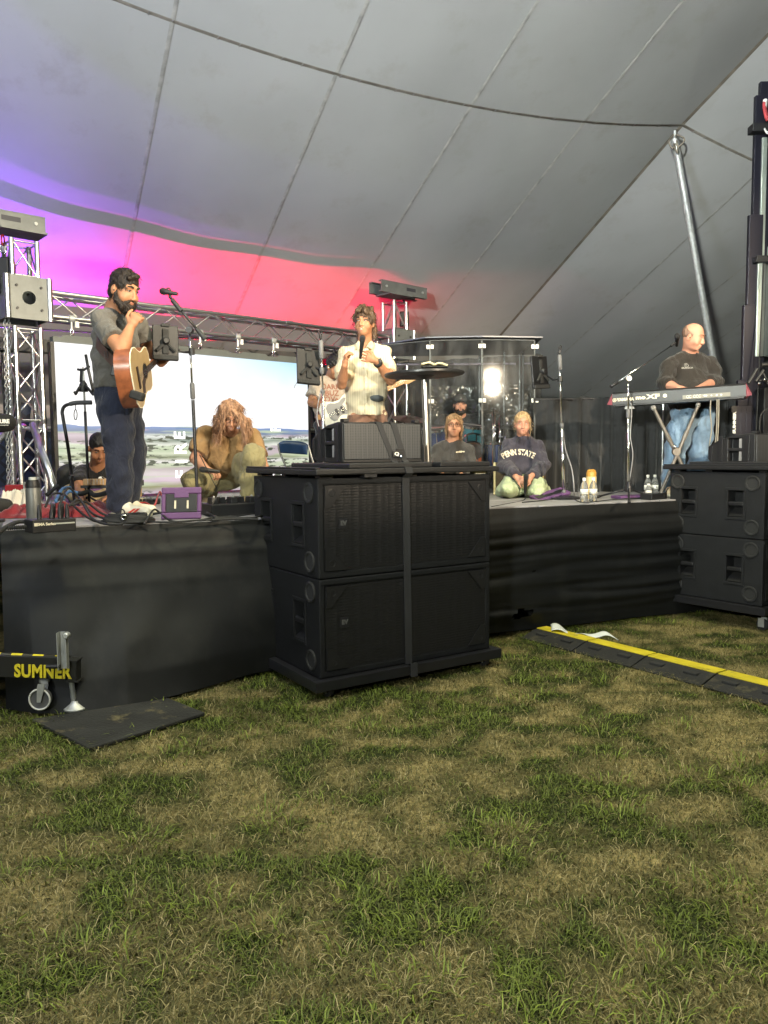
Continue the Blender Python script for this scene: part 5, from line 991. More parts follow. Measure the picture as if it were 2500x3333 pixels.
# big foam windscreen microphone at the left edge
w0 = at(-40, 1378, 5.0); wsn = thing('windscreen', 'big black foam windscreen with white lettering, at the left edge', 'windscreen', st(-60, 1700))
S_ = SDF(.03); S_.cone(at(-60, 1378, 5.0), at(22, 1376, 5.0), .075, .058, .02); S_.build('foam', mat('foam', (.012, .012, .013), .95, bump=.5, bs=120), wsn, .012); lettering('brand_print', 'SHURE', M_WHITE, wsn, at(4, 1372, 4.915), V(1, 0, 0), ZU, .034, .002, .001); MB().box(at(2, 1384, 4.92), (.10, .002, .0025)).build('print_line', M_WHITE, wsn)
MB().tube([at(-60, 1385, 5.0), st(-60, 1700)], .012, 8).build('pole', M_BMET, wsn); MB().lathe(st(-60, 1700), [(.14, 0), (.14, .014), (.02, .03)], ZU, 20).build('base_plate', M_BMET, wsn)
# round tall table with an open book
d = 6.3; tc_ = at(1381, 1216, d); base = V(tc_.x+.035, tc_.y, ST); tt = thing('cocktail_table', 'tall round black pedestal table beside the speaking man', 'table', base)
tilt = Matrix.Rotation(radians(-1.0), 3, 'Y'); up = V(-.03, 0, 1).normalized()
MB().lathe(tc_-up*.018, [(.0, 0), (.315, 0), (.325, .006), (.325, .020), (.318, .025), (0, .025)], up, 48).build('tabletop', mat('table_black', (.022, .022, .024), .38, var=.2, bump=.1, bs=40), tt, smooth=True, angle=40); MB().lathe(tc_-up*.050, [(.028, 0), (.05, .01), (.085, .03), (.085, .033)], up, 24).build('mount_flange', M_BMET, tt, smooth=True, angle=40)
MB().tube([base+ZU*.02, tc_-up*.03], .026, 16).build('pedestal', mat('brushed_column', (.35, .34, .32), .3, .9), tt, smooth=True, angle=60); MB().lathe(base, [(.22, 0), (.22, .02), (.05, .04)], ZU, 32).build('base_plate', M_BMET, tt, smooth=True, angle=40)
bc = at(1413, 1193, d+.02); bk = thing('book', 'open cream-paged book lying on the tall round table', 'book', bc); pg = mat('book_pages', (.68, .60, .36), .7, bump=.3, bs=200)
for s in (-1, 1): MB().sheet(lambda u, v: bc+V(s*(.105*u), -.07+.14*v, .004+.020*sin(pi*min(1, u*1.15))**.7*(1-u*.45)+.012*(s < 0)*(u)), 12, 2).build('page_block', pg, bk, smooth=True, solid=.012)
MB().box(bc-ZU*.008, (.215, .145, .006)).build('cover', M_RUB, bk)
# keyboard on an X stand
KL, KR = at(1976, 1300, 7.22), at(2448, 1268, 6.70); kx = (KR-KL).normalized(); ky = V(-kx.y, kx.x, 0).normalized(); kz = kx.cross(ky); kw = (KR-KL).length
kb = thing('keyboard', 'black stage keyboard seen from behind, on an X stand', 'keyboard', (KL+KR)/2)
K = lambda x, y, z: KL+kx*x+ky*y+kz*z
M_KEYB = mat('keyboard_case', (.016, .016, .017), .42, bump=.1, bs=80); prof = [(0, -.055), (0, .045), (.03, .062), (.14, .055), (.34, .020), (.36, -.02), (.36, -.055)]
MB().prism([(p[0], p[1]) for p in prof], K(.045, 0, 0), ky, kz, kw-.09).build('case', M_KEYB, kb, bevel=.003)
pk = mat('pink_endcap', (.30, .045, .07), .45)
for x, s in ((.0, -1), (kw, 1)):
    q = MB(); a = .046*-s; vs = [K(x+a, p[0], p[1]) for p in prof]+[K(x, .18, -.02)]; q.add(vs, [(i, (i+1) % 7, 7) if s < 0 else ((i+1) % 7, i, 7) for i in range(7)]+[tuple(range(7)) if s > 0 else tuple(range(7))[::-1]]); q.add([K(x+a, -.001, -.057), K(x+a, -.001, .047), K(x, .0, -.047)], [(0, 1, 2), (2, 1, 0)]); q.build('end_cap', pk, kb)
MB().box(K(kw*.70, -.004, -.028), (kw*.32, .012, .036), (kx, ky, kz)).build('jack_panel', mat('grey_panel', (.20, .19, .16), .5), kb); MB().box(K(kw*.5, .1, -.062), (kw*.9, .2, .014), (kx, ky, kz)).build('bottom_plate', M_BLACKP, kb)
for i, x in enumerate((.575, .592, .622, .640, .658, .69, .70, .735, .77, .80)):
    if i < 5: MB().tube([K(kw*x+.010*cos(a), -.0115, -.026+.011*sin(a)) for a in np.linspace(.6, 5.6, 12)], .0022, 5).build('jack_ring', M_WHITE, kb)
    else: MB().lathe(K(kw*x, -.010, -.028), [(.008, 0), (.008, .006), (.003, .007)], -ky, 10).build('jack', M_STEEL, kb)
lettering('maker_name', 'YAMAHA', M_CREAM, kb, K(kw*.135, -.0015, -.012), kx, kz, .036, .002, .0012); MB().tube([K(kw*.055+.016*cos(a), -.002, -.012+.016*sin(a)) for a in np.linspace(0, 2*pi, 17)[:-1]], .0022, 5, closed=True).build('maker_ring', M_CREAM, kb)
for k in range(3): a = k*pi/3; MB().tube([K(kw*.055-.014*cos(a), -.002, -.012-.014*sin(a)), K(kw*.055+.014*cos(a), -.002, -.012+.014*sin(a))], .0016, 5).build('maker_fork', M_CREAM, kb)
lettering('model_name', 'mo', M_CREAM, kb, K(kw*.245, -.0015, -.004), kx, kz, .048, .002, .0012, sx=1.35); lettering('model_name', 'XF', M_CREAM, kb, K(kw*.335, -.0015, -.003), kx, kz, .056, .002, .0012, sx=1.7); lettering('model_name', '8', M_CREAM, kb, K(kw*.418, -.0015, -.003), kx, kz, .040, .002, .0012, sx=1.6)
MB().box(K(kw*.16, .05, -.085), (.09, .05, .025), (kx, ky, kz), taper=.7).build('foot_bracket', M_STEEL, kb)
ks = thing('keyboard_stand', 'grey double X stand carrying the keyboard', 'keyboard stand', V(*at(2215, 1610, 6.98).xy, ST)); M_KS = mat('taupe_metal', (.16, .145, .13), .5, .3)
J = lambda px, py, d_: at(px, py, d_)
for dd in (0, .22):
    for a, c in (((2126, 1325), (2222, 1518)), ((2274, 1315), (2170, 1560))):
        p0, p1 = J(*a, 7.0+dd), J(*c, 7.0+dd); dirv = (p1-p0).normalized(); k = (ST+.02-p0.z)/dirv.z; MB().tube([p0, p0+dirv*k], .017, 8).build('leg', M_KS, ks, smooth=True, angle=50); MB().lathe(p0+dirv*.01, [(0, -.026), (.018, -.02), (.024, 0), (.016, .02)], dirv, 10).build('end_knob', M_STEEL, ks, smooth=True)
        MB().tube([p0+dirv*(k*.30), p0+dirv*(k*.38)], .021, 8).build('collar', M_KS, ks)
    MB().lathe(J(2199, 1470, 6.97+dd), [(.036, 0), (.036, .03)], V(0, -1, 0), 18).build('pivot_disc', M_KS, ks, smooth=True, angle=40); MB().lathe(J(2194, 1455, 6.93+dd), [(.016, 0), (.02, .01), (.012, .03)], V(0, -1, 0), 10).build('pivot_knob', M_CHROME, ks, smooth=True)
for a in ((2126, 1325), (2274, 1315)): rod('support_bar', M_KS, ks, J(*a, 6.92), J(*a, 7.28), .014)
for i, (x, pxs) in enumerate(((.69, [(2314, 1302), (2312, 1340), (2316, 1400), (2310, 1450), (2316, 1500)]), (.735, [(2334, 1300), (2333, 1380), (2328, 1460), (2328, 1505)]), (.75, [(2340, 1300), (2339, 1370), (2335, 1450), (2336, 1510)]))):
    cable(['wavy cable dropping from the keyboard\'s back panel, leftmost of three', 'middle cable dropping from the keyboard\'s back panel', 'rightmost cable dropping from the keyboard\'s back panel'][i], [at(px, py, 6.80) for px, py in pxs], .005, mat('tan_cord', (.26, .24, .20), .5))
# tablet clamp stand at the right edge, near the mast
d = 7.0; g7 = thing('microphone_stand', 'black stand with jointed clamp arms at the right edge', 'stand', V(*at(2512, 1600, d).xy, ST)); MB().tube([at(2512, 1600, d), at(2505, 1170, d)], .013, 8).build('tube', M_BMET, g7)
for a, c, r in (((2436, 1248), (2465, 1200), .016), ((2460, 1242), (2486, 1205), .015), ((2478, 1188), (2530, 1185), .022), ((2470, 1240), (2510, 1236), .016), ((2484, 1212), (2500, 1250), .013)): MB().tube([at(*a, d-.03), at(*c, d-.03)], r, 8).build('clamp_arm', M_BLACKP, g7, smooth=True, angle=50)
for a in ((2490, 1237), (2472, 1249)): MB().lathe(at(*a, d-.07), [(0, -.012), (.014, -.006), (.016, .006), (0, .012)], V(0, -1, 0), 12).build('knob', M_CHROME, g7, smooth=True)
# ---- drum enclosure
ac = bpy.data.materials.new('clear_acrylic'); ac.use_nodes = True; t = ac.node_tree; N = t.nodes; N.remove(N['Principled BSDF']); o_ = N['Material Output']; tp_ = N.new('ShaderNodeBsdfTransparent'); tp_.inputs[0].default_value = (.93, .95, .94, 1); gl = N.new('ShaderNodeBsdfGlossy'); gl.inputs['Roughness'].default_value = .035; fr = N.new('ShaderNodeFresnel'); fr.inputs[0].default_value = 1.42; mxs = N.new('ShaderNodeMixShader'); df = N.new('ShaderNodeBsdfDiffuse'); df.inputs[0].default_value = (.75, .77, .78, 1); mx2 = N.new('ShaderNodeMixShader'); sm_ = N.new('ShaderNodeTexNoise'); sm_.inputs['Scale'].default_value = 5; sm_.inputs['Detail'].default_value = 6; smr = N.new('ShaderNodeMapRange'); smr.inputs[1].default_value = .35; smr.inputs[2].default_value = .75; smr.inputs[3].default_value = .012; smr.inputs[4].default_value = .07
t.links.new(sm_.outputs[0], smr.inputs[0]); t.links.new(smr.outputs[0], mx2.inputs[0]); t.links.new(tp_.outputs[0], mx2.inputs[1]); t.links.new(df.outputs[0], mx2.inputs[2]); t.links.new(fr.outputs[0], mxs.inputs[0]); t.links.new(mx2.outputs[0], mxs.inputs[1]); t.links.new(gl.outputs[0], mxs.inputs[2]); t.links.new(mxs.outputs[0], o_.inputs[0])  # diffuse film: scuffed acrylic, with the lamp glare veil painted in too
tn_ = N.new('ShaderNodeTexNoise'); tn_.inputs['Scale'].default_value = 3; tcx = N.new('ShaderNodeTexCoord'); t.links.new(tcx.outputs['Object'], tn_.inputs['Vector']); bpn = N.new('ShaderNodeBump'); bpn.inputs['Strength'].default_value = .015; bpn.inputs['Distance'].default_value = .02; t.links.new(tn_.outputs[0], bpn.inputs['Height']); t.links.new(bpn.outputs[0], gl.inputs['Normal'])
ds = thing('drum_shield', 'clear acrylic drum shield with dark roof around the drum kit', 'drum shield', V(*at(1500, 1600, 8.3).xy, ST)); SH_ = 1.63
M_EDGE = mat('acrylic_edge', (.14, .15, .155), .2, var=0); pcl = [at(1232, 1600, 8.75), at(1402, 1600, 8.34), at(1571, 1600, 8.26), at(1742, 1600, 8.342), at(1693, 1600, 9.5)]
pcl = [V(p.x, p.y, ST+.01) for p in pcl]; lean = {2: .072, 3: .072}
tops = [p+V(0, lean.get(i, .0), SH_) for i, p in enumerate(pcl)]; tops[1] = tops[1]+V(0, .03, 0)
for i in range(4):
    a, c, ta, tc2 = pcl[i], pcl[i+1], tops[i], tops[i+1]; e = (c-a).normalized()*.006
    MB().add([a+e, c-e, tc2-e, ta+e], [(0, 1, 2, 3)]).build('acrylic_panel', ac, ds)
    for p, q, s in ((a, ta, 1), (c, tc2, -1)): MB().tube([p+e*s*.9, q+e*s*.9], .0055, 6).build('panel_edge', M_EDGE, ds, smooth=True)
    MB().tube([ta+e, tc2-e], .005, 6).build('panel_edge', M_EDGE, ds)
for i in (1, 2, 3):
    for z in (.16, .98, 1.56):
        p = pcl[i].lerp(tops[i], z/SH_)
        for s in (-1, 1): MB().box(p+V(s*.022, -.012, 0), (.034, .012, .045)).build('hinge', M_WHITE, ds, bevel=.003)
rf = [tops[0]+V(-.1, .2, .02), tops[1]+V(-.05, -.04, .02), tops[2]+V(.0, -.05, .02), tops[3]+V(.08, -.03, .02), tops[4]+V(.1, .3, .02), tops[0]+V(.1, 1.1, .02)]
MB().add(rf+[p+ZU*.014 for p in rf], [tuple(range(6))[::-1], tuple(range(6, 12))]+[(i, (i+1) % 6, 6+(i+1) % 6, 6+i) for i in range(6)]).build('roof_panel', mat('roof_felt', (.10, .108, .14), .4), ds)
for x, y0 in ((1640, 9.2), (1560, 9.6), (1690, 9.45)): p = at(x, 1600, y0); rod('upright', M_EDGE, ds, (p.x, p.y, ST), (p.x, p.y, ST+SH_), .010)
rod('cross_bar', mat('lilac_bar', (.35, .30, .38), .4, .5), ds, tops[0]+V(0, .75, -.12), tops[4]+V(-.05, .05, -.12), .014)
M_CRUMP = mat('crumpled_plastic', (.030, .031, .030), .17, var=.3, vs=3, bump=1., bs=9, spec=.8)
cp = thing('plastic_sheet', 'crumpled shiny dark plastic sheeting hung behind the drums', 'plastic sheet', V(*at(1580, 1600, 10.0).xy, ST)); c0, c1 = at(1385, 1600, 9.95), at(1720, 1600, 9.75)
MB().sheet(lambda u, v: V(*c0.lerp(c1, u).xy, ST+1.3*(1-v))+V(0, 1, 0)*(.05*float(vnoise(u*9, v*9, 1, 31))+.05*float(vnoise(u*22, v*20, 1, 32))+.02*float(vnoise(u*50, v*48, 1, 33))), 110, 90).build('sheet', M_CRUMP, cp, smooth=True)
def drum(label, name, c, axis, r, h, shell, headm, group='drums of the kit behind the shield', feet=None, hoop=None):
    c = Vector(c); a = Vector(axis).normalized(); root = thing(name, label, 'drum', V(c.x, c.y, ST), group)
    MB().lathe(c-a*(h/2), [(r, 0), (r, h)], a, 28).build('shell', shell, root, smooth=True, angle=40)
    for s in (-1, 1):
        MB().lathe(c+a*(s*h/2), [(r+.004, -.012), (r+.010, -.010), (r+.010, .012), (r+.002, .014), (r-.008, .008)], a*s, 28).build('hoop', hoop or M_CHROME, root, smooth=True, angle=40); MB().lathe(c+a*(s*(h/2+.002)), [(0, .002), (r-.006, .002), (r-.004, 0)], a*s, 28).build('drumhead', headm, root, smooth=True, angle=40)
    u = a.orthogonal().normalized(); w = a.cross(u)
    for k in range(8): d_ = u*cos(k*pi/4)+w*sin(k*pi/4); MB().tube([c+d_*(r+.012)-a*(h*.42), c+d_*(r+.012)+a*(h*.42)], .006, 6).build('tension_lug', M_CHROME, root)
    for f in feet or (): MB().tube([c+Vector(f[0]), V(c.x+f[1], c.y+f[2], ST+.01)], .009, 6).build('leg', M_CHROME, root)
    return root
M_TEAL = mat('teal_lacquer', (.02, .10, .14), .2, var=.1); M_NAVYL = mat('navy_lacquer', (.012, .025, .10), .25, var=.1); M_HEADW = mat('white_drumhead', (.62, .58, .52), .5); M_HEADB = mat('amber_drumhead', (.20, .12, .07), .35, var=.2, vs=9); M_ORG = mat('orange_hoop', (.42, .10, .03), .35)
drum('large bass drum with a white head and orange hoop', 'bass_drum', at(1478, 1512, 9.1)*1, (.25, -1, 0), .27, .40, M_TEAL, M_HEADW, hoop=M_ORG, feet=[((-.2, 0, -.15), -.4, -.2), ((.2, 0, -.15), .4, -.1)])
drum('teal rack tom just right of the woman with glasses', 'tom_drum', at(1532, 1413, 8.95), (.12, -.25, 1), .135, .19, M_TEAL, M_HEADW, feet=[((0, .1, 0), -.02, .15)])
drum('amber-headed tom tilted below the teal rack tom', 'tom_drum', at(1540, 1452, 8.75), (.15, .75, .75), .125, .13, M_TEAL, M_HEADB, feet=[((.05, .1, 0), .1, .2), ((-.05, .1, 0), -.1, .2)])
drum('navy rack tom at the left behind the table pole', 'tom_drum', at(1417, 1420, 9.0), (-.1, -.3, 1), .14, .18, M_NAVYL, M_HEADW, feet=[((0, .1, 0), .05, .2)])
drum('tall navy floor tom left of the sweatshirt woman', 'floor_tom', at(1615, 1485, 9.05), (0, -.05, 1), .155, .30, M_NAVYL, M_HEADW, feet=[((.15, 0, 0), .17, 0), ((-.15, 0, 0), -.17, 0), ((0, .15, 0), 0, .17)])
def cymbal(label, c, axis, r, col, foot):
    root = thing('cymbal', label, 'cymbal', V(foot[0], foot[1], ST), 'cymbals on stands'); c = Vector(c); f = V(foot[0], foot[1], ST)
    MB().lathe(c, [(0, .030), (.03, .026), (.045, .012), (r*.6, .004), (r, -.008), (r*.6, .002), (.04, .009)], axis, 36).build('plate', col, root, smooth=True, angle=70); MB().tube([f+ZU*.3, c+Vector(axis)*.05], .0095, 8).build('stand_tube', M_CHROME, root, smooth=True); MB().lathe(c+Vector(axis)*.03, [(.012, 0), (.016, .01), (.01, .03)], axis, 8).build('wing_nut', M_CHROME, root)
    tripod(root, f+ZU*.35, [f+V(.22, .05, 0), f+V(-.18, .12, 0), f+V(-.05, -.2, 0)], .007)
M_BRZ = mat('bronze_cymbal', (.30, .22, .20), .28, .9, var=.1); M_DCY = mat('dark_cymbal', (.05, .05, .055), .4, .5)
p = at(1330, 1362, 9.0); cymbal('bronze cymbal seen between the table pole and the speaking man', p, V(.1, -.28, 1).normalized(), .20, M_BRZ, (p.x+.02, p.y+.06))
p = at(1650, 1392, 9.1); cymbal('dark cymbal on a chrome stand above the floor tom', p, V(.1, -.12, 1).normalized(), .16, M_DCY, (p.x-.06, p.y+.02))
p = at(1612, 1345, 9.3); cymbal('small high cymbal on a thin chrome stand, right side of the kit', p, V(0, -.02, 1).normalized(), .11, M_BRZ, (p.x, p.y+.02))
for i, (px, y0, y1, d_) in enumerate(((1606, 1330, 1520, 8.8), (1628, 1352, 1500, 8.9), (1712, 1262, 1400, 9.2))):
    f = at(px, y1, d_); q = thing('drum_hardware', ['chrome stand left of the floor tom', 'short chrome stand above the floor tom', 'chrome stand behind the sweatshirt woman'][i], 'stand', V(f.x, f.y, ST), 'chrome drum stands'); MB().tube([V(f.x, f.y, ST+.25), at(px, y0, d_)], .013, 10).build('tube', M_CHROME, q, smooth=True); MB().tube([at(px, y0+70, d_)-V(.02, 0, 0), at(px, y0+70, d_)+V(.03, 0, 0)], .014, 8).build('clamp', M_CHROME, q); tripod(q, V(f.x, f.y, ST+.28), [V(f.x+.2, f.y, ST), V(f.x-.15, f.y+.15, ST), V(f.x-.1, f.y-.15, ST)], .007)
p = at(1500, 1450, 9.75); th_ = thing('drum_throne', 'black drum stool under the drummer', 'stool', V(p.x, p.y, ST)); MB().lathe(V(p.x, p.y, ST+.44), [(0, 0), (.16, 0), (.17, .02), (.17, .07), (.15, .09), (0, .09)], ZU, 24).build('seat', M_RUB, th_, smooth=True, angle=40); MB().tube([V(p.x, p.y, ST+.1), V(p.x, p.y, ST+.45)], .015, 8).build('post', M_CHROME, th_); tripod(th_, V(p.x, p.y, ST+.25), [V(p.x+.2, p.y, ST), V(p.x-.15, p.y+.15, ST), V(p.x-.1, p.y-.15, ST)], .008)
# amplifier behind the sweatshirt woman, folding chair
a0, a1 = at(1608, 1600, 7.9), at(1768, 1600, 7.75); ax_ = (a1-a0).normalized(); ax_.z = 0; ay_ = V(-ax_.y, ax_.x, 0); w_ = (a1-a0).length; cc = V(*((a0+a1)/2).xy, ST+.165)+ay_*.13
am = thing('guitar_amp', 'brown carpeted amplifier box with cream edging behind the kneeling woman', 'amplifier', V(cc.x, cc.y, ST)); MB().box(cc, (w_, .26, .33), (ax_, ay_, ZU)).build('cabinet', mat('brown_carpet', (.075, .055, .030), .9, var=.35, vs=30, bump=.5, bs=200), am, bevel=.01)
for s in (-1, 1): MB().box(cc+ax_*(s*(w_/2-.006))-ay_*.128, (.022, .02, .335), (ax_, ay_, ZU)).build('edge_trim', mat('cream_trim', (.62, .52, .26), .5), am, bevel=.004)
M_NAVYV = mat('navy_vinyl', (.020, .060, .165), .4, var=.1); ch = thing('folding_chair', 'navy padded folding chair in front of the video wall', 'folding chair', V(*at(960, 1600, 8.2).xy, ST)); d = 8.2
C_ = lambda px, py, dd=0: at(px, py, d+dd)
q = MB(); q.sheet(lambda u, v: C_(908+95*u+(3-6*u)*v, 1442+6*u+32*v-(10*(1-abs(2*u-1)**4) if v < .01 else 0), .03*sin(pi*u)+.08*u), 14, 6); q.build('backrest', M_NAVYV, ch, smooth=True, solid=.025)
for a in ([(906, 1444), (910, 1470), (932, 1528), (938, 1600)], [(1003, 1450), (1012, 1480), (1024, 1525), (1034, 1598)]): MB().tube(curve([C_(*p_, .08*(p_[0] > 950)) for p_ in a]), .011, 8).build('frame_tube', M_STEEL, ch, smooth=True)
MB().box(C_(972, 1530, -.05), (.34, .34, .035)).build('seat', M_NAVYV, ch, bevel=.01)
for px, dd in ((930, -.25), (1020, -.2)): MB().tube([C_(px+8, 1535, .1), V(*C_(px-6, 1610, dd).xy, ST+.01)], .011, 8).build('frame_tube', M_STEEL, ch, smooth=True)
# ---- bottles
def bottle(label, px, py, h=.20, r=.033, clear=True):
    p = st(px, py); root = thing('water_bottle', label, 'bottle', p, 'clear water bottles on the stage edge'); z = h/.2
    MB().lathe(p, [(0, 0), (r*.9, 0), (r, .01), (r, .055*z), (r*.93, .06*z), (r, .065*z), (r, .125*z), (r*.8, .155*z), (.0135, .178*z), (.0135, .187*z)], ZU, 18).build('body', mat('clear_pet', (.92, .93, .90), .08, var=0, trans=.85, ior=1.18), root, smooth=True, angle=50)
    MB().lathe(p, [(r+.0006, .068*z), (r+.0006, .112*z)], ZU, 18).build('label_band', M_WHITE, root, smooth=True); MB().lathe(p, [(.0145, .184*z), (.0145, .205*z), (.012, .208*z), (0, .208*z)], ZU, 14).build('cap', M_WHITE, root, smooth=True, angle=40)
bottle('clear water bottle left of the tan jug', 1901, 1634); bottle('clear water bottle standing in front of the tan jug', 1931, 1633); bottle('left one of the two water bottles by the keyboard player', 2108, 1617); bottle('right one of the two water bottles by the keyboard player', 2131, 1616); bottle('small water bottle in front of the keyboard player\'s pair', 2111, 1622, .13, .028)
p = st(1924, 1622); jg = thing('jug', 'tall tan insulated jug with an orange lid', 'jug', p); MB().lathe(p, [(0, 0), (.044, 0), (.047, .01), (.047, .20), (.044, .205)], ZU, 24).build('body', mat('tan_enamel', (.62, .46, .22), .45), jg, smooth=True, angle=50); MB().lathe(p, [(.046, .203), (.046, .235), (.036, .262), (.02, .268), (0, .268)], ZU, 24).build('lid', mat('orange_lid', (.52, .27, .05), .45), jg, smooth=True, angle=50); MB().tube(curve([p+V(-.03, -.03, .25), p+V(0, -.045, .262), p+V(.03, -.03, .25)]), .006, 6).build('carry_loop', mat('orange_lid', (.52, .27, .05), .45), jg)
p = st(112, 1702); sb_ = thing('steel_flask', 'grey steel flask standing behind the cable box, left', 'flask', p); h = .30
MB().lathe(p, [(0, 0), (.043, 0), (.046, .008), (.046, .215), (.040, .232)], ZU, 28).build('body', mat('grey_powder_coat', (.13, .135, .13), .38, .35, bump=.15, bs=300), sb_, smooth=True, angle=50); MB().lathe(p, [(.043, .228), (.044, .25), (.037, .27), (.037, .278)], ZU, 24).build('collar', M_BLACKP, sb_, smooth=True, angle=40); MB().lathe(p, [(.024, .275), (.024, .296), (0, .297)], ZU, 20).build('spout_cap', mat('grey_cap', (.42, .45, .43), .5), sb_, smooth=True, angle=40); MB().tube(curve([p+V(-.042, -.01, .262), p+V(-.052, -.01, .245), p+V(-.05, -.01, .225)]), .006, 6).build('hinge_loop', M_STEEL, sb_)
# ---- snake box with plugs
o0, o1 = st(106, 1737), st(249, 1727); bx_ = (o1-o0).normalized(); by_ = V(-bx_.y, bx_.x, 0); wv = (o1-o0).length; cc = (o0+o1)/2+by_*.075+ZU*.036
sn_ = thing('stage_box', 'black cable snake box with plugs on the stage corner', 'stage box', V(cc.x, cc.y, ST)); MB().box(cc, (wv, .15, .072), (bx_, by_, ZU)).build('housing', M_BLACKP, sn_, bevel=.004); MB().box(cc+bx_*(wv*.22)-by_*.0765+ZU*.012, (wv*.50, .002, .008), (bx_, by_, ZU)).build('stripe', mat('silver_stripe', (.42, .42, .38), .4), sn_)
lettering('printed_name', 'SMA Series', M_CREAM, sn_, cc-bx_*(wv*.19)-by_*.0765+ZU*.012, bx_, ZU, .021, .001, .001, sx=1.05); MB().box(cc-bx_*(wv*.42)-by_*.0765+ZU*.012, (.018, .002, .018), (bx_, by_, ZU)).build('emblem', M_CREAM, sn_, bevel=.001)
for i, x in enumerate((-.28, .03, .10, .19, .24, .30, .36)): c = cc+bx_*(wv*x)+by_*(.03*(i % 3-1))+ZU*.036; MB().lathe(c, [(.013, 0), (.013, .035), (.010, .05), (.007, .075), (.004, .085)], V(.1*(i % 3-1), .2, 1).normalized(), 10).build('plug', M_BMET, sn_, smooth=True, angle=40)
for i in range(9): MB().lathe(o0+by_*.06+ZU*.035-bx_*(.015+i*.011), [(.010, 0), (.013, .003), (.013, .006), (.010, .009)], -bx_, 10).build('strain_relief', M_RUB, sn_)
# ---- purple cases, pedals, dark boxes, bags, cloths
def purple_case(label, c, X, Y, Z, w, h, t, slots=True):
    root = thing('purple_case', label, 'case', V(c.x, c.y, ST), 'purple rubber-edged cases on the stage')
    r = MB(); r.box(c+Y*(h/2-.022), (w, .044, t), (X, Y, Z)).build('rim', M_PURP, root, bevel=.008); MB().box(c-Y*(h/2-.022), (w, .044, t), (X, Y, Z)).build('rim', M_PURP, root, bevel=.008)
    for s in (-1, 1): MB().box(c+X*(s*(w/2-.014)), (.028, h-.088, t), (X, Y, Z)).build('rim', M_PURP, root, bevel=.008)
    MB().box(c, (w-.056, h-.088, t*.9), (X, Y, Z)).build('panel', M_BLACKP, root, bevel=.004); MB().box(c+Y*(h/2-.05)+Z*(t*.47), (w*.36, .04, .006), (X, Y, Z)).build('handle_notch', M_PURP, root, bevel=.004)
    if slots:
        for x in (-.055, -.047, .048, .056): MB().box(c+X*(x*w/.33)+Z*(t*.46)-Y*.01, (.005, .055, .006), (X, Y, Z)).build('slot', M_CREAM, root)
f0, f1 = st(523, 1693), st(650, 1690); X_ = V(*(f1-f0).normalized().xy, 0).normalized(); Y_ = (ZU+V(0, .16, 0)).normalized(); Z_ = X_.cross(Y_); purple_case('purple-edged black case standing upright at the guitarist\'s feet', (f0+f1)/2+Y_*.108+V(0, .03, 0), X_, Y_, Z_, (f1-f0).length*1.03, .212, .045)
c = st(1790, 1624)+ZU*.035; X_ = V(.93, .30, .22).normalized(); Z_ = (ZU+V(0, -.25, 0)); Z_ = (Z_-X_*Z_.dot(X_)).normalized(); purple_case('purple case lying flat by the right-hand tablet stand', c, X_, Z_.cross(X_), Z_, .34, .17, .03, False)
c = st(2050, 1624)+ZU*.02; X_ = V(.95, .30, 0).normalized(); purple_case('purple case lying flat in front of the keyboard boom stand', c, X_, ZU.cross(X_), ZU, .30, .16, .028, False)
c = st(240, 1648)+ZU*.06; X_ = V(.96, .28, 0).normalized(); purple_case('purple case half hidden in front of the seated man', V(c.x+.15, c.y, c.z+.01), X_, (ZU+V(0, .3, 0)).normalized(), X_.cross((ZU+V(0, .3, 0)).normalized()), .40, .16, .04, False)
def crate(label, name, cat, a, c, h, dep, m, group=None, top=0):
    p, q = st(*a), st(*c); X = V(*(q-p).xy, 0).normalized(); Y = V(-X.y, X.x, 0); w = (q-p).length; root = thing(name, label, cat, (p+q)/2, group); cc = (p+q)/2+Y*(dep/2); MB().box(cc+ZU*(h/2), (w, dep, h), (X, Y, ZU)).build('shell', m, root, bevel=.008); return root, cc, X, Y, w
pb, cc, X, Y, w = crate('black pedalboard case with knobs and cables, right of the purple case', 'pedalboard', 'pedalboard', (690, 1682), (845, 1674), .085, .25, M_BLACKP)
for i in range(5):
    k = cc+X*(w*(-.4+.2*i))+Y*(.05*(i % 2)-.05)+ZU*.085; MB().box(k+ZU*.022, (w*.15, .10, .045), (X, Y, ZU), taper=.85).build('pedal', M_BMET if i % 2 else M_BLACKP, pb, bevel=.003); MB().lathe(k+ZU*.044-Y*.02, [(.008, 0), (.007, .012)], ZU, 8).build('knob', M_STEEL, pb)
for i, (px, py, cl) in enumerate(((455, 1640, (.62, .55, .38)), (478, 1641, (.10, .10, .10)), (497, 1642, (.07, .07, .075)))):
    r, cc, X, Y, w = crate(['cream effects pedal beside the guitarist\'s shoes', 'dark effects pedal next to the cream one', 'rightmost dark effects pedal by the purple case'][i], 'effects_pedal', 'effects pedal', (px-14, py), (px+11, py), .05, .10, mat('pedal_%d' % i, cl, .5), 'effects pedals behind the guitarist\'s shoes')
    for s in (-.25, .25): MB().lathe(cc+X*(w*s)+ZU*.035-Y*.051, [(.010, 0), (.009, .006)], -Y, 10).build('knob', M_BLACKP, r); MB().lathe(cc+X*(w*s)+ZU*.05, [(.008, 0), (.007, .014)], ZU, 8).build('switch', M_STEEL, r)
hd = thing('small_amp_head', 'small black amp head on a wooden block right of the guitarist', 'amp head', V(*at(453, 1620, 6.6).xy, ST)); MB().box(at(450, 1596, 6.6), (.05, .05, .11)).build('wood_block', mat('pale_wood', (.42, .28, .13), .6, vs=20), hd, bevel=.004); MB().box(at(453, 1571, 6.6), (.065, .06, .05)).build('head', M_BLACKP, hd, bevel=.004)
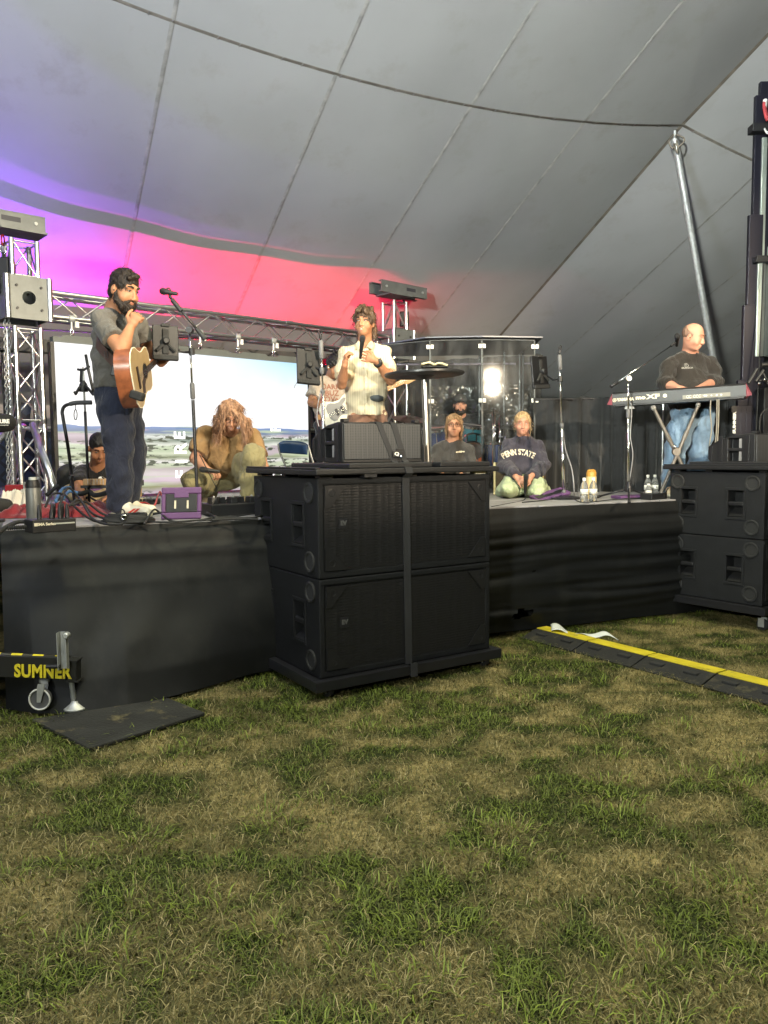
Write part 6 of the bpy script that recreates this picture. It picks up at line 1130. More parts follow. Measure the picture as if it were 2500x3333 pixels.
for x in (-.025, 0, .02): MB().lathe(at(453, 1562, 6.6)+V(x, 0, 0), [(.005, 0), (.004, .03)], ZU, 6).build('knob', M_STEEL, hd)
kbx, cc, X, Y, w = crate('small black box behind the three water bottles at right', 'power_adapter', 'power box', (2122, 1628), (2172, 1624), .055, .12, M_BLACKP)
bag = thing('round_bag', 'black rounded bag propped behind the seated man', 'bag', st(210, 1640)); S_ = SDF(.05); S_.cone(at(216, 1542, 6.75), at(206, 1590, 6.75), .072, .05, .05, (V(1, 0, 0), 1.15)); S_.cone(at(226, 1530, 6.8), at(226, 1612, 6.8), .055, .06, .05); S_.build('shell', M_RUB, bag, .012); MB().tube(curve([at(190, 1580, 6.6), at(170, 1596, 6.55), at(152, 1612, 6.5)]), .017, 8).build('strap', M_STRAP, bag, smooth=True)
def cloth(label, p0, p1, dep, h, m, seed, name='cloth', nx=60):
    p0, p1 = Vector(p0), Vector(p1); X = (p1-p0); Y = V(-X.y, X.x, 0).normalized()
    def f(u, v):
        b = vnoise(u*7, v*4, 1, seed)+.6*vnoise(u*16, v*9, 1, seed+1)+.25*vnoise(u*40, v*20, 1, seed+2); e = min(1, 6*u, 6*(1-u), 5*v, 5*(1-v))
        return p0+X*u+Y*(dep*v+.03*(float(vnoise(u*9, v*2, 1, seed+5))-.5))+ZU*(.004+h*e*float(b)/1.85)
    return tag(MB().sheet(f, nx, 30).build(name, m, None, smooth=True), label, 'cloth')
M_RED = mat('red_fleece', (.19, .014, .020), .95, var=.25, vs=9, bump=.4, bs=150, sheen=.3)
cloth('crumpled red blanket lying along the left stage edge', st(-40, 1690), st(352, 1684), .36, .14, M_RED, 51, 'blanket', 90); cloth('bunched white towel on the red blanket, left edge', st(-30, 1664)+ZU*.03, st(108, 1662)+ZU*.03, .26, .17, mat('white_towel', (.62, .58, .50), .95, bump=.5, bs=120), 61, 'towel', 50)
rc, cc, X, Y, w = crate('red fabric crate behind the left tower', 'red_crate', 'crate', (18, 1640), (84, 1638), .17, .2, mat('red_nylon', (.34, .012, .016), .6, bump=.4, bs=30)); bb = thing('black_bag', 'black bag at the far left stage edge', 'bag', st(0, 1672)); S_ = SDF(.04); S_.cone(st(-50, 1668)+ZU*.05, st(22, 1664)+ZU*.05, .08, .05); S_.build('body', M_RUB, bb, .015)
# ---- cables on the deck
cl_ = thing('cable_coil', 'big coil of black cable tied with a strap at the stage edge', 'cable coil', st(410, 1702)); cc = st(415, 1700)
for i in range(7):
    a0 = i*.7; MB().tube([cc+V((.165-.008*i+.01*sin(3*a+i))*cos(a), (.095-.004*i)*sin(a)+.03*i*0, .010+.0065*i+.004*sin(2*a+i)) for a in np.linspace(0, 2*pi, 25)[:-1]], .0085, 6, closed=True).build('turn', M_RUB, cl_, smooth=True)
MB().box(cc+V(.01, -.085, .03), (.05, .035, .06)).build('wrap_strap', M_STRAP, cl_, bevel=.008); MB().lathe(cc+V(.012, -.104, .04), [(.016, 0), (.020, .004), (.012, .006), (.010, 0)], V(0, -1, 0), 14).build('eyelet', M_CHROME, cl_, smooth=True); MB().tube([cc+V(.0+.014*cos(a), -.09, .07+.02*sin(a)) for a in np.linspace(0, 2*pi, 11)[:-1]], .005, 5, closed=True).build('loop', M_STRAP, cl_)
def deck(pts, z=.012): return [st(px, py)+ZU*(z+zz) for px, py, zz in [(p+(0,))[:3] for p in pts]]
cable('thick black feed cable leaving the snake box to the left', deck([(104, 1722, .03), (60, 1722, .03), (20, 1735, .02), (-20, 1752, 0), (-90, 1760, -.05)]), .013)
for i, pp in enumerate(([(150, 1700, .09), (175, 1690, .16), (215, 1682, .14), (250, 1690, .06), (300, 1698), (350, 1704)], [(196, 1702, .10), (225, 1680, .19), (262, 1684, .12), (305, 1694, .03), (370, 1700)], [(228, 1702, .10), (262, 1690, .12), (300, 1702, .02), (345, 1712), (400, 1712)], [(236, 1700, .10), (280, 1686, .10), (330, 1690, .03), (380, 1694)])):
    cable(['cable arching from the left plug of the snake box', 'cable arching highest from the snake box plugs', 'cable from the snake box to the big coil', 'rightmost cable from the snake box plugs'][i], deck(pp), .008)
M_BLUE = mat('blue_tape', (.05, .14, .30), .5)
for i, pp in enumerate(([(184, 1684, .10), (205, 1672, .17), (232, 1668, .18)], [(208, 1684, .12), (228, 1676, .16), (254, 1676, .15)])): cable(['upper blue cable sleeve above the snake box', 'lower blue cable sleeve above the snake box'][i], deck(pp), .012, M_BLUE)
cable('black cable running along the stage edge to the boom stand', deck([(470, 1712), (500, 1690, .05), (520, 1688, .03), (560, 1702), (640, 1700), (730, 1696), (830, 1690)]), .007); cable('thin cable lying across the front edge left of the speakers', deck([(480, 1704), (560, 1706), (640, 1700), (700, 1690), (780, 1684), (840, 1676)]), .006)
cable('black cable loop standing up in front of the pedalboard', [st(752, 1684)+ZU*.01]+[at(754+26*cos(a), 1650+30*sin(a), 5.62) for a in np.linspace(1.9, -4.2, 14)]+[st(770, 1688)+ZU*.01], .006)
cable('red and black cables heaped behind the purple case', deck([(430, 1650), (470, 1648, .02), (500, 1652), (515, 1640, .06), (522, 1632, .08), (530, 1640, .04)]), .008, mat('red_cord', (.42, .03, .02), .5))
for i, pp in enumerate(([(330, 1652), (370, 1658, .02), (400, 1650), (440, 1652, .02), (480, 1658)], [(290, 1660), (340, 1668, .02), (380, 1672), (330, 1678), (280, 1672, .03)], [(700, 1694), (760, 1690), (820, 1692), (850, 1684)], [(690, 1699), (770, 1695), (840, 1696)])): cable(['cable on the deck behind the guitarist\'s shoes', 'loose cable curled in front of the red blanket', 'upper of two cables by the centre subwoofers', 'lower of two cables by the centre subwoofers'][i], deck(pp), .007)
for i, pp in enumerate(([(1700, 1640), (1760, 1634), (1810, 1628), (1860, 1634, .02), (1900, 1640), (2000, 1630), (2100, 1624)], [(1845, 1612, .06), (1858, 1592, .12), (1880, 1592, .14), (1900, 1606, .08), (1930, 1634)], [(2160, 1626, .02), (2180, 1612, .08), (2194, 1604, .10), (2200, 1618, .05), (2215, 1612)], [(1880, 1612, .02), (1876, 1600, .06), (1890, 1594, .08), (1905, 1600, .04)])): cable(['long thin cable along the right stage edge', 'thin cord arching in front of the bottles', 'black cord curled by the keyboard player\'s shoe', 'short cord beside the left water bottle'][i], deck(pp), .005)
# ================================================================== PEOPLE AND WHAT THEY HOLD
def F(px, d, z): p = at(px, 1600, d); return V(p.x, p.y, ST+z)
def joints(**k): return {a: (at(*v) if len(v) == 3 and v[1] > 50 else Vector(v)) for a, v in k.items()}
def foot(px, d): p = at(px, 1600, d); return V(p.x, p.y, ST)
SK1 = skin('warm', (.39, .185, .100)); SK2 = skin('fair', (.49, .25, .155)); SK3 = skin('tan', (.40, .195, .105)); SK4 = skin('pink', (.50, .245, .165)); SK5 = skin('brown', (.30, .145, .080))
def hm(n, c):
    m = mat('hair_'+n, c, .48, var=.55, vs=70, bump=.7, bs=120, spec=.4); t = m.node_tree; tc = [x for x in t.nodes if x.type == 'TEX_COORD'][0]; mp = t.nodes.new('ShaderNodeMapping'); mp.inputs['Scale'].default_value = (1, 1, .16)
    t.links.new(tc.outputs['Object'], mp.inputs[0])
    for x in t.nodes:
        if x.type == 'TEX_NOISE': x.inputs['Distortion'].default_value = .4; t.links.new(mp.outputs[0], x.inputs['Vector'])
    return m
HD, HB, HA, HL, HX = hm('dark', (.018, .012, .009)), hm('brown', (.085, .050, .029)), hm('auburn', (.40, .225, .135)), hm('blonde', (.40, .27, .14)), hm('black', (.008, .007, .007))
BROW = mat('brow_dark', (.02, .012, .008), .8, var=0); BROWL = mat('brow_light', (.18, .09, .04), .8, var=0)
GLS = mat('glasses_frame', (.05, .02, .012), .3); BUD = mat('earbud_black', (.012, .012, .012), .3)
SHW = mat('shoe_white', (.66, .62, .52), .6, var=.06); SOLE = mat('shoe_sole', (.60, .56, .44), .6)
def vrt(a, b, t): return Vector(a).lerp(Vector(b), t)
# ---- 1 guitarist
J = joints(head=(405, 943, 5.42), neck=(376, 1006, 5.52), chest=(378, 1105, 5.55), pelvis=(384, 1285, 5.56), shL=(446, 1050, 5.72), shR=(330, 1047, 5.38), elR=(394, 1140, 5.20), wrR=(424, 1066, 5.33), elL=(478, 1128, 5.85), wrL=(524, 1182, 5.82),
           hipL=(402, 1318, 5.66), hipR=(376, 1322, 5.45), knL=(434, 1478, 5.64), knR=(390, 1480, 5.42), hem=(382, 1268, 5.55))
J.update(anR=F(388, 5.44, .09), anL=F(410, 5.66, .09)); p = Person('bearded man in grey T-shirt with fist at his mouth, wearing a guitar', foot(400, 5.5), J, (.92, -.38), (.82, -.47, -.34), sk=SK1, hs=1.10, build=1.13, vox=.0072)
p.body(hands=[dict(w=J['wrR'], d=(.5, .02, .86), n=(.05, 1, .0), curl=1.0, side=1, size=1.08, thumb=.15, spread=1.0), dict(w=J['wrL'], d=(.75, -.35, .35), n=(.2, -.6, .7), curl=.6, side=-1, size=1.05)])
p.features(BROW, thick=.0055); p.hair(HD, shell=.007, front=.046, extra=[([(-.05, .04, .10), (0, .068, .098), (.045, .070, .080)], [.014, .018, .014]), ([(-.03, -.02, .118), (.03, .02, .118)], [.014, .014])], wr=.0018); p.strands(p.ho, HD, 500, .035, .25, seed=3); p.strands(p.beard(HD, 1.30), HD, 420, .022, .7, .0012, seed=4, face=False); p.earbud(BUD)
GREY_T = fabric('grey_tee', (.108, .102, .092)); p.shirt(GREY_T, sleeve=.66, r2=.080, neckr=.070, wr=1.2); NAVY = fabric('navy_trousers', (.020, .024, .042)); p.trousers(NAVY, rt=.105, rk=.082, ra=.078, top=vrt(J['pelvis'], J['chest'], .14), seat=.115, end=.04)
s1 = p.shoe(SHW, J['anR'], F(474, 5.37, .035), SOLE, name='shoe'); p.shoe(SHW, J['anL'], F(492, 5.62, .035), SOLE, name='shoe'); RS = mat('shoe_red', (.50, .04, .025), .5, var=0)
for px0, px1 in ((412, 440), (428, 452)): a, c = F(px0, 5.34, .022), F(px1, 5.33, .062); MB().sheet(lambda u, v: a.lerp(c, u)+V(.02*(v-.5), -.012+.0*u, .0), 6, 2).build('stripe', RS, s1, solid=.004)
MB().tube([at(392, 1268, 5.32), at(404, 1262, 5.28), at(406, 1290, 5.27), at(400, 1290, 5.28)], .006, 6).build('key_ring', M_CREAM, p.root, smooth=True)
MB().tube(curve([at(394, 1284, 5.28), at(388, 1296, 5.27), at(396, 1312, 5.27), at(404, 1318, 5.27)]), .004, 5).build('lanyard', M_STRAP, p.root, smooth=True)
MB().box(at(384, 1198, 5.30), (.075, .03, .12), (V(.95, .1, -.25).normalized(), V(0, 1, 0), V(.25, 0, .95).normalized())).build('radio_pack', M_BLACKP, p.root, bevel=.006); MB().lathe(at(384, 1188, 5.275), [(.006, 0), (0, .004)], V(0, -1, 0), 8).build('pack_light', M_LEDG, p.root)
# acoustic guitar
G = thing('acoustic_guitar', 'acoustic guitar with reddish wood sides hanging on the bearded man', 'guitar', at(455, 1222, 5.28)); gn = V(.99, .03, .05).normalized(); ga = V(-.03, .94, .33); ga = (ga-gn*ga.dot(gn)).normalized(); gw = gn.cross(ga); go = at(462, 1216, 5.36)
half = [(-.255, 0), (-.252, .08), (-.235, .14), (-.195, .185), (-.14, .203), (-.08, .195), (-.03, .165), (.02, .142), (.065, .138), (.11, .146), (.16, .150), (.205, .135), (.232, .09), (.24, .03), (.24, 0)]
out = half+[(x, -y) for x, y in half[-2:0:-1]]; dep = .108
wood = mat('mahogany_sides', (.23, .075, .032), .28, var=.45, vs=16, spec=.6); spruce = mat('spruce_top', (.36, .25, .125), .32, var=.10, vs=20, spec=.5)
b = MB(); n_ = len(out); b.add([go+ga*x+gw*y-gn*dep for x, y in out]+[go+ga*x+gw*y for x, y in out], [(i, (i+1) % n_, n_+(i+1) % n_, n_+i) for i in range(n_)][::1]+[tuple(range(n_))[::-1]]); b.build('sides', wood, G, smooth=True, angle=40)
MB().prism(out, go, ga, gw, .004).build('soundboard', spruce, G)
MB().tube([go+ga*x*1.003+gw*y*1.003+gn*.001 for x, y in out], .0045, 5, closed=True).build('binding', M_CREAM, G, smooth=True)
MB().lathe(go+ga*.075+gn*.0045, [(0, 0), (.051, 0), (.051, .0006)], gn, 28).build('sound_hole', M_VOID, G); MB().tube([go+ga*(.075+.056*cos(a))+gw*(.056*sin(a))+gn*.005 for a in np.linspace(0, 2*pi, 25)[:-1]], .002, 4, closed=True).build('rosette', M_FRET, G)
MB().prism([(x+.02, y-.075) for x, y in ((-.08, -.05), (-.06, .03), (.0, .05), (.04, .02), (.0, -.01), (-.02, -.06))], go+gn*.0045, ga, gw, .001).build('pickguard', M_FRET, G); MB().box(go-ga*.12+gn*.008, (.03, .15, .009), (ga, gw, gn)).build('bridge', M_FRET, G, bevel=.002)
MB().box(go+ga*.45+gn*.004-gn*.008, (.46, .046, .02), (ga, gw, gn)).build('neck', wood, G, bevel=.006); MB().box(go+ga*.36+gn*.010, (.50, .045, .005), (ga, gw, gn)).build('fingerboard', M_FRET, G); MB().box(go+ga*.76-gn*.012, (.17, .07, .014), (ga, gw, gn)).build('headstock', wood, G, bevel=.003)
for i in range(6):
    y = -.019+.0076*i; rod('string', M_CHROME, G, go-ga*.12+gw*y+gn*.016, go+ga*.7+gw*(y*.85)+gn*.014, .0008, 5); MB().lathe(go+ga*(.71+.05*(i % 3))+gw*(.034*(1 if i < 3 else -1))-gn*.012, [(.005, 0), (.005, .012), (.010, .016), (.008, .026)], gw*(1 if i < 3 else -1), 8).build('tuning_peg', M_CHROME, G)
LEA = mat('brown_leather', (.075, .045, .038), .6, var=.2, vs=20)
sp = curve([go-ga*.25-gn*.05, at(428, 1262, 5.24), at(384, 1196, 5.265), at(352, 1160, 5.295), at(324, 1128, 5.34), at(306, 1092, 5.45), at(312, 1050, 5.6), at(345, 1012, 5.68)], 6); q = MB(); q.add([x+V(.012, -.012, .03)*s for x in sp for s in (-1, 1)], [(2*i, 2*i+1, 2*i+3, 2*i+2) for i in range(len(sp)-1)]); q.build('shoulder_strap', LEA, G, solid=.004)
MB().tube([at(349, 1143, 5.275), at(351, 1166, 5.27), at(342, 1163, 5.275), at(340, 1143, 5.28)], .003, 5, closed=True).build('strap_buckle', M_BMET, G); MB().tube(curve([at(392, 1200, 5.26), at(410, 1186, 5.2), at(425, 1205, 5.2), at(422, 1240, 5.22), at(415, 1262, 5.25)]), .003, 5).build('lead', M_RUB, G); MB().box(at(447, 1288, 5.12), (.10, .05, .055), (V(.9, -.3, -.3).normalized(), V(.3, .9, 0).normalized(), V(.3, 0, .95).normalized())).build('jack_pack', M_RUB, G, bevel=.012)
# ---- 2 seated man
J = joints(head=(322, 1458, 6.48), neck=(318, 1517, 6.62), chest=(322, 1562, 6.78), pelvis=(326, 1606, 7.0), shL=(382, 1536, 6.72), shR=(262, 1538, 6.62), elR=(256, 1592, 6.42), wrR=(268, 1628, 6.25), elL=(398, 1600, 6.5), wrL=(362, 1616, 6.3), hipL=(352, 1610, 6.95), hipR=(300, 1610, 6.95), knL=(400, 1600, 6.55), knR=(232, 1606, 6.62), anL=(300, 1632, 6.45), anR=(330, 1630, 6.5), hem=(325, 1600, 6.95))
p = Person('young man in black T-shirt sitting cross-legged on stage, head bowed', foot(322, 6.8), J, (.2, -1), (.42, -.72, -.52), sk=SK1, hs=1., build=1.02, vox=.009)
p.body(hands=[dict(w=J['wrR'], d=(.4, -.5, -.5), n=(.2, .3, -.9), curl=.6, side=1), dict(w=J['wrL'], d=(-.6, -.5, -.3), n=(0, -.2, -1), curl=.6, side=-1)]); p.features(BROW); p.hair(HX, shell=.005, ft=.116, wr=.001); p.earbud(mat('earbud_copper', (.4, .14, .06), .3, .6))
BLK_T = fabric('black_tee', (.022, .022, .024)); sh = p.shirt(BLK_T, sleeve=.72, r2=.078, wr=1.1, neckr=.068); p.trousers(fabric('khaki', (.38, .28, .15)), rt=.10, rk=.075, ra=.06, top=J['pelvis'], seat=.11)
print_on('shirt_print', 'LEVEL', M_WHITE, sh, at(338, 1548, 6.4), V(1, .05, .0), V(0, .25, 1), .060, .004)
for i, t_ in enumerate((.42, .52, .60, .70)): c = vrt(J['elR'], J['wrR'], t_); MB().lathe(c, [(.045-.012*t_, -.004), (.0455-.012*t_, .004)], J['wrR']-J['elR'], 16).build('tattoo_band', mat('tattoo_ink', (.17, .09, .07), .6), p.root, smooth=True)
nb = thing('guitar_neck', 'pale wooden fretted guitar neck across the seated man\'s lap', 'guitar neck', at(315, 1568, 6.2)); MB().box(at(312, 1569, 6.2), (.20, .03, .052)).build('neck_board', mat('maple', (.45, .27, .12), .5, vs=16), nb, bevel=.005)
for i in range(6): MB().box(at(286+i*10, 1568, 6.18), (.0025, .004, .046)).build('fret', M_STEEL, nb)
MB().box(at(310, 1584, 6.22), (.22, .05, .022)).build('black_edge', M_BLACKP, nb)
# ---- 3 crouching woman
J = joints(head=(750, 1352, 6.42), neck=(744, 1412, 6.60), chest=(744, 1455, 6.66), pelvis=(728, 1540, 6.84), shL=(822, 1420, 6.62), shR=(668, 1415, 6.56), elR=(634, 1492, 6.46), wrR=(676, 1530, 6.30), elL=(852, 1500, 6.56), wrL=(866, 1560, 6.45), hipL=(766, 1545, 6.78), hipR=(700, 1548, 6.78), knL=(826, 1488, 6.36), knR=(632, 1566, 6.46), hem=(732, 1532, 6.76))
J.update(anL=F(812, 6.42, .09), anR=F(676, 6.78, .10)); p = Person('woman with long reddish-blonde hair in brown T-shirt, crouching on one knee', foot(740, 6.7), J, (.02, -1), (.26, -.80, -.52), sk=SK2, hs=1.02, build=1.08, vox=.008)
p.body(hands=[dict(w=J['wrR'], d=(.8, -.35, -.25), n=(-.1, .3, -.95), curl=.75, side=1), dict(w=J['wrL'], d=(.1, -.3, -1), n=(-1, 0, 0), curl=.5, side=-1)]); p.features(BROWL, smile=True); p.glasses(GLS, False)
p.shirt(fabric('brown_tee', (.30, .185, .085)), sleeve=.80, r2=.086, inf=.024, wr=1.6, neckr=.080, belly=.010); p.trousers(fabric('olive_trousers', (.26, .225, .115)), rt=.108, rk=.092, ra=.078, top=J['pelvis'], seat=.12, wr=1.6)
B = SDF(.018); A = p.hax(); g = p.hs; B.ell(p.H(0, -.016, .038), (.083, .099, .093), A, .01); B.ell(p.H(0, .118, -.05), (.062, .075, .115), A, .01, True)
for (x, y, z), q1, q2, r in (((-.06, .03, .09), (712, 1372, 6.36), (706, 1430, 6.40), .030), ((-.07, .0, .07), (704, 1360, 6.44), (697, 1418, 6.48), .032), ((-.045, .06, .09), (716, 1385, 6.34), (714, 1424, 6.36), .014), ((-.08, -.03, .05), (708, 1378, 6.48), (714, 1408, 6.5), .034),
                             ((.05, .03, .095), (790, 1375, 6.36), (790, 1445, 6.38), .024), ((.07, .02, .08), (794, 1368, 6.38), (792, 1430, 6.40), .036), ((.075, -.01, .06), (806, 1372, 6.46), (802, 1412, 6.48), .036), ((.03, .07, .10), (794, 1372, 6.36), (800, 1436, 6.38), .018), ((.06, .03, .09), (798, 1400, 6.40), (796, 1450, 6.42), .022)):
    a = p.H(x, y, z); c = Vector(at(*q1)); e = Vector(at(*q2)); m1 = Vector(a).lerp(c, .5)+V(.012*(1 if x > 0 else -1), -.012, .012); B.chain([a, m1, c, c.lerp(e, .5)+V(.010, 0, 0), e], [r*.75, r*.8, r*.75, r*.6, r*.25], .012)
B.wr = [(.0045, 120, 60, 22, .4), (.003, -210, 120, 26, 1.2), (.002, 300, -150, 15, .7)]; p.strands(B.build('hair', HA, p.root, .0065), HA, 1300, .085, .75, .0020, .005, seed=5); mic(None, at(648, 1527, 6.22), at(716, 1535, 6.24), label='black microphone held by the crouching woman')
p.shoe(mat('shoe_tan', (.30, .22, .13), .7), J['anL'], F(806, 6.20, .035), SOLE); p.shoe(mat('shoe_tan', (.30, .22, .13), .7), J['anR'], F(672, 6.60, .035), SOLE)
cable('thin dark cord hanging in front of the crouching woman', [at(650, 1480, 6.1), at(665, 1510, 6.08), at(690, 1560, 6.08), at(706, 1592, 6.1), at(700, 1600, 6.1)], .004)
# ---- 4 bass player
J = joints(head=(1090, 1193, 8.22), neck=(1080, 1232, 8.32), chest=(1080, 1280, 8.34), pelvis=(1074, 1372, 8.36), shL=(1132, 1246, 8.46), shR=(1032, 1248, 8.20), elR=(1014, 1310, 8.12), wrR=(1064, 1326, 7.96), elL=(1152, 1304, 8.36), wrL=(1135, 1332, 8.05), hipL=(1096, 1384, 8.42), hipR=(1056, 1384, 8.30), knL=(1100, 1485, 8.40), knR=(1054, 1485, 8.26), hem=(1076, 1365, 8.35))
J.update(anL=F(1100, 8.45, .09), anR=F(1050, 8.30, .09)); p = Person('bass player in grey printed T-shirt with curly bun and glasses', foot(1076, 8.35), J, (.35, -1), (.55, -.70, -.46), sk=SK5, hs=.98, build=1.05, vox=.0095)
p.body(hands=[dict(w=J['wrR'], d=(.9, -.2, .05), n=(-.1, .6, -.7), curl=.5, side=1), dict(w=J['wrL'], d=(-.5, -.5, .4), n=(.2, .7, .4), curl=.6, side=-1)]); p.features(BROW); p.glasses(GLS)
p.hair(HX, shell=.012, wr=.004, extra=[([(0, -.02, .15), (.0, -.02, .158)], [.046, .046]), ([(-.03, -.03, .165), (.03, 0, .175)], [.024, .024]), ([(.03, -.03, .15), (-.02, .02, .17)], [.026, .024])]); p.earbud(M_WHITE)
sh = p.shirt(fabric('stone_tee', (.34, .29, .24)), sleeve=.72, r2=.082, wr=1., neckr=.07); p.trousers(fabric('black_jeans', (.02, .022, .03)), top=J['pelvis'], rk=.075, ra=.065); M_RUST = mat('rust_print', (.24, .10, .065), .8, var=0)
for t_, y, x in (('DARK', 1253, 1086), ('BUZ', 1274, 1090), ('LOVe', 1294, 1082)): print_on('shirt_print', t_, M_RUST, sh, at(x, y, 8.1), V(1, .33, 0), V(0, .1, 1), .078, .002)
p.shoe(M_RUB, J['anL'], F(1112, 8.22, .035), SOLE); p.shoe(M_RUB, J['anR'], F(1062, 8.06, .035), SOLE)
MB().lathe(p.H(.0, .108, -.066), [(.018, -.02), (.020, .02), (0, .022)], p.hf, 10).build('headset_windscreen', M_WHITE, p.root, smooth=True)
eg = thing('electric_guitar', 'white electric bass guitar with dark curve, worn by the bass player', 'guitar', at(1105, 1335, 7.95)); en = V(.15, -.97, .15).normalized(); ea = V(.88, .10, .42); ea = (ea-en*ea.dot(en)).normalized(); ew = en.cross(ea); eo = at(1106, 1338, 7.92)
ho = [(-.20, .02), (-.19, .10), (-.14, .155), (-.08, .15), (-.02, .115), (.05, .11), (.10, .135), (.16, .15), (.185, .125), (.15, .085), (.09, .05), (.10, 0), (.10, -.05), (.14, -.085), (.13, -.125), (.08, -.13), (.02, -.105), (-.04, -.115), (-.10, -.155), (-.16, -.145), (-.195, -.09)]
MB().prism(ho, eo-en*.04, ea, ew, .04).build('guitar_body', mat('pearl_white', (.62, .60, .52), .25), eg, bevel=.006); MB().prism([(x*.62, y*.62+.02) for x, y in ho], eo, ea, ew, .003).build('pickguard', mat('grey_guard', (.20, .20, .20), .3), eg)
for x in (-.03, .03): MB().box(eo+ea*x+en*.008, (.022, .075, .012), (ea, ew, en)).build('pickup', M_BLACKP, eg)
MB().box(eo+ea*.42+en*.004, (.66, .05, .022), (ea, ew, en)).build('neck', mat('maple', (.45, .27, .12), .5, vs=16), eg, bevel=.004); MB().prism([(0, -.03), (.04, -.045), (.17, -.035), (.185, .0), (.16, .03), (.05, .035), (0, .03)], eo+ea*.74-en*.006, ea, ew, .016).build('headstock', mat('maple', (.45, .27, .12), .5, vs=16), eg)
for i in range(4): MB().lathe(eo+ea*(.78+.035*i)+ew*.044, [(.006, 0), (.006, .02), (.014, .022), (.012, .034)], ew, 8).build('tuning_peg', M_CHROME, eg); rod('string', M_CHROME, eg, eo-ea*.12+ew*(-.015+.01*i)+en*.018, eo+ea*.78+ew*(-.013+.009*i)+en*.016, .0011, 5)
pk_ = thing('red_hand_bag', 'dark reddish pouch hanging at the bass player\'s hip', 'pouch', at(1048, 1372, 7.95)); S_ = SDF(.03); S_.cone(at(1040, 1352, 8.0), at(1052, 1392, 8.0), .045, .06); S_.build('pouch', mat('oxblood', (.085, .022, .02), .5), pk_, .01); MB().box(at(1040, 1358, 7.9), (.03, .01, .05)).build('tag', mat('orange_tag', (.45, .20, .05), .5), pk_)
# ---- 5 speaking man
J = joints(head=(1187, 1052, 6.84), neck=(1188, 1120, 6.92), chest=(1190, 1200, 6.93), pelvis=(1194, 1345, 6.94), shL=(1250, 1152, 6.93), shR=(1126, 1154, 6.91), elR=(1112, 1252, 6.76), wrR=(1122, 1190, 6.58), elL=(1272, 1238, 6.78), wrL=(1224, 1174, 6.58), hipL=(1226, 1358, 6.96), hipR=(1166, 1358, 6.94), knL=(1228, 1500, 6.92), knR=(1162, 1500, 6.90), hem=(1193, 1352, 6.94))
J.update(anL=F(1230, 6.96, .09), anR=F(1158, 6.94, .09)); p = Person('young man in cream striped shirt speaking into a microphone', foot(1193, 6.95), J, (-.08, -1), (-.30, -.94, .06), sk=SK1, hs=1.0, build=1.0, vox=.0068)
p.body(hands=[dict(w=J['wrR'], d=(.10, -.1, 1), n=(.92, .3, -.05), curl=.62, side=1, thumb=.7), dict(w=J['wrL'], d=(-.86, -.22, .30), n=(-.1, .95, .10), curl=.5, side=-1, thumb=.35, spread=1.12)]); p.features(BROW, smile=True)
p.hair(HB, shell=.017, front=.060, wr=.003, extra=[([(-.01, .062, .128), (-.035, .098, .088), (-.058, .086, .052)], [.024, .018, .008]), ([(.005, .062, .128), (.035, .100, .090), (.062, .080, .050)], [.024, .018, .008]), ([(.02, .07, .125), (.012, .106, .086), (.022, .104, .066)], [.02, .014, .006]), ([(-.075, .03, .07), (-.088, .035, .03), (-.084, .03, .0)], [.020, .016, .008]), ([(.078, .02, .07), (.090, .022, .03), (.086, .010, .005)], [.020, .016, .008]),
     ([(.06, -.07, -.02), (.066, -.07, -.08), (.072, -.055, -.118)], [.030, .026, .012]), ([(-.06, -.07, -.02), (-.066, -.07, -.08), (-.070, -.055, -.118)], [.030, .026, .012]), ([(0, -.09, 0), (0, -.095, -.10)], [.05, .03]), ([(-.05, -.02, .125), (.05, -.03, .12)], [.026, .026])])
p.strands(p.ho, HB, 650, .045, .45, .0018, .004, seed=6)
CRM = bpy.data.materials.new('striped_shirt_cloth'); CRM.use_nodes = True; t = CRM.node_tree; N = t.nodes; b = N['Principled BSDF']; b.inputs['Roughness'].default_value = .85; tc = N.new('ShaderNodeTexCoord'); sx_ = N.new('ShaderNodeSeparateXYZ'); t.links.new(tc.outputs['Object'], sx_.inputs[0]); mm = N.new('ShaderNodeMath'); mm.operation = 'MULTIPLY'; mm.inputs[1].default_value = 2*pi/.021; t.links.new(sx_.outputs[0], mm.inputs[0]); sn2 = N.new('ShaderNodeMath'); sn2.operation = 'SINE'; t.links.new(mm.outputs[0], sn2.inputs[0])
rp_ = N.new('ShaderNodeValToRGB'); e = rp_.color_ramp.elements; e[0].position = .60; e[0].color = (.62, .54, .38, 1); e[1].position = .85; e[1].color = (.49, .41, .27, 1); t.links.new(sn2.outputs[0], rp_.inputs[0]); t.links.new(rp_.outputs[0], b.inputs['Base Color'])
sh = p.shirt(CRM, sleeve=.74, r2=.080, inf=.024, wr=1.5, neckr=.074); CRP = fabric('cream_plain', (.62, .54, .38))
p.trousers(fabric('dusty_brown', (.20, .11, .075)), top=J['pelvis'], rk=.085, ra=.08)
for q_ in (-1, 1):
    n0 = Vector(J['neck']); c_ = [n0+V(q_*.012, -.085, -.035), n0+V(q_*.052, -.035, .032), n0+V(q_*.088, -.052, -.018), n0+V(q_*.066, -.092, -.062)]; MB().sheet(lambda u, v: c_[0].lerp(c_[1], v).lerp(c_[3].lerp(c_[2], v), u)+V(0, -.012*sin(pi*u), 0), 6, 6).build('collar', CRP, sh, smooth=True, solid=.006)
vb_, pb_ = [], []
for i in range(31):
    z = i/30; a = at(1186+3*z, 1140+208*z, 6.4)
    for s in (-.018, .018): vb_.append(a+V(s, 0, 0))
MB().add(stick(vb_, sh, V(0, -1, 0), .006, .7), [(2*i, 2*i+1, 2*i+3, 2*i+2) for i in range(30)]).build('button_placket', CRP, sh, smooth=True, solid=.004)
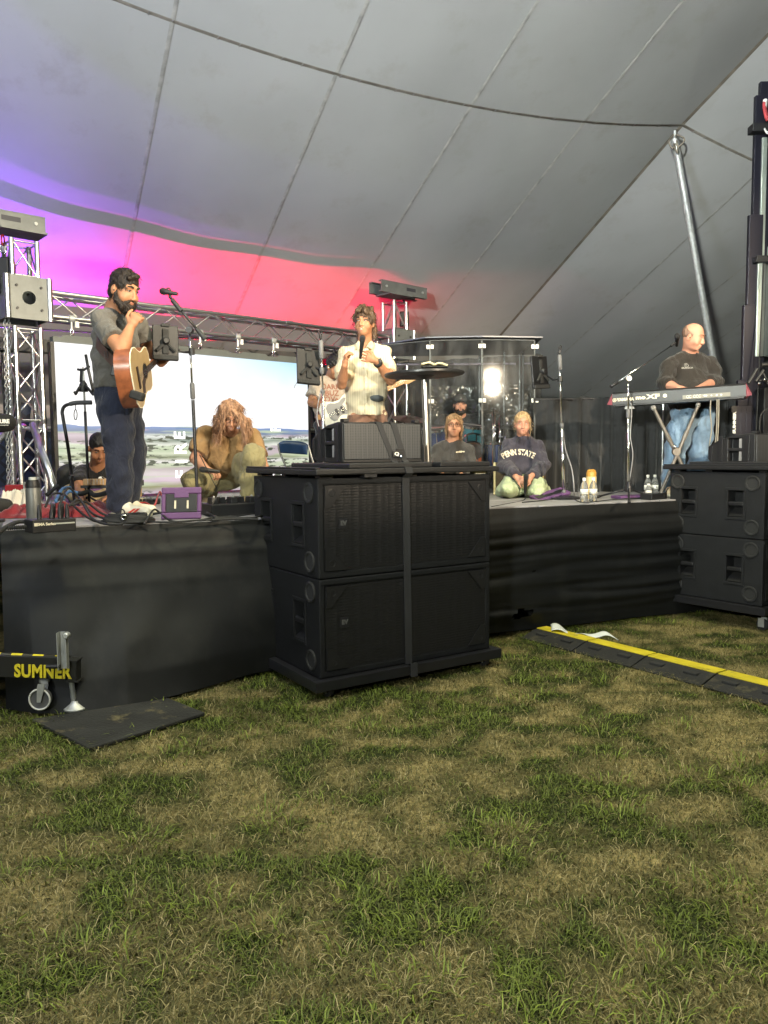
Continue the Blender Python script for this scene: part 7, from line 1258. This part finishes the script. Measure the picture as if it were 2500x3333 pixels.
for i in range(5): q = stick([at(1187+3*i/5, 1158+36*i, 6.4)], sh, V(0, -1, 0), .009, .7)[0]; MB().lathe(q, [(.006, 0), (.005, .002), (0, .002)], V(0, -1, 0), 10).build('button', M_CREAM, sh)
pk2 = [(-.058, .012), (-.03, .026), (.02, .030), (.062, .016), (.058, -.022), (.02, -.034), (-.03, -.028), (-.055, -.010)]; pc = at(1224, 1284, 6.4); ring_ = stick([pc+V(x*.98, 0, y*.9) for x, y in pk2]+[pc], sh, V(0, -1, 0), .012, .7); MB().add(ring_, [(i, (i+1) % 8, 8) for i in range(8)]).build('pocket_item', mat('slate_cloth', (.085, .095, .10), .8), sh, smooth=True, solid=.008)
wd = (J['elL']-J['wrL']).normalized(); wc_ = Vector(J['wrL'])+wd*.035; MB().lathe(wc_-wd*.014, [(.036, 0), (.037, .014), (.036, .028)], wd, 18).build('watch_band', M_RUB, p.root, smooth=True, solid=.004); MB().box(wc_+V(.018, -.036, .018), (.030, .016, .036), (V(.8, .3, .5).normalized(), V(-.3, .9, 0).normalized(), V(-.5, 0, .8).normalized())).build('watch_case', M_BLACKP, p.root, bevel=.004)
mic(None, at(1181, 1090, 6.565), at(1173, 1168, 6.60), label='black microphone held up to the mouth of the speaking man')
p.shoe(SHW, J['anL'], F(1238, 6.74, .035), SOLE); p.shoe(SHW, J['anR'], F(1150, 6.72, .035), SOLE)
# ---- 6 drummer
J = joints(head=(1497, 1318, 9.72), neck=(1498, 1354, 9.80), chest=(1498, 1400, 9.82), pelvis=(1498, 1462, 9.80), shL=(1548, 1364, 9.80), shR=(1447, 1364, 9.80), elR=(1438, 1428, 9.6), wrR=(1462, 1446, 9.38), elL=(1556, 1428, 9.6), wrL=(1528, 1446, 9.38), hipL=(1520, 1468, 9.78), hipR=(1476, 1468, 9.78), knL=(1545, 1475, 9.35), knR=(1455, 1475, 9.35))
J.update(anL=F(1545, 9.35, .09), anR=F(1455, 9.35, .09)); p = Person('bearded drummer in black cap sitting behind the clear shield', foot(1498, 9.8), J, (0, -1), (.02, -1, -.04), sk=SK4, hs=.98, vox=.011)
p.body(hands=[dict(w=J['wrR'], d=(.5, -.7, -.2), n=(0, 0, -1), curl=.8, side=1), dict(w=J['wrL'], d=(-.5, -.7, -.2), n=(0, 0, -1), curl=.8, side=-1)]); p.features(BROW); p.beard(HD, 1.25); p.hair(HD, shell=.006, wr=.001); p.shirt(BLK_T, sleeve=.7, wr=1); p.trousers(fabric('black_jeans', (.02, .022, .03)), top=J['pelvis'])
B = SDF(.008); B.ell(p.H(0, -.012, .052), (.090, .108, .088), p.hax(), .01); B.cut(p.H(0, 0, .045), -np.array(p.hu)); cp_ = B.build('cap', mat('cap_cloth', (.045, .046, .046), .9), p.root, .008)
MB().sheet(lambda u, v: Vector(p.H((u-.5)*.15, .082+.075*v*sin(pi*(.12+.76*u)), .052-.010*v-.030*(2*u-1)**2)), 12, 4).build('cap_brim', mat('cap_brim_cloth', (.03, .03, .031), .9), cp_, smooth=True, solid=.005); lettering('cap_mark', 'G', mat('grey_stitch', (.18, .18, .18), .8), cp_, p.H(0, .098, .085), V(*p.hr), V(*p.hu), .04, .001, .002)
p.shoe(M_RUB, J['anL'], F(1548, 9.12, .035), SOLE); p.shoe(M_RUB, J['anR'], F(1452, 9.12, .035), SOLE)
# ---- 7, 8 kneeling women
def kneel(label, J, fwd, head, sk): return Person(label, foot(*J.pop('base')), joints(**J), fwd, head, sk=sk, hs=.93, build=.94, vox=.0082)
p = kneel('woman with glasses in plain dark grey shirt kneeling on stage', dict(base=(1475, 7.5), head=(1478, 1386, 7.52), neck=(1475, 1430, 7.60), chest=(1473, 1490, 7.63), pelvis=(1472, 1572, 7.72), shL=(1522, 1466, 7.6), shR=(1424, 1466, 7.6), elR=(1404, 1525, 7.58), wrR=(1450, 1552, 7.34), elL=(1536, 1525, 7.58), wrL=(1494, 1552, 7.34), hipL=(1492, 1575, 7.7), hipR=(1452, 1575, 7.7), knL=(1512, 1590, 7.25), knR=(1436, 1590, 7.25), anL=(1500, 1592, 7.85), anR=(1448, 1592, 7.85), hem=(1472, 1562, 7.70)), (-.03, -1), (-.04, -1, .02), SK2)
J = p.J; p.body(hands=[dict(w=J['wrR'], d=(.6, -.5, -.3), n=(.1, .2, -1), curl=.4, side=1), dict(w=J['wrL'], d=(-.6, -.5, -.3), n=(-.1, .2, -1), curl=.4, side=-1)]); p.features(BROWL); p.glasses(GLS)
STR = lambda q: ([(q*.02, .045, .112), (q*.062, .040, .085), (q*.080, .018, .03), (q*.083, -.004, -.04), (q*.074, -.016, -.105)], [.010, .012, .013, .015, .008])
p.hair(hm('honey', (.24, .145, .075)), shell=.007, front=.046, ft=.120, wr=.003, extra=[STR(1), STR(-1), ([(.05, -.06, 0), (.06, -.06, -.12)], [.04, .02]), ([(-.05, -.06, 0), (-.06, -.06, -.13)], [.04, .02]), ([(0, -.08, 0), (0, -.08, -.13)], [.05, .03])]); p.strands(p.ho, hm('honey', (.24, .145, .075)), 420, .05, .6, .0014, .003, seed=7); sh = p.shirt(fabric('charcoal_tee', (.055, .052, .050)), long=.8, r=.064, r2=.056, inf=.018, wr=1.6, neckr=.07); p.trousers(fabric('black_jeans', (.02, .022, .03)), top=J['pelvis'], rk=.08)
print_on('chest_print', 'carhiae', M_CREAM, sh, at(1506, 1470, 7.3), V(1, 0, .06), V(0, 0, 1), .022, .002, sx=1.3)
p = kneel('fair-haired woman in navy lettered sweatshirt kneeling on stage', dict(base=(1703, 7.5), head=(1701, 1379, 7.50), neck=(1703, 1424, 7.58), chest=(1703, 1486, 7.62), pelvis=(1703, 1568, 7.70), shL=(1749, 1456, 7.6), shR=(1658, 1456, 7.6), elR=(1644, 1514, 7.54), wrR=(1680, 1552, 7.26), elL=(1764, 1514, 7.54), wrL=(1730, 1550, 7.26), hipL=(1738, 1575, 7.55), hipR=(1668, 1575, 7.55), knL=(1750, 1597, 7.16), knR=(1655, 1597, 7.16), anL=(1728, 1592, 7.85), anR=(1680, 1592, 7.85), hem=(1703, 1560, 7.62)), (0, -1), (-.10, -.96, -.10), SK4)
J = p.J; p.body(hands=[dict(w=J['wrR'], d=(.55, -.5, -.55), n=(.4, .3, -.6), curl=.55, side=1, spread=1.1), dict(w=J['wrL'], d=(-.5, -.5, -.45), n=(-.4, .5, -.4), curl=.7, side=-1, spread=1.1)]); p.features(BROWL, iris=False)
p.hair(HL, shell=.005, front=.044, ft=.122, wr=.0025, extra=[([(-.02, .04, .110), (-.062, .036, .08), (-.080, .022, .02), (-.082, .020, -.06), (-.076, .02, -.120)], [.009, .011, .010, .009, .004]), ([(.02, .04, .110), (.062, .03, .08), (.078, .0, .03), (.076, -.04, -.03)], [.009, .011, .011, .012]), ([(0, -.08, 0), (0, -.07, -.10)], [.05, .03])]); p.strands(p.ho, HL, 380, .05, .55, .0014, .003, seed=8); p.earbud(BUD, 1)
sh = p.shirt(fabric('navy_sweatshirt', (.050, .046, .062), b=.35, bs=260), long=.92, r=.078, r2=.052, inf=.030, wr=2.1, neckr=.066, hemr=1.08)
print_on('sweatshirt_lettering', 'PENN STATE', mat('felt_letters', (.74, .66, .50), .8, var=.05), sh, at(1700, 1464, 7.28), V(1, 0, 0), V(0, .1, 1), .080, .0025, arc=.30, sx=.72)
p.trousers(fabric('mint_trousers', (.40, .47, .28)), top=J['pelvis'], rt=.105, rk=.066, ra=.085, seat=.13, wr=2.6, k=.05, extra=[([at(1688, 1580, 7.42), at(1640, 1606, 7.26)], [.08, .045]), ([at(1718, 1580, 7.42), at(1764, 1608, 7.26)], [.08, .045]), ([at(1650, 1592, 7.5), at(1632, 1606, 7.6)], [.08, .06]), ([at(1755, 1592, 7.5), at(1775, 1607, 7.6)], [.08, .06])]); mic(None, at(1713, 1541, 7.14), at(1709, 1608, 7.17), label='black microphone held upright by the sweatshirt woman'); MB().tube(curve([at(1688, 1424, 7.42), at(1684, 1430, 7.40), at(1682, 1438, 7.38)]), .006, 6).build('pendant_mic', M_BLACKP, p.root)
cable('dark cable trailing from the sweatshirt woman\'s microphone to the deck', [at(1709, 1606, 7.16), at(1712, 1616, 7.1), st(1700, 1630), st(1640, 1642), st(1600, 1650)], .005)
# ---- 9 keyboard player
J = joints(head=(2257, 1097, 7.30), neck=(2246, 1148, 7.40), chest=(2244, 1222, 7.42), pelvis=(2256, 1335, 7.42), shL=(2310, 1184, 7.48), shR=(2180, 1188, 7.34), elR=(2166, 1248, 7.30), wrR=(2208, 1264, 7.10), elL=(2326, 1244, 7.40), wrL=(2288, 1258, 7.12), hipL=(2284, 1348, 7.48), hipR=(2226, 1348, 7.38), knL=(2276, 1462, 7.48), knR=(2200, 1462, 7.34), hem=(2254, 1330, 7.42))
J.update(anL=F(2266, 7.55, .09), anR=F(2186, 7.40, .09)); p = Person('bald man in black long-sleeved shirt and jeans playing the keyboard', foot(2240, 7.42), J, (.16, -1), (.70, -.62, -.30), sk=SK4, hs=1.03, build=1.12, vox=.0078)
p.body(hands=[dict(w=J['wrR'], d=(.8, -.4, -.1), n=(0, 0, -1), curl=.3, side=1), dict(w=J['wrL'], d=(-.6, -.6, -.1), n=(0, 0, -1), curl=.35, side=-1)]); p.features(BROWL, iris=False); p.earbud(BUD)
B = SDF(.01); B.ell(p.H(0, -.014, .036), (.0785*1.03, .0985*1.03, .0885*1.03), p.hax(), .004); B.ell(p.H(0, .045, .085), (.105, .125, .080), p.hax(), .02, True); B.ell(p.H(0, .09, -.03), (.12, .092, .12), p.hax(), .008, True); B.ell(p.H(0, .0, -.09), (.12, .12, .055), p.hax(), .01, True); B.build('hair', hm('buzzed', (.20, .12, .085)), p.root, .006)
sh = p.shirt(fabric('black_longsleeve', (.030, .026, .023)), long=.42, r=.078, r2=.070, inf=.024, wr=1.6, belly=.035, neckr=.068); p.trousers(fabric('blue_jeans', (.16, .24, .34), var=.45, vs=5), rt=.108, rk=.088, ra=.085, top=vrt(J['pelvis'], J['chest'], .05), seat=.118, wr=1.8, end=.02)
PR = mat('grey_print', (.36, .35, .33), .8, var=0); o_ = at(2274, 1180, 7.1); X_ = V(1, .16, 0).normalized(); ringv = [o_+X_*(.020*cos(a)*r)+ZU*(.020*sin(a)*r) for a in np.linspace(0, 2*pi, 25)[:-1] for r in (.82, 1.)]; MB().add(stick(ringv, sh, V(.16, -1, 0).normalized(), .005, .5), [(2*i, 2*i+1, (2*i+3) % 48, (2*i+2) % 48) for i in range(24)]).build('chest_emblem', PR, sh)
print_on('chest_emblem', 'Y', PR, sh, o_+ZU*.001, X_, ZU, .026, .001); print_on('chest_print', 'BRANCH', PR, sh, at(2274, 1190, 7.1), X_, ZU, .021, .0006, sx=1.15)
nv = [Vector(J['neck'])+V(.066*cos(a)+.006, .070*sin(a)-.004, .030+.022*sin(a)) for a in np.linspace(pi*1.30, pi*1.78, 10)]; MB().tube(nv, .005, 6).build('undershirt', M_WHITE, p.root, smooth=True)
p.shoe(mat('shoe_sand', (.55, .44, .30), .7), J['anL'], F(2282, 7.32, .035), SOLE); p.shoe(mat('shoe_sand', (.55, .44, .30), .7), J['anR'], F(2178, 7.16, .035), SOLE)
